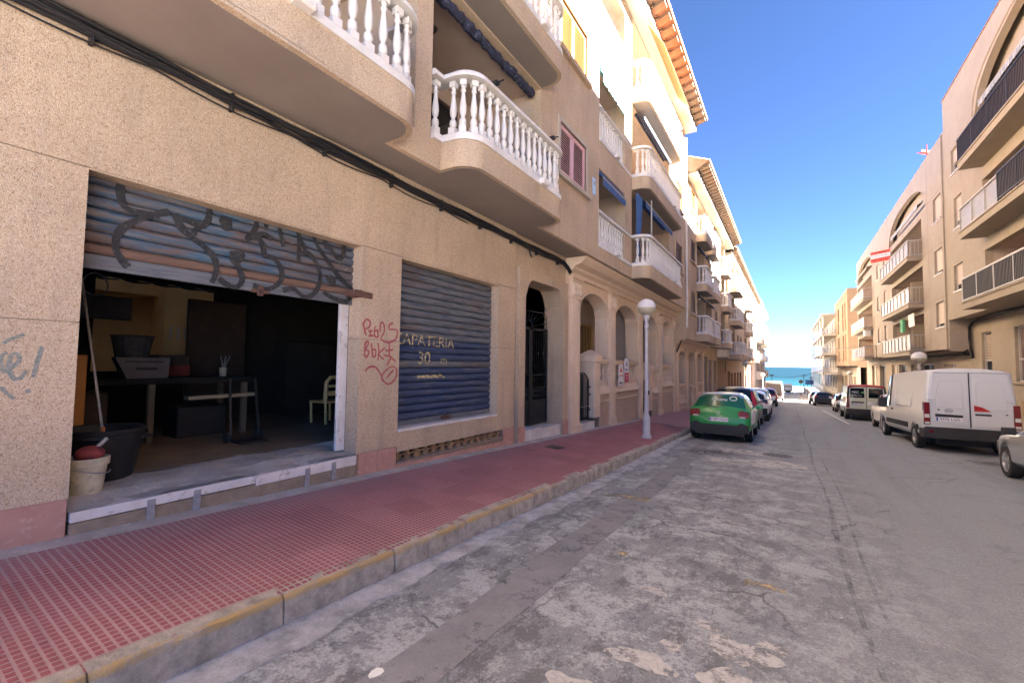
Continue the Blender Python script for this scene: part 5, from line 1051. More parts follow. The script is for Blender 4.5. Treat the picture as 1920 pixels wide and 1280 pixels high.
b = MB(); wall(b, RF(7.8), -2.5, 31.1, -4, 2.52, [(28.55,29.75,-2.2,1.78),(22.6,26.1,-.45,1.78),(16,19.5,-.45,1.78)], .3); b.obj('ground_wall', M['rwall'], R1); MB().box(7.02,8.2,-2.5,31.1,2.525,2.7).obj('overhang_soffit', M['rslab'], R1)
for a, c, z0 in ((28.55,29.75,-2.2),(22.6,26.1,-.45),(16,19.5,-.45)):
    w_ = MB().box(7.98,8.0,a,c,z0,1.78).obj('window', M['glass'], R1)
    b = MB(); wall(b, lambda u,v,d: (7.9+d,u,v), a, c, z0, 1.78, [(a+.06,c-.06,z0+.06,.42),(a+.06,c-.06,.5,1.72)], .06); b.obj('frame', M['railgrey'], w_)
    b = MB(); n = 16 if c-a < 2 else 0
    for i in range(n): b.box(7.94,7.96,a+.35,c-.08,.52+.072*i,.575+.072*i)
    for i in range(20 if n == 0 else 0): b.box(7.945,7.95+.02*(i%2),a+.08+(c-a-.16)*i/20,a+.08+(c-a-.16)*(i+.8)/20,z0+.1,1.7)
    b.obj('blind_slats', M['persiana'] if n else M['brownsh'], w_)['kind'] = 'stuff'
b = MB(); b.cbox(7.72,7.85,22.2,26.3,-.56,-.47,.01); b.obj('sill', M['rslab'], R1)
b = MB(); 
for i in range(9): b.cbox(7.70,7.80,20.5+.55*i,20.97+.55*i,-1.75,-1.2,.01)
b.obj('brick_vents', M['claybr'], R1)
# thick cable under the overhang, then down the corner
cb = thing('cable_bundle', (7.75, 25, 2.4), 'thick black cable under the right overhang, turning down at its corner', 'cable')
b = MB(); b.tube([(7.7, y, 2.42+.03*sin(y)) for y in frange(8, 29.8, 24)]+[(7.68,30.4,2.35),(7.66,30.8,2.1),(7.68,30.85,1.5),(7.7,30.85,.9),(7.7,30.7,.6)], .07, 7); b.obj('cable', M['cable'], cb, smooth=60)
b = MB(); b.tube([(7.72, y, .78+.02*sin(y*2)) for y in frange(31.3, 64, 40)], .06, 6); b.tube([(7.6,30.9,1.0),(7.55,31.3,.85),(7.7,31.6,.78)], .05, 6); b.obj('cable', M['cable'], cb, smooth=60)
MB().box(9.0,13,-2.49,31.09,-4,X1T-.05).obj('rear_mass', M['rwall'], R1)
# --- second right building
R2 = thing('apartment_building', (7.5, 48, -3.3), 'second building on the right with milky panelled balconies in two stacks', 'building')
T2, Z2, F2 = 12.5, .94, 2.93
stA, stB = (36.0, 45.6), (55.4, 66.0); hol = []; W2 = []
for k in range(4):
    z = Z2+F2*k
    if k < 3: hol += [(stA[0],stA[1],z+.35,z+F2-.45),(stB[0],66.0,z+.35,z+F2-.45)]
    for a, c in ((31.9,33.4),(48.0,49.2),(51.3,52.6)):
        if k < 3: W2.append((a, c, z+1.36+(.25 if a > 40 and False else 0), z+2.72))
b = MB(); wall(b, RF(XR), 31.11, 66.4, Z2, Z2+3*F2, hol+W2, .26); 
archwall(b, RF(XR), 31.11, 66.4, Z2+3*F2, T2, [(35.0, 46.4, Z2+3*F2, roundhead(0,0,Z2+3*F2+.1,1.75)), (54.6, 66.0, Z2+3*F2, roundhead(0,0,Z2+3*F2+.1,1.75))], .26, 24)
b.face([(XR+.26,31.11,T2),(13,31.11,T2),(13,66.4,T2),(XR+.26,66.4,T2)]); b.face([(XR+.26,66.4,Z2),(13,66.4,Z2),(13,66.4,T2),(XR+.26,66.4,T2)]); b.face([(XR,31.14,Z2),(7.8,31.14,Z2),(7.8,31.14,2.6),(XR,31.14,2.6)]); b.obj('upper_wall', M['rwall2'], R2)
b = MB()
for (a, c) in (stA, stB): b = MB(); b.box(XR+.02,XR+1.5,a-.8,min(66.3,c+.8),Z2+3*F2-.25,Z2+3*F2+.02); b.face([(XR+.5,a-1,Z2+3*F2),(XR+.5,min(66.3,c+1),Z2+3*F2),(XR+.5,min(66.3,c+1),T2-.1),(XR+.5,a-1,T2-.1)]); b.obj('balcony_beam', M['rwall'], R2)
for a, c, z0, z1 in W2: rwindow(R2, a, c, z0, z1, XR, .85)
for k in range(3):
    z = Z2+F2*k
    for j, (a, c) in enumerate((stA, stB)):
        rloggia(R2, a, c, z+.35, z+F2-.46, XR); o = rslab(R2, a, c, z-.1, z+.13, 6.30, XR+.01); rrail(o, 6.33, XR, a+.03, c-.04, z+.18, .98, 'railgrey', 'panel', npan=8)
        if j == 0: MB().box(XR+.3,XR+1.4,40.8,40.95,z+.2,z+2.2).obj('balcony_divider', M['rslab'], o)
        b = MB(); b.box(XR+.02,XR+.06,a,c,z+F2-.46,z+F2-.1); b.obj('lintel_band', M['rwall'], o)
valance(R2, 36.6, 45.2, Z2+3*F2+.75, XR+.2, 'greycanvas', .25, -.25); valance(R2, 56, 65, Z2+3*F2+.6, XR+.2, 'rslab', .2, -.5)
b = MB(); b.tube([(6.95,31.3,1.0),(6.95,31.3,12.4)], .035, 6); b.obj('downpipe', M['rwall'], R2)
b = MB()
for k in range(1, 4): b.box(XR-.004,XR+.01,31.12,66.4,Z2+F2*k-.02,Z2+F2*k)
for y in (34.6, 47.0, 54.2): b.box(XR-.004,XR+.01,y,y+.02,Z2,T2)
b.obj('render_joints', M['mortar'], R2)
b = MB(); hol = [(33.5,36,-6,.3),(38,41.5,-2.6,.35),(43,44.4,-6,.3),(46,48.6,-6,.35),(49.2,51.8,-6,.35),(55,58,-6,.3),(60,63,-6,.3)]; wall(b, RF(7.8), 31.12, 66.4, -7, Z2, hol, .3); b.obj('ground_wall', M['rwall'], R2); MB().box(7.0,8.3,31.12,66.4,Z2+.004,Z2+.12).obj('overhang_soffit', M['rslab'], R2)
for i, (a, c, z0, z1) in enumerate(hol): w_ = MB().box(8.0,8.02,a,c,z0,z1).obj('shop_front', M['glass'] if i % 2 else M['persiana'], R2); b = MB(); wall(b, lambda u,v,d: (7.94+d,u,v), a, c, z0, z1, [(a+.07,(a+c)/2-.04,z0,z1-.07),((a+c)/2+.04,c-.07,z0,z1-.07)], .05); b.obj('frame', M['railgrey'], w_)
MB().box(9.0,13,31.13,66.39,-7,T2-.05).obj('rear_mass', M['rwall2'], R2)
# hanging laundry, aerial, air conditioner
b = MB(); n = 10
for i in range(n):
    y0, y1 = 37.2+1.7*i/n, 37.2+1.7*(i+1)/n; b.face([(6.75+.03*sin(i*2),y0,3.55),(6.75+.03*sin(i*2+2),y1,3.55),(6.78+.03*sin(i*2+2),y1,2.75),(6.78+.03*sin(i*2),y0,2.75)])
tag(b.obj('laundry_sheet', M['signwhite']), 'pale sheet drying in a first floor balcony of the second right building', 'laundry')
b = MB(); b.box(6.85,7.0,41.2,41.9,2.6,3.5); tag(b.obj('green_cloth', mat('green cloth', (.12,.42,.22))), 'green cloth hanging in a first floor balcony beside the pale sheet', 'laundry')
t_ = thing('roof_aerial', (8.2, 38, 12.5), 'magenta red television aerial on the roof edge of the second right building', 'aerial')
b = MB(); b.tube([(7.6,37.2,12.5),(7.6,37.2,14.3)], .025, 5); b.obj('mast', M['signred'], t_); b = MB(); b.tube([(7.6,36.4,13.4),(7.6,38.6,14.4)], .02, 5)
for i in range(8): y = 36.5+.27*i; b.tube([(7.35,y,13.45+.122*i),(7.85,y,13.45+.122*i)], .012, 4); b.tube([(7.6,y,13.3+.122*i),(7.6,y,13.62+.122*i)], .012, 4)
b.obj('elements', M['signred'], t_)
b = MB(); b.cbox(6.4,6.9,55.6,56.7,3.2,4.0,.02); tag(b.obj('air_conditioner', M['white']), 'white air conditioner box above a far balcony of the second right building', 'air conditioner')
t_ = thing('sale_banner', (6.4, 45.7, 9), 'red and white sale banner on an upper balcony of the second right building', 'banner')
bx, by = Vector((5.86, 46.6, 0)), Vector((6.96, 45.68, 0)); bd = (by-bx); bl = bd.length; bd.normalize(); bn = Vector((bd.y, -bd.x, 0)); zb0, zb1 = 8.72, 9.60
def bpt(a, z, k): q = bx+bd*a+bn*k; return (q.x, q.y, zb0+z)
for nm, a, c, m in (('red_band', .64, .88, 'signred'), ('white_band', .33, .64, 'signwhite'), ('red_band', .0, .33, 'signred')): b = MB(); b.prism([(0,a),(bl,a),(bl,c),(0,c)], -.01, .01, bpt); b.obj(nm, M[m], t_)
for s_, sz, z, m, q in (('SE VENDE', .21, .76, 'ink', 1.15), ('EUPHOUSES', .24, .485, 'ink', 1.0), ('965 358 732', .22, .165, 'ink', 1.0)): c_ = bx+bd*(bl/2)+bn*.014; text('lettering', s_, sz, plane_mtx((c_.x,c_.y,zb0+z),bd,(0,0,1)), M[m], t_, sx=q)
# --- third right building with tall strip windows, and the corner building by the sea
R3 = thing('apartment_building', (7.5, 86, -4.5), 'orange building on the right beyond the side street, with tall strip windows', 'building')
b = MB(); hol = []
for a, c in ((79.6,80.9),(82.4,84.2),(89.2,91.6)):
    hol += [(a,c,1.0,4.9),(a,c,5.5,9.6)]
wall(b, RF(7.0), 77, 97, .1, 11.2, hol, .3); b.face([(7.3,77,.1),(14,77,.1),(14,77,11.2),(7.3,77,11.2)]); b.face([(7.3,77,11.2),(14,77,11.2),(14,97,11.2),(7.3,97,11.2)]); b.obj('wall', M['orange'], R3)
for a, c, z0, z1 in hol: 
    w_ = MB().box(7.2,7.22,a,c,z0,z1).obj('window', M['glass'], R3); zz = (z0+z1)/2; MB().box(7.14,7.18,a,c,z0,zz-.2).obj('roller_blind', M['brownsh'], w_); MB().box(7.1,7.16,a,c,zz-.2,zz+.1).obj('spandrel', M['rslab'], w_)
b = MB(); wall(b, RF(7.9), 77, 97, -8, .1, [(78,80.5,-8,-1.2),(82,84,-8,-1.2),(85,87,-8,-1.2),(89,93,-8,-1.2)], .4); b.obj('ground_wall', M['rwall'], R3); MB().box(8.2,8.3,77.5,96.5,-8,-.5).obj('dark_doorways', M['brownsh'], R3); MB().box(7.0,8.0,77,97,.08,.3).obj('overhang_soffit', M['rslab'], R3)
MB().box(9.0,14,77.01,96.99,-8,11.15).obj('rear_mass', M['orange'], R3)
R4 = thing('apartment_building', (6, 112, -5.5), 'corner building nearest the sea on the right with open wraparound balconies', 'building')
b = MB(); hol = [(a, a+2.6, -4.2+3.4*k+.4, -4.2+3.4*k+2.6) for k in range(4) for a in (99, 104, 110, 118, 126, 134)]; wall(b, RF(7.2), 97.02, 142, -8, 9.6, hol, .3); b.face([(7.5,97.02,-8),(16,97.02,-8),(16,97.02,9.6),(7.5,97.02,9.6)]); b.face([(7.5,97.02,9.6),(16,97.02,9.6),(16,142,9.6),(7.5,142,9.6)]); b.obj('wall', M['cream'], R4); MB().box(7.5,7.55,97.5,141.5,-7.8,9.4).obj('dark_openings', M['brownsh'], R4)
for k in range(5):
    z = -4.6+3.4*k+ (0 if k < 4 else .2); o = MB().box(4.9,7.3,94.6,142,z,z+.3).obj('balcony' if k < 4 else 'roof_slab', M['cream'], R4)
    if k < 4:
        rrail(o, 4.95, 7.2, 94.7, 141.9, z+.3, 1.05, 'railgrey', 'panel', npan=16); b = MB()
        for y in (95.2, 104, 113, 122, 131, 141.5): b = MB(); b.box(5.0,5.22,y-.12,y+.12,z+.3,z+3.4); b.obj('balcony_post', M['white'], o)
b = MB(); b.box(4.95,5.0,98,103,2.0,2.9); b.box(5.2,5.3,100,101,5.2,6.4); b.obj('terrace_screens', M['brownsh'], R4)
MB().box(9.0,16,97.05,141.9,-8,9.55).obj('rear_mass', M['cream'], R4)
# low terrace wall and steps before the corner building
b = MB(); b.prism([(2.9,-7.2),(2.9,-3.9),(3.15,-3.9),(3.15,-7.2)], 79, 134, lambda x,z,y: (x,y,z-.031*(y-79)*.6)); tag(b.obj('garden_wall', M['rwall2']), 'long low pinkish terrace wall along the far right pavement', 'wall')

# ------------------------------------------------------------------ street lamps, signs, wires
def lamp(x, y, z, label, h=3.45, rg=.25, group='street lamps'):
    t = thing('street_lamp', (x, y, z), label, 'street lamp', group)
    b = MB(); b.lathe([(.135,0),(.135,.05),(.12,.07),(.115,.10),(.10,.12),(.10,.55),(.09,.60),(.065,.64),(.058,.70),(.052,1.3),(.056,1.31),(.056,1.36),(.050,1.37),(.045,h-.55),(.058,h-.54),(.058,h-.50),(.042,h-.48),(.042,h-.42),(.07,h-.40),(.07,h-.30),(.05,h-.28),(.05,h-.20),(.10,h-.10),(.105,h-.06)], 16, (x,y,z)); b.obj('post', M['lampwhite'], t, smooth=35)
    zc = z+h+rg*.62
    b = MB(); b.lathe([(rg*sin(a), zc-rg*.9*cos(a)) for a in frange(.42, pi/2, 8)], 20, (x,y,0)); b.obj('lamp_bowl', M['globelow'], t, smooth=60)
    b = MB(); b.lathe([(rg*1.015*cos(a)+.0001, zc+rg*1.0*sin(a)) for a in frange(0, pi/2, 9)], 20, (x,y,0)); b.lathe([(rg*1.04,zc-.012),(rg*1.04,zc+.012)], 20, (x,y,0)); b.obj('lamp_shade', M['globe'], t, smooth=60)
    return t
lp = lamp(-3.36, 12.35, pz(-3.36, 12.35), 'white street lamp with a globe in front of the arcade')
b = MB(); b.box(-3.30,-3.285,12.31,12.39,-.82,-.70); b.obj('sticker', M['ink'], lp)
lamp(-3.36, 45.0, pz(-3.36, 45), 'street lamp beside the ochre ground floor far down the left pavement')
lamp(6.0, 32.2, zr(32.2)+.14, 'street lamp whose globe rises behind the big white van', 3.25, .34)
lamp(5.75, 62.0, zr(62)+.14, 'street lamp before the far right balconies, just above the black hatchback', 3.35)
lamp(-3.2, 72, pz(-3.2, 72), 'street lamp beside the sunlit left wall near the sea', 3.1)
for x, y, h, lab in [(2.5, 110, 3.8, 'thin dark lamp post near the sea, left of the blue signs'), (3.4, 99, 3.3, 'thin dark lamp post near the sea, right of the blue signs'), (-2.9, 100, 3.6, 'thin dark lamp post by the beach at the left kerb')]:
    z = zr(y)+.1; t = thing('lamp_post', (x,y,z), lab, 'lamp post'); b = MB(); b.tube([(x,y,z),(x,y,z+h)], .06, 6); b.obj('post', M['raildark'], t); b = MB(); b.lathe([(.05,0),(.42,.05),(.42,.1),(.1,.22)], 8, (x,y,z+h)); b.obj('lamp_head', M['raildark'], t)
t = thing('road_sign', (1.6, 88, zr(88)), 'round dark road sign on a pole by the far right kerb', 'road sign'); z = zr(88)+.1
b = MB(); b.tube([(1.6,88,z),(1.6,88,z+2.6)], .035, 6); b.obj('pole', M['raildark'], t); b = MB(); b.lathe([(.32,-.02),(.32,.02)], 14, f=lambda p,q,r: (1.6+p, 87.95+r, z+2.55+q)); b.obj('sign_disc', M['raildark'], t)
for x, y, lab in [(2.9, 101.0, 'blue beach sign panel nearer the road'), (3.5, 102.0, 'blue beach sign panel nearer the corner building')]:
    z = zr(y); t = thing('sign_panel', (x,y,z), lab, 'sign'); b = MB(); b.box(x-.4,x+.4,y,y+.05,z+2.2,z+3.1); b.obj('panel', mat('blue sign', (.05,.12,.35)), t); b = MB(); b.tube([(x,y+.08,z),(x,y+.08,z+2.9)], .04, 5); b.obj('pole', M['raildark'], t)
def wire(p, q, sag, lab, r=.018):
    P = [Vector(p).lerp(Vector(q), t)-Vector((0,0,sag*4*t*(1-t))) for t in frange(0,1,24)]; b = MB(); b.tube(P, r, 5); tag(b.obj('overhead_wire', M['cable']), lab, 'wire')
wire((6.9,53.5,2.15), (-4.6,105,3.4), .25, 'upper wire slung across the street before the sea', .028)
wire((4.9,95,-.45), (-4.6,110,-1.7), .9, 'lower sagging wire slung across the street before the sea', .035)
b = MB(); b.tube([(6.96,53.5,2.15),(6.96,53.4,2.0),(6.96,53.4,.95)], .03, 5); tag(b.obj('wall_cable', M['cable']), 'short black cable dropping down the second right building from the wire', 'cable')

# ------------------------------------------------------------------ things in the workshop doorway
zf = -1.235
t = thing('tub', (-6.02, 1.62, zf), 'large black rubber tub just inside the workshop doorway', 'tub')
def tubo(b, prof, cx, cy, n=24, sq=1.0): b.lathe(prof, n, (cx, cy, zf), cap=False)
b = MB(); b.lathe([(.0,0.0),(.265,0),(.275,.02),(.36,.47),(.375,.475),(.38,.50),(.365,.51),(.345,.50),(.335,.46),(.255,.03),(.0,.025)], 28, (-6.02,1.62,zf), cap=False); b.obj('tub_body', M['black'], t, smooth=40)
b = MB(); b.lathe([(.365,.43),(.385,.435),(.385,.45),(.366,.455)], 28, (-6.02,1.62,zf), cap=False); b.obj('rim_band', M['black'], t)
b = MB(); b.hexa([(-5.80,1.90,zf+.40),(-5.74,1.98,zf+.41),(-5.70,1.94,zf+.41),(-5.76,1.86,zf+.40),(-5.78,1.92,zf+.43),(-5.66,2.02,zf+.44),(-5.63,1.97,zf+.44),(-5.74,1.88,zf+.43)]); b.obj('handle', M['black'], t)
b = MB(); b.tube([(-6.10,1.70,zf+.03),(-6.12,1.66,zf+.50)], .02, 8); t = thing('broom', (-6.1,1.7,zf), 'broom with a grey handle standing in the black tub', 'broom')
b.obj('socket', M['orangecanvas'], t); b = MB(); b.tube([(-6.12,1.66,zf+.48),(-6.28,1.47,.80)], .013, 8); b.obj('handle', M['steel'], t)
t = thing('bucket', (-5.43, 1.37, zf), 'dirty cream plastic bucket by the left door jamb', 'bucket'); M['bucket'] = mat('dirty cream plastic', (.60,.54,.40), (.40,.37,.28), 9, .6, c3=(.25,.26,.22), s3=16, k3=(.6,.7))
b = MB(); b.lathe([(.0,0),(.125,0),(.15,.25),(.165,.255),(.168,.32),(.158,.325),(.150,.31),(.14,.26),(.12,.02),(0,.015)], 24, (-5.43,1.37,zf), cap=False); b.obj('bucket_body', M['bucket'], t, smooth=40)
b = MB(); b.tube([(-5.43+.17*cos(a), 1.37+.17*sin(a), zf+.24-.06*sin((a+.6)*1.0)) for a in frange(-.7, 1.4, 10)], .006, 5); b.obj('wire_handle', M['steel'], t)
t = thing('ladle', (-5.45, 1.38, zf+.3), 'red plastic scoop with a pale handle lying in the cream bucket', 'scoop')
bm = bmesh.new(); bmesh.ops.create_uvsphere(bm, u_segments=14, v_segments=9, radius=.10); bmesh.ops.scale(bm, vec=(1,1.1,.75), verts=bm.verts); bmesh.ops.translate(bm, vec=(-5.45,1.40,zf+.345), verts=bm.verts); b = MB(); b.bm(bm); b.obj('scoop_bowl', mat('dull red plastic', (.30,.05,.05), (.22,.04,.04), 8), t, smooth=60); b = MB(); b.tube([(-5.45,1.45,zf+.40),(-5.47,1.52,zf+.47)], .02, 6); b.obj('handle', M['steel'], t)
t = thing('cabinet', (-6.6, 1.0, zf), 'orange wooden cabinet in the left corner of the workshop', 'cabinet'); b = MB(); b.cbox(-7.2,-6.55,.75,1.62,zf,.02,.01); b.obj('carcass', M['wood'], t); MB().box(-6.55,-6.535,1.3,1.46,-.62,-.42).obj('dark_patch', M['darkwood'], t)
t = thing('workbench', (-8.2, 2.5, zf), 'dark workbench with pale legs deep in the workshop', 'table'); b = MB(); b.cbox(-8.7,-7.7,1.7,4.0,-.38,-.30,.01); b.obj('bench_top', M['dark'], t)
for x, y in ((-7.78,2.62),(-7.78,3.9),(-8.6,1.8),(-8.6,3.9)): b = MB(); b.cbox(x-.04,x+.04,y-.04,y+.04,zf,-.38,.006); b.obj('leg', mat('pale wooden leg', (.13,.105,.07)), t)
t = thing('tool_box', (-8.0, 2.5, -.3), 'grey machine case standing on the workbench', 'tool box'); b = MB(); b.hexa([(-8.3,2.42,-.30),(-7.85,2.36,-.30),(-7.85,2.84,-.30),(-8.3,2.84,-.30),(-8.3,2.3,.0),(-7.85,2.22,.0),(-7.85,2.86,.0),(-8.3,2.86,.0)]); b.obj('case', mat('grey lilac plastic', (.13,.12,.125), (.10,.09,.095), 6), t)
b = MB(); b.box(-7.85,-7.835,2.33,2.78,-.07,-.05); b.box(-7.85,-7.835,2.45,2.7,-.18,-.14); b.obj('dark_slots', M['black'], t)
t = thing('basket', (-8.6, 2.6, -.3), 'round grey basket behind the machine case', 'basket'); b = MB(); b.lathe([(0,0.0),(.20,0),(.26,.34),(.28,.35),(.27,.36),(.24,.33),(0,.33)], 18, (-8.7,2.66,-.02), cap=False); b.obj('basket_body', mat('grey weave', (.12,.105,.10), (.08,.07,.07), 20, .9), t)
t = thing('monitor', (-8.5, 2.2, .6), 'black screen on a dark wall post in the workshop', 'screen'); b = MB(); b.cbox(-8.6,-8.5,1.95,2.57,.56,.90,.01); b.obj('screen', M['black'], t); b = MB(); b.box(-8.8,-8.6,1.75,2.16,-1.2,2.6); b.obj('post', M['dark'], t)
b = MB(); b.tube([(-8.45, 2.12+.14*cos(a)*(1-.15*sin(a)), 1.05+.16*sin(a)) for a in frange(0, 2*pi, 20)], .012, 5); tag(b.obj('hanging_hoop', M['steel']), 'thin pale hoop hanging on the dark post above the screen', 'hoop')
t = thing('plastic_chair', (-7.6, 5.4, zf), 'cream plastic garden chair half hidden by the right door jamb', 'chair'); M['chairp'] = mat('cream plastic', (.56,.40,.17), rough=.4)
cx_, cy_ = -7.55, 5.25
b = MB(); b.cbox(cx_-.5,cx_,cy_+.02,cy_+.5,-.83,-.79,.015); b.obj('seat', M['chairp'], t)
for x, y in ((cx_,cy_+.04),(cx_,cy_+.46),(cx_-.46,cy_+.04),(cx_-.46,cy_+.46)): b = MB(); b.tube([(x+.03,y,zf),(x,y,-.80)], .026, 6); b.obj('leg', M['chairp'], t)
b = MB(); b.tube([(cx_,cy_+.03,-.8),(cx_,cy_+.05,-.42),(cx_,cy_+.14,-.33),(cx_,cy_+.45,-.33)], .04, 6); b.tube([(cx_,cy_+.08,-.5),(cx_,cy_+.46,-.5)], .03, 6); b.tube([(cx_,cy_+.08,-.64),(cx_,cy_+.46,-.64)], .05, 6); b.obj('backrest', M['chairp'], t)
for (x0,x1,y0,y1,z0,z1,m_,lab) in [(-8.4,-7.9,3.0,3.7,-1.23,-.75,'black','dark crate under the workbench'), (-9.9,-9.4,5.6,6.8,-1.23,.4,'dark','dark cupboard at the back right of the workshop'), (-8.9,-8.3,1.75,2.3,-1.23,-.5,'darkwood','brown box under the left end of the workbench'), (-9.3,-8.7,3.0,3.45,-.30,.05,'darkwood','small brown crate on the back of the workbench')]:
    b = MB(); b.cbox(x0,x1,y0,y1,z0,z1,.015); b.box(x0+.05,x1+.004,y0+.05,y1-.05,(z0+z1)/2-.012,(z0+z1)/2+.012) ; tag(b.obj('crate' if 'cupboard' not in lab else 'cupboard', M[m_]), lab, 'crate' if 'cupboard' not in lab else 'cupboard')
b = MB(); b.hexa([(-7.7,3.0,-.62),(-7.55,3.0,-.62),(-7.5,3.95,-.60),(-7.65,3.95,-.60),(-7.7,3.0,-.57),(-7.55,3.0,-.57),(-7.5,3.95,-.55),(-7.65,3.95,-.55)]); tag(b.obj('plank', mat('pale plank', (.30,.25,.17))), 'pale plank lying across the lower shelf of the workbench', 'plank')
t = thing('door_panel', (-9.3, 3.6, 0), 'dark door leaf standing open against the yard opening', 'door'); MB().cbox(-9.6,-9.5,3.72,4.75,-1.2,1.12,.01).obj('leaf', M['darkwood'], t)
t = thing('hand_truck', (-6.4, 3.6, zf), 'dark hand truck in the shadow at the right of the workshop', 'hand truck'); b = MB(); b.tube([(-6.9,3.3,zf+.1),(-7.1,3.35,-.3)], .02, 6); b.tube([(-6.9,3.7,zf+.1),(-7.1,3.72,-.3)], .02, 6); b.box(-6.9,-6.6,3.3,3.7,zf+.02,zf+.05); b.obj('frame', M['black'], t); b = MB(); b.lathe([(.08,-.03),(.08,.03)], 12, f=lambda p,q,r: (-6.95+p, 3.27+r, zf+.09+q)); b.lathe([(.08,-.03),(.08,.03)], 12, f=lambda p,q,r: (-6.95+p, 3.73+r, zf+.09+q)); b.obj('wheels', M['tyre'], t)

M['tray'] = mat('dull red tray', (.20,.035,.03), (.15,.03,.025), 8)
b = MB(); b.cbox(-8.95,-8.6,3.06,3.42,-.30,-.12,.01); b.box(-8.6,-8.59,3.12,3.36,-.20,-.17); tag(b.obj('drawer_box', M['tray']), 'dull red drawer box on the workbench before the yellow yard', 'box')
t = thing('brush_pot', (-8.3,3.8,-.3), 'small pale pot with brushes at the right end of the workbench', 'pot'); b = MB(); b.lathe([(.05,0),(.06,.15)], 10, (-8.3,3.8,-.30)); b.obj('pot', M['bucket'], t)
for i, (dy, dx) in enumerate([(-.06,.02),(.05,-.03),(.09,.03)]): b = MB(); b.tube([(-8.3,3.8,-.2),(-8.3+dx,3.8+dy,.05)], .012, 5); b.obj('brush', M['steel'], t)
t = thing('shelf_unit', (-9.0, 7.2, zf), 'dark shelf unit along the right inner wall of the workshop', 'shelf'); b = MB(); b.box(-9.6,-6.6,7.3,7.7,-1.2,-1.1); b.obj('frame', M['darkwood'], t)
for k in range(4): MB().cbox(-9.6,-6.6,7.3,7.7,-.6+.55*k,-.57+.55*k,.004).obj('shelf_board', M['darkwood'], t)
for i, (x, z, w_, h_, m_) in enumerate([(-9.2,-.57,.5,.3,'rust'),(-8.5,-.57,.4,.4,'black'),(-7.6,-.57,.6,.25,'wood'),(-9.0,-.02,.6,.3,'black'),(-8.0,-.02,.4,.35,'tray'),(-7.2,-.02,.5,.3,'rust'),(-8.6,.53,.7,.35,'wood'),(-7.4,.53,.5,.4,'black')]):
    b = MB(); b.cbox(x,x+w_,7.32,7.66,z+.003,z+h_,.01); b.box(x+.05,x+w_-.05,7.31,7.321,z+h_*.4,z+h_*.7); tag(b.obj('storage_box', M[m_]), ['rusty low box on the bottom shelf, far end','tall black box on the bottom shelf','flat wooden box on the bottom shelf, near end','black box on the middle shelf, far end','dull red box on the middle shelf','rusty box on the middle shelf, near end','wide wooden box on the upper shelf','black box on the upper shelf'][i], 'box', 'boxes on the workshop shelves')

# ------------------------------------------------------------------ vehicles
def wheel(par, x, y, r, w=.2, side=1):
    b = MB(); f = lambda p, q, s: (x+s*side, y+p, r+q)
    b.lathe([(r*.64,-w/2),(r*.93,-w/2),(r,-w/2+.03),(r,w/2-.03),(r*.94,w/2),(r*.66,w/2),(r*.64,w/2-.02)], 24, f=f, cap=False); o = b.obj('wheel', M['tyre'], par, smooth=40)
    b = MB(); b.lathe([(r*.64,-w/2),(r*.66,w/2-.005),(r*.60,w/2-.012),(r*.56,w/2-.05),(0,w/2-.06)], 24, f=f, cap=False)
    for k in range(5):
        a = 2*pi*k/5; c, s = cos(a), sin(a); pts = []
        for rr, hw, dz in ((r*.10,.04,w/2-.015),(r*.60,.03,w/2-.012)):
            for t in (-1, 1): pts.append((rr*c-t*hw*s, rr*s+t*hw*c, dz))
        lo = [(p, q, z-.05) for p, q, z in pts]; b.hexa([f(*lo[0]), f(*lo[1]), f(*lo[3]), f(*lo[2]), f(*pts[0]), f(*pts[1]), f(*pts[3]), f(*pts[2])])
    b.obj('rim', M['rim'], o)
def lerp_key(keys, y):
    if y <= keys[0][0]: return keys[0][1:]
    for a, c in zip(keys, keys[1:]):
        if y <= c[0]:
            t = (y-a[0])/(c[0]-a[0]); return tuple(p+(q-p)*t for p, q in zip(a[1:], c[1:]))
    return keys[-1][1:]
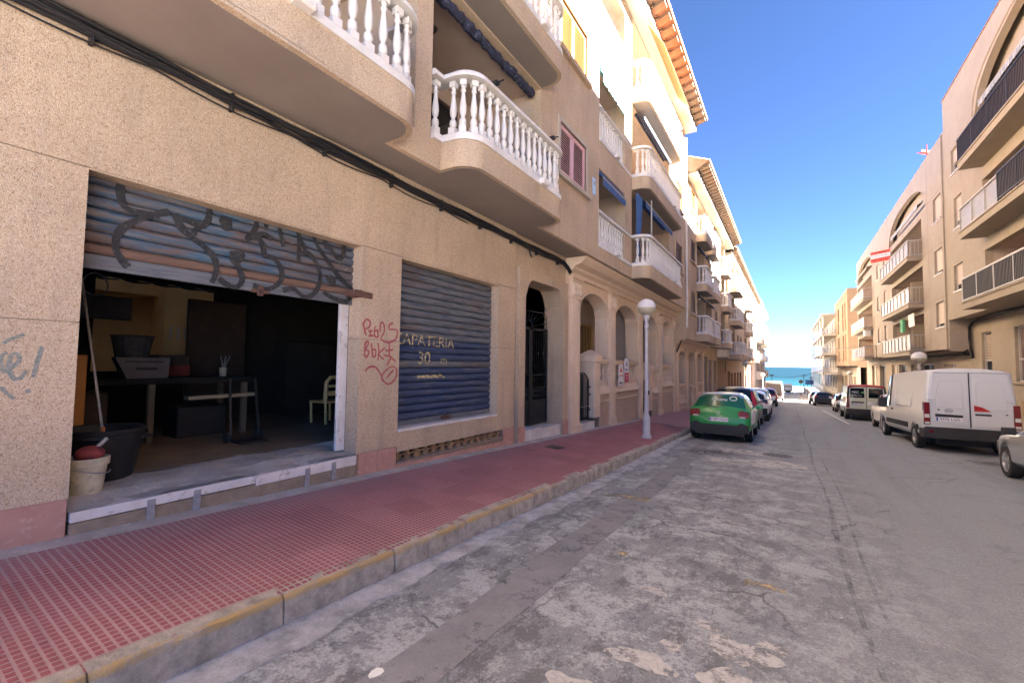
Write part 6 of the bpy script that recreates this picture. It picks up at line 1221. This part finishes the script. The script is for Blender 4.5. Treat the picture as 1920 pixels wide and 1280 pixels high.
def car(label, cat, x, y, yaw, keys, wheels, wr_, mbody, side=(), rear=None, front=None, mroof=None, mside=None, group=None, name='parked_car', crown=.03):
    """lofted body. keys: (y, sill, belt, half width, roof, roof half width); rear/front: y ranges of the screens"""
    L = keys[-1][0]; t = thing(name, (x, y, zr(y)), label, cat, group or ('cars parked along the kerbs' if cat == 'car' else 'vans parked along the street'), local=True, rot=(-math.atan(.0415 if y < 62 else .031), 0, R(yaw)))
    ra = wr_+.065; ys = sorted({round(k[0], 3) for k in keys}|{round(v, 3) for v in frange(0, L, int(L/.07))}|{round(q, 3) for s in side for q in s}|({*rear} if rear else set())|({*front} if front else set()))
    sec = []
    for yy in ys:
        zs, zb, wb, zt, wt = lerp_key(keys, yy); za = 0
        for yw in wheels:
            d = yy-yw
            if abs(d) < ra: za = max(za, sqrt(ra*ra-d*d)+wr_*.98)
        p0 = max(zs, za); p2 = max(zs+.10, za+.015); p3 = max((zs+zb)/2+.06, za+.05); zb = max(zb, za+.08)
        zt = max(zt, zb+.02); tall = zt-zb > .12
        pr = zt-.07 if tall else zb+(zt-zb)*.55
        sec.append([(0,p0),(wb-.10,p0),(wb-.008,p2),(wb+.008,p3),(wb-.008,zb-.03),(wb-.03,zb),(wt+(wb-.03-wt)*(.06 if tall else .0),pr),(wt*.80,zt-.012),(wt*.42,zt+crown*.7),(0,zt+crown)])
    parts = {}
    def g(k): return parts.setdefault(k, MB())
    for i in range(len(ys)-1):
        ym = (ys[i]+ys[i+1])/2
        for s in (1, -1):
            for k in range(9):
                key = 'body'
                if k == 5:
                    for si, (a, c) in enumerate(side):
                        if a < ym < c: key = 'side_window%d' % si
                elif k >= 6:
                    if rear and rear[0] < ym < rear[1] and k >= 6: key = 'rear_window'
                    elif front and front[0] < ym < front[1]: key = 'windscreen'
                    elif mroof and min(sec[i][9][1], sec[i+1][9][1]) > .86*max(q[9][1] for q in sec): key = 'roof'
                elif mside and k >= 1 and ym > .12: key = 'body_side'
                A, Bq = sec[i], sec[i+1]
                g(key).face([(s*A[k][0],ys[i],A[k][1]),(s*A[k+1][0],ys[i],A[k+1][1]),(s*Bq[k+1][0],ys[i+1],Bq[k+1][1]),(s*Bq[k][0],ys[i+1],Bq[k][1])])
    for i, yy in ((0, ys[0]), (-1, ys[-1])):
        A = sec[i]; g('body').face([(q[0], yy, q[1]) for q in A]+[(-q[0], yy, q[1]) for q in A[::-1]])
    for k, m_ in parts.items():
        mm = M['carglass'] if 'window' in k or k == 'windscreen' else (mroof if k == 'roof' else (mside if k == 'body_side' else mbody)); m_.obj(k.rstrip('0123456789'), mm, t, smooth=38)
    b = MB(); b.box(-.6,.6,wheels[0]-ra-.0,wheels[-1]+ra,.18,.34); b.obj('underbody', M['trim'], t)
    for yw in wheels:
        wb = lerp_key(keys, yw)[2]
        for s in (1, -1): wheel(t, s*(wb-.11), yw, wr_, .2, s)
    return t
def rpoly(t, name, pts, y0, y1, m, mirror=False, bev=None):
    """plate in the rear plane, (x,z) outline, from y0 (outer) to y1"""
    for s in ((1, -1) if mirror else (1,)):
        b = MB(); b.prism([(s*p, q) for p, q in pts], y0, y1, lambda a, c, y: (a, y, c)); b.obj(name, M[m] if isinstance(m, str) else m, t)
def tilted(t, name, pts, f, m, mirror=False, d=.02):
    """plate on a leaning rear: f(z)->y of the surface"""
    for s in ((1, -1) if mirror else (1,)):
        b = MB(); n = len(pts); o = [(s*p, f(q)-d, q) for p, q in pts]; i = [(s*p, f(q)+.06, q) for p, q in pts]; b.face(o); b.face(i)
        for k in range(n): b.face([o[k], o[(k+1)%n], i[(k+1)%n], i[k]])
        b.obj(name, M[m] if isinstance(m, str) else m, t)
def plate(t, s, x, z, y, w=.52, h=.115):
    o = MB().box(x-w/2,x+w/2,y-.01,y+.03,z-h/2,z+h/2).obj('number_plate', M['plate'], t); MB().box(x-w/2+.006,x-w/2+.045,y-.012,y,z-h/2+.005,z+h/2-.005).obj('plate_band', M['plateblue'], o)
    text('plate_lettering', s, h*.95, plane_mtx((x+.02,y-.013,z),(1,0,0),(0,0,1)), M['ink'], o, .0008, sx=.93)
def mirrors(t, x, y, z, m, s=1.0):
    for q in (1, -1):
        b = MB(); b.cbox(q*x-.0 if q > 0 else q*x-.2*s, q*x+.2*s if q > 0 else q*x, y-.06*s, y+.07*s, z-.07*s, z+.08*s, .02*s); b.obj('mirror', M[m] if isinstance(m, str) else m, t, smooth=40)
# --- green hatchback
K = [(0,.42,.66,.70,.70,.60),(.05,.34,.80,.79,.83,.70),(.12,.30,.92,.835,.95,.74),(.20,.29,.965,.855,1.0,.745),(.60,.28,.99,.868,1.405,.60),(.85,.28,.995,.87,1.45,.605),(1.7,.27,.99,.87,1.47,.60),(2.3,.27,.97,.87,1.42,.60),(3.05,.27,.95,.865,.99,.72),(3.5,.27,.88,.84,.91,.66),(3.85,.30,.70,.76,.73,.58),(3.98,.38,.56,.66,.58,.5)]
g_ = car('green hatchback with white lettering on its rear window, parked by the left kerb', 'car', -1.83, 14.62, 0, K, (.72, 3.25), .315, M['green car paint'], side=((.72,1.45),(1.53,2.5)), rear=(.235,.56), front=(2.35,3.0), mroof=M['silver paint'])
rw = lambda z: .20+(z-1.0)/.405*.40
MBz = [p for p in g_.children if p.name.startswith('rear_window')][0]; MBz.data.materials[0] = mat('green window film', (.012,.12,.06), rough=.15, coat=.4)
rpoly(g_, 'bumper', [(-.80,.30),(.80,.30),(.80,.52),(.62,.60),(.50,.52),(-.50,.52),(-.62,.60),(-.80,.52)], -.03, .25, 'trim'); rpoly(g_, 'bumper_lip', [(-.66,.22),(.66,.22),(.72,.34),(-.72,.34)], -.01, .4, 'trim')
f2 = lambda z: .02+max(0,(z-.70))*.42
tilted(g_, 'taillight', [(.52,.84),(.56,.74),(.79,.74),(.82,.82),(.80,.93),(.60,.96),(.53,.92)], f2, 'red', True, .035)
tilted(g_, 'reversing_light', [(.56,.775),(.565,.745),(.72,.745),(.72,.775)], lambda z: f2(z)-.02, 'clearlamp', True, .03)
plate(g_, '7789 MGM', .0, .67, -.005); tilted(g_, 'wiper', [(-.40,1.02),(-.02,1.02),(-.02,1.045),(-.36,1.05)], rw, 'trim', False, .03)
rpoly(g_, 'brake_light', [(-.16,1.405),(.16,1.405),(.16,1.43),(-.16,1.43)], .60, .68, 'red'); tilted(g_, 'spoiler', [(-.56,1.42),(.56,1.42),(.54,1.45),(-.54,1.45)], lambda z: .58, M['silver paint'], False, .02)
b = MB()
for zz in (.855,.80):
    for s in (-1, 1): b.hexa([(0,f2(zz)-.022,zz+.035),(s*.085,f2(zz)-.022,zz-.02),(s*.085,f2(zz)+.02,zz-.02),(0,f2(zz)+.02,zz+.035),(0,f2(zz)-.022,zz+.055),(s*.085,f2(zz)-.022,zz),(s*.085,f2(zz)+.02,zz),(0,f2(zz)+.02,zz+.055)])
b.obj('chevron_badge', M['rim'], g_)
n_ = Vector((0, -.405, .40)).normalized(); wm = lambda x, z, k=0.022: plane_mtx((x, rw(z)-k*.7, z+k*.7), (1,0,0), (0,.40,.405))
text('window_lettering', 'Ohana', .17, wm(-.02,1.24), M['inkwhite'], g_, .001); b = MB(); P = [(.36+.10*cos(a), rw(1.28+.055*sin(a))-.016, 1.28+.055*sin(a)+.012) for a in frange(0, 2*pi, 16)]; b.tube(P, .016, 5); b.obj('ring_logo', M['inkwhite'], g_)
text('door_lettering', 'ohana.es', .07, plane_mtx((.26,f2(.72)-.012,.72),(1,0,0),(0,.3,1)), M['inkwhite'], g_, .001); mirrors(g_, .86, 2.35, 1.0, 'green car paint')
b = MB(); b.hexa([(.87,.1,.56),(.885,.1,.56),(.885,1.7,.56),(.87,1.7,.56),(.85,.35,.95),(.875,.35,.95),(.88,1.9,.97),(.86,1.9,.97)]); b.obj('white_side_film', M['white car paint'], g_)
b = MB(); b.tube([(0,.85,1.47),(0,.8,1.62)], .008, 5); b.obj('aerial', M['trim'], g_)
# --- estate and SUV shapes
def suv(label, x, y, yaw, m, L=4.5, Wd=1.82, H=1.64, lights='tall', pl='4821 HKD', cat='car', rearglass=True, roofm=None, name='parked_car', group=None, trim_=True):
    w = Wd/2-.01
    K = [(0,.45,.80,w-.10,.84,w-.22),(.05,.38,.92,w-.05,.96,w-.18),(.12,.34,1.02,w-.03,1.06,w-.16),(.16,.32,1.03,w-.02,1.08,w-.17),(.42,.31,1.05,w,H-.10,w-.24),(.60,.30,1.05,w,H-.04,w-.23),(1.4,.29,1.04,w,H,w-.22),(2.3,.29,1.02,w,H-.02,w-.22),(2.6,.29,1.0,w,H-.08,w-.24),(3.4,.29,.99,w-.01,1.04,w-.16),(3.9,.30,.95,w-.03,.98,w-.2),(L-.15,.33,.78,w-.10,.82,w-.3),(L,.42,.60,w-.2,.64,w-.4)]
    t = car(label, cat, x, y, yaw, K, (.82, L-.92), .34, m, side=((.62,1.35),(1.43,2.2),(2.28,2.95)), rear=(.17,.41), front=(2.62,3.36), mroof=roofm, name=name, group=group)
    f = lambda z: .14+(z-1.06)/(H-.14-1.06)*.26 if z > 1.06 else .03+max(0,z-.8)*.4
    rpoly(t, 'bumper', [(-w+.06,.36),(w-.06,.36),(w-.05,.66),(-w+.05,.66)], -.05, .2, 'trim' if trim_ else m)
    if lights == 'tall': tilted(t, 'taillight', [(w-.22,.95),(w-.04,.92),(w-.10,1.2),(w-.24,H-.16),(w-.30,H-.16),(w-.22,1.1)], f, 'redlit', True, .03); tilted(t, 'reversing_light', [(w-.22,.80),(w-.05,.80),(w-.04,.92),(w-.22,.95)], f, 'clearlamp', True, .03)
    else: tilted(t, 'taillight', [(w-.36,.92),(w-.05,.88),(w-.03,1.02),(w-.14,1.08),(w-.34,1.02)], f, 'redlit', True, .035)
    plate(t, pl, 0, .80 if lights != 'low' else .55, .0); mirrors(t, w, 2.85, 1.08, m if not isinstance(m, str) else M[m]); rpoly(t, 'tailgate_seam', [(-w+.2,.70),(w-.2,.70),(w-.2,.71),(-w+.2,.71)], -.0, .05, 'ink')
    return t
suv('dark blue grey SUV with tall red tail lights ahead of the green hatchback', -1.93, 19.6, 0, M['dark blue grey paint'], H=1.66)
suv('white car just ahead of the dark SUV in the left row', -1.77, 24.9, 0, M['white car paint'], L=4.2, Wd=1.8, H=1.50, lights='low', pl='2906 JLT')
suv('second white car in the left row, hidden behind the first white one', -1.85, 30.2, 0, M['white car paint'], L=4.3, Wd=1.8, H=1.62, lights='low', pl='5512 KBN')
suv('dark red SUV at the far end of the left row', -1.85, 45.8, 0, M['dark red paint'], L=4.5, Wd=1.85, H=1.62, lights='low', pl='8034 LRF')
suv('black hatchback with a wide rear window, parked far along the right side', 3.0, 55.4, 0, M['black car paint'], L=4.2, Wd=1.78, H=1.46, lights='low', pl='1187 MDC')
suv('dark car parked beyond the black hatchback on the right', 2.75, 61.5, 0, M['silver paint'], L=4.2, Wd=1.75, H=1.48, lights='low', pl='6640 JHS')
suv('small white car parked ahead of the pale green van', 3.75, 41.5, 0, M['white car paint'], L=3.9, Wd=1.7, H=1.48, lights='low', pl='3375 KWZ')
wx = suv('white crossover with red tail light squeezed between the two vans', 4.25, 24.15, 0, M['white car paint'], L=4.2, Wd=1.8, H=1.60, lights='low', pl='7459 LMP')
# --- big white panel van
def van(label, x, y, yaw, L, Wd, H, m, name='parked_van', mside=None, mroof=None, rear_win=False, wr_=.35, hood=.75, group=None):
    w = Wd/2-.01; hb = 1.18 if H > 2.2 else 1.02; ins = .14 if H > 2.2 else .10
    K = [(0,.50,hb,w-.05,H-.12,w-ins-.07),(.03,.46,hb,w-.02,H-.05,w-ins-.03),(.08,.42,hb,w,H-.02,w-ins),(.4,.40,hb,w,H,w-ins),(L*.45,.40,hb,w,H+.02,w-ins),(L-hood-1.05,.40,hb,w,H,w-ins-.02),(L-hood-.75,.40,hb,w,H-.12,w-ins-.05),(L-hood,.38,hb-.05,w-.01,hb+.05,w-.14),(L-.25,.36,hb-.30,w-.08,hb-.24,w-.25),(L-.06,.38,.85,w-.16,.88,w-.35),(L,.45,.70,w-.25,.74,w-.45)]
    t = car(label, 'van', x, y, yaw, K, (1.0, L-.95), wr_, m, side=((L-hood-1.35,L-hood-.42),), front=(L-hood-.74,L-hood-.02), mroof=mroof, mside=mside, name=name, group=group, crown=.04)
    return t, w, hb
V, w, hb = van('large white panel van parked on the right side of the road', 4.30, 17.42, 2.4, 6.05, 2.04, 2.40, M['dusty white van paint'])
rpoly(V, 'bumper', [(-w-.01,.40),(w+.01,.40),(w+.01,.66),(w-.05,.72),(-w+.05,.72),(-w-.01,.66)], -.09, .35, 'trim')
for s in (-1, 1):
    b = MB(); P = [(s*.035,.80),(s*(w-.17),.80),(s*(w-.18),1.60),(s*(w-.25),2.26),(s*.035,2.28)]; b.prism(P, -.012, .03, lambda a,c,y: (a,y,c)); o = b.obj('rear_door', M['dusty white van paint'], V)
    Q = [(s*.14,1.28),(s*(w-.27),1.28),(s*(w-.29),1.62),(s*(w-.36),1.98),(s*(w-.42),2.05),(s*.20,2.05),(s*.14,1.99)]; b = MB(); b.prism(Q, -.020, .0, lambda a,c,y: (a,y,c)); b.obj('pressed_panel', M['dusty white van paint'], o); 
    b = MB()
    for (a,c),(a2,c2) in zip(Q, Q[1:]+Q[:1]): b.tube([(a,-.016,c),(a2,-.016,c2)], .011, 5)
    b.obj('panel_ridge', M['dusty white van paint'], o)
    for zz in (1.52,): b = MB(); b.cbox(s*(w-.20)-.09,s*(w-.20)+.09,-.045,.0,zz-.025,zz+.025,.01); b.obj('hinge', M['dusty white van paint'], V)
rpoly(V, 'door_gap', [(-.012,.74),(.012,.74),(.012,2.30),(-.012,2.30)], -.014, .0, 'ink'); rpoly(V, 'roof_gap', [(-w+.25,2.285),(w-.25,2.285),(w-.25,2.295),(-w+.25,2.295)], -.012, .03, 'ink')
rpoly(V, 'taillight', [(w-.155,.78),(w-.015,.78),(w-.03,1.42),(w-.155,1.42)], -.035, .12, 'red', True); rpoly(V, 'reversing_light', [(w-.14,.98),(w-.03,.98),(w-.035,1.08),(w-.14,1.08)], -.045, .0, 'clearlamp', True); rpoly(V, 'indicator', [(w-.14,.80),(w-.03,.80),(w-.03,.86),(w-.14,.86)], -.045, .0, 'clearlamp', True)
rpoly(V, 'plate_recess', [(-.74,1.02),(-.16,1.02),(-.16,1.09),(-.74,1.10)], -.04, .0, 'trim'); plate(V, '9376 LGG', -.45, .955, -.02, .56); rpoly(V, 'door_handle', [(.10,1.10),(.42,1.10),(.42,1.15),(.10,1.15)], -.035, .0, 'trim')
rpoly(V, 'sticker', [(.08,1.22),(.42,1.22),(.24,1.34),(.08,1.38)], -.034, .0, 'redlit')
b = MB(); P = [(-.45+.085*cos(a), -.022, 1.20+.05*sin(a)) for a in frange(0, 2*pi, 20)]; b.tube(P, .008, 5); b.tube([(-.55,-.022,1.195),(-.43,-.022,1.215),(-.47,-.022,1.19),(-.35,-.022,1.205)], .007, 5); b.obj('badge', M['rim'], V)
rpoly(V, 'lock', [(-.68,1.20),(-.64,1.20),(-.64,1.24),(-.68,1.24)], -.016, 0, 'ink'); rpoly(V, 'lock', [(.70,1.14),(.75,1.14),(.75,1.17),(.70,1.17)], -.016, 0, 'ink'); rpoly(V, 'reflector', [(-w+.10,.56),(-w+.20,.56),(-w+.20,.62),(-w+.10,.62)], -.098, 0, 'red')
for s in (-1, 1):
    b = MB(); b.box(s*(w+.0),s*(w+.022),1.6,4.4,.58,.74); b.box(s*w,s*(w+.02),.45,.62,.58,.74); b.obj('side_rubbing_strip', M['trim'], V)
    b = MB()
    for (a,c),(a2,c2) in zip([(1.3,1.25),(3.2,1.25),(3.2,1.95),(1.3,1.95)], [(3.2,1.25),(3.2,1.95),(1.3,1.95),(1.3,1.25)]): b.tube([(s*(w-.018*(1 if c < 1.5 else 6.5)),a,c),(s*(w-.018*(1 if c2 < 1.5 else 6.5)),a2,c2)], .012, 5)
    b.tube([(s*(w-.004),1.3,.98),(s*(w-.004),4.6,.98)], .010, 5); b.obj('side_pressing', M['dusty white van paint'], V)
    b = MB(); b.cbox(s*w if s > 0 else s*w-.26, s*w+.26 if s > 0 else s*w, 4.22, 4.38, 1.12, 1.48, .03); b.obj('mirror', M['trim'], V, smooth=40)
    b = MB(); b.box(s*(w+.002),s*(w+.03),3.42,3.62,1.06,1.12); b.obj('door_handle', M['trim'], V)
# --- pale green van with red roof edge
Pv, w, hb = van('pale green van with red roof and lettered dark rear windows', 3.68, 31.9, 0, 4.9, 1.9, 2.02, M['pale green van paint'], mside=M['teal grey van paint'], mroof=M['red roof paint'], wr_=.33, hood=.95)
rpoly(Pv, 'bumper', [(-w,.36),(w,.36),(w,.66),(-w,.66)], -.07, .3, 'trim'); rpoly(Pv, 'roof_edge', [(-w+.12,1.92),(w-.12,1.92),(w-.16,2.0),(-w+.16,2.0)], -.03, .1, 'red roof paint')
rpoly(Pv, 'corner_pillar', [(w-.15,1.30),(w-.03,1.30),(w-.10,1.92),(w-.17,1.92)], -.02, .1, 'trim', True); rpoly(Pv, 'taillight', [(w-.16,.72),(w-.02,.72),(w-.03,1.32),(w-.16,1.32)], -.035, .1, 'red', True)
for s in (-1, 1): rpoly(Pv, 'rear_window', [(s*.09,1.30),(s*.74,1.30),(s*.72,1.84),(s*.11,1.84)], -.02, .03, 'carglass')
rpoly(Pv, 'door_gap', [(-.012,.68),(.012,.68),(.012,1.92),(-.012,1.92)], -.016, 0, 'ink'); rpoly(Pv, 'plate_recess', [(-.72,1.00),(-.10,1.00),(-.14,1.08),(-.68,1.08)], -.03, 0, 'trim'); plate(Pv, '4630 KHZ', -.40, .92, -.012)
text('window_lettering', 'PEC', .20, plane_mtx((-.50,-.024,1.60),(1,0,0),(0,0,1)), M['inkwhite'], Pv); text('window_lettering', 'Multiservicios', .075, plane_mtx((-.42,-.024,1.42),(1,0,0),(0,0,1)), M['inkwhite'], Pv); rpoly(Pv, 'leaf_logo', [(-.24,1.60),(-.17,1.54),(-.10,1.60),(-.12,1.66),(-.17,1.64),(-.22,1.66)], -.025, 0, mat('green logo', (.15,.40,.16)))
text('badge_lettering', 'VITO', .06, plane_mtx((-.62,-.006,1.16),(1,0,0),(0,0,1)), M['rim'], Pv) if False else None
b = MB(); b.box(-.5,-.3,-.25,.1,.24,.36); b.box(-.04,.04,-.22,.1,.26,.36); b.obj('tow_bar', M['trim'], Pv)
for s in (-1, 1): b = MB(); b.cbox(s*w if s > 0 else s*w-.24, s*w+.24 if s > 0 else s*w, 3.2, 3.36, 1.05, 1.34, .03); b.obj('mirror', M['trim'], Pv, smooth=40)
# --- far vans
F1, w, hb = van('white van driving or standing at the sea end of the road', -.35, 124, 0, 5.2, 2.0, 2.25, M['dusty white van paint']); rpoly(F1, 'rear_window', [(-.75,1.3),(.75,1.3),(.72,1.85),(-.72,1.85)], -.02, .03, M['clearpanel']); rpoly(F1, 'bumper', [(-w,.36),(w,.36),(w,.62),(-w,.62)], -.07, .3, 'trim'); rpoly(F1, 'taillight', [(w-.14,.8),(w-.02,.8),(w-.03,1.3),(w-.14,1.3)], -.035, .1, 'red', True)
F2_, w, hb = van('cream van or camper parked on the left beyond the red SUV', -1.75, 66, 0, 5.4, 2.1, 2.5, M['cream']); rpoly(F2_, 'rear_door', [(-.9,.6),(.9,.6),(.85,2.2),(-.85,2.2)], -.02, .03, M['cream']); rpoly(F2_, 'taillight', [(w-.14,.8),(w-.02,.8),(w-.03,1.3),(w-.14,1.3)], -.035, .1, 'red', True)
# --- silver saloon entering at the right edge (front half in view)
w = .88; K = [(0,.42,.75,w-.12,.8,.6),(.08,.34,.92,w-.05,.97,.66),(.9,.30,.96,w-.01,1.02,.66),(1.5,.28,.97,w,1.36,.57),(2.2,.27,.95,w,1.42,.57),(2.7,.27,.93,w,1.38,.57),(3.35,.27,.90,w,.96,.70),(3.9,.28,.83,w-.03,.87,.66),(4.25,.30,.72,w-.10,.76,.58),(4.42,.34,.62,w-.20,.66,.5),(4.5,.42,.54,w-.30,.57,.42)]
Sv = car('silver saloon cut off by the right edge, front wheel in view', 'car', 4.64, 9.72, 0, K, (1.0, 3.62), .32, M['silver paint'], side=((1.35,2.0),(2.08,2.95)), front=(2.72,3.32), rear=(.95,1.48)); mirrors(Sv, w, 2.95, .98, 'trim', .95)
for s in (-1, 1): b = MB(); b.box(s*w,s*(w+.012),.6,3.18,.60,.62); b.obj('chrome_strip', M['clearlamp'], Sv); b = MB(); b.hexa([(s*(w-.10),4.1,.58),(s*(w-.02),4.0,.60),(s*(w-.04),4.05,.72),(s*(w-.12),4.15,.72),(s*(w-.26),4.36,.52),(s*(w-.18),4.28,.55),(s*(w-.18),4.28,.64),(s*(w-.26),4.33,.64)]); b.obj('headlight', M['clearlamp'], Sv)
for o in bpy.data.objects:
    if o.type == 'MESH' and not o.data.polygons: bpy.data.objects.remove(o)
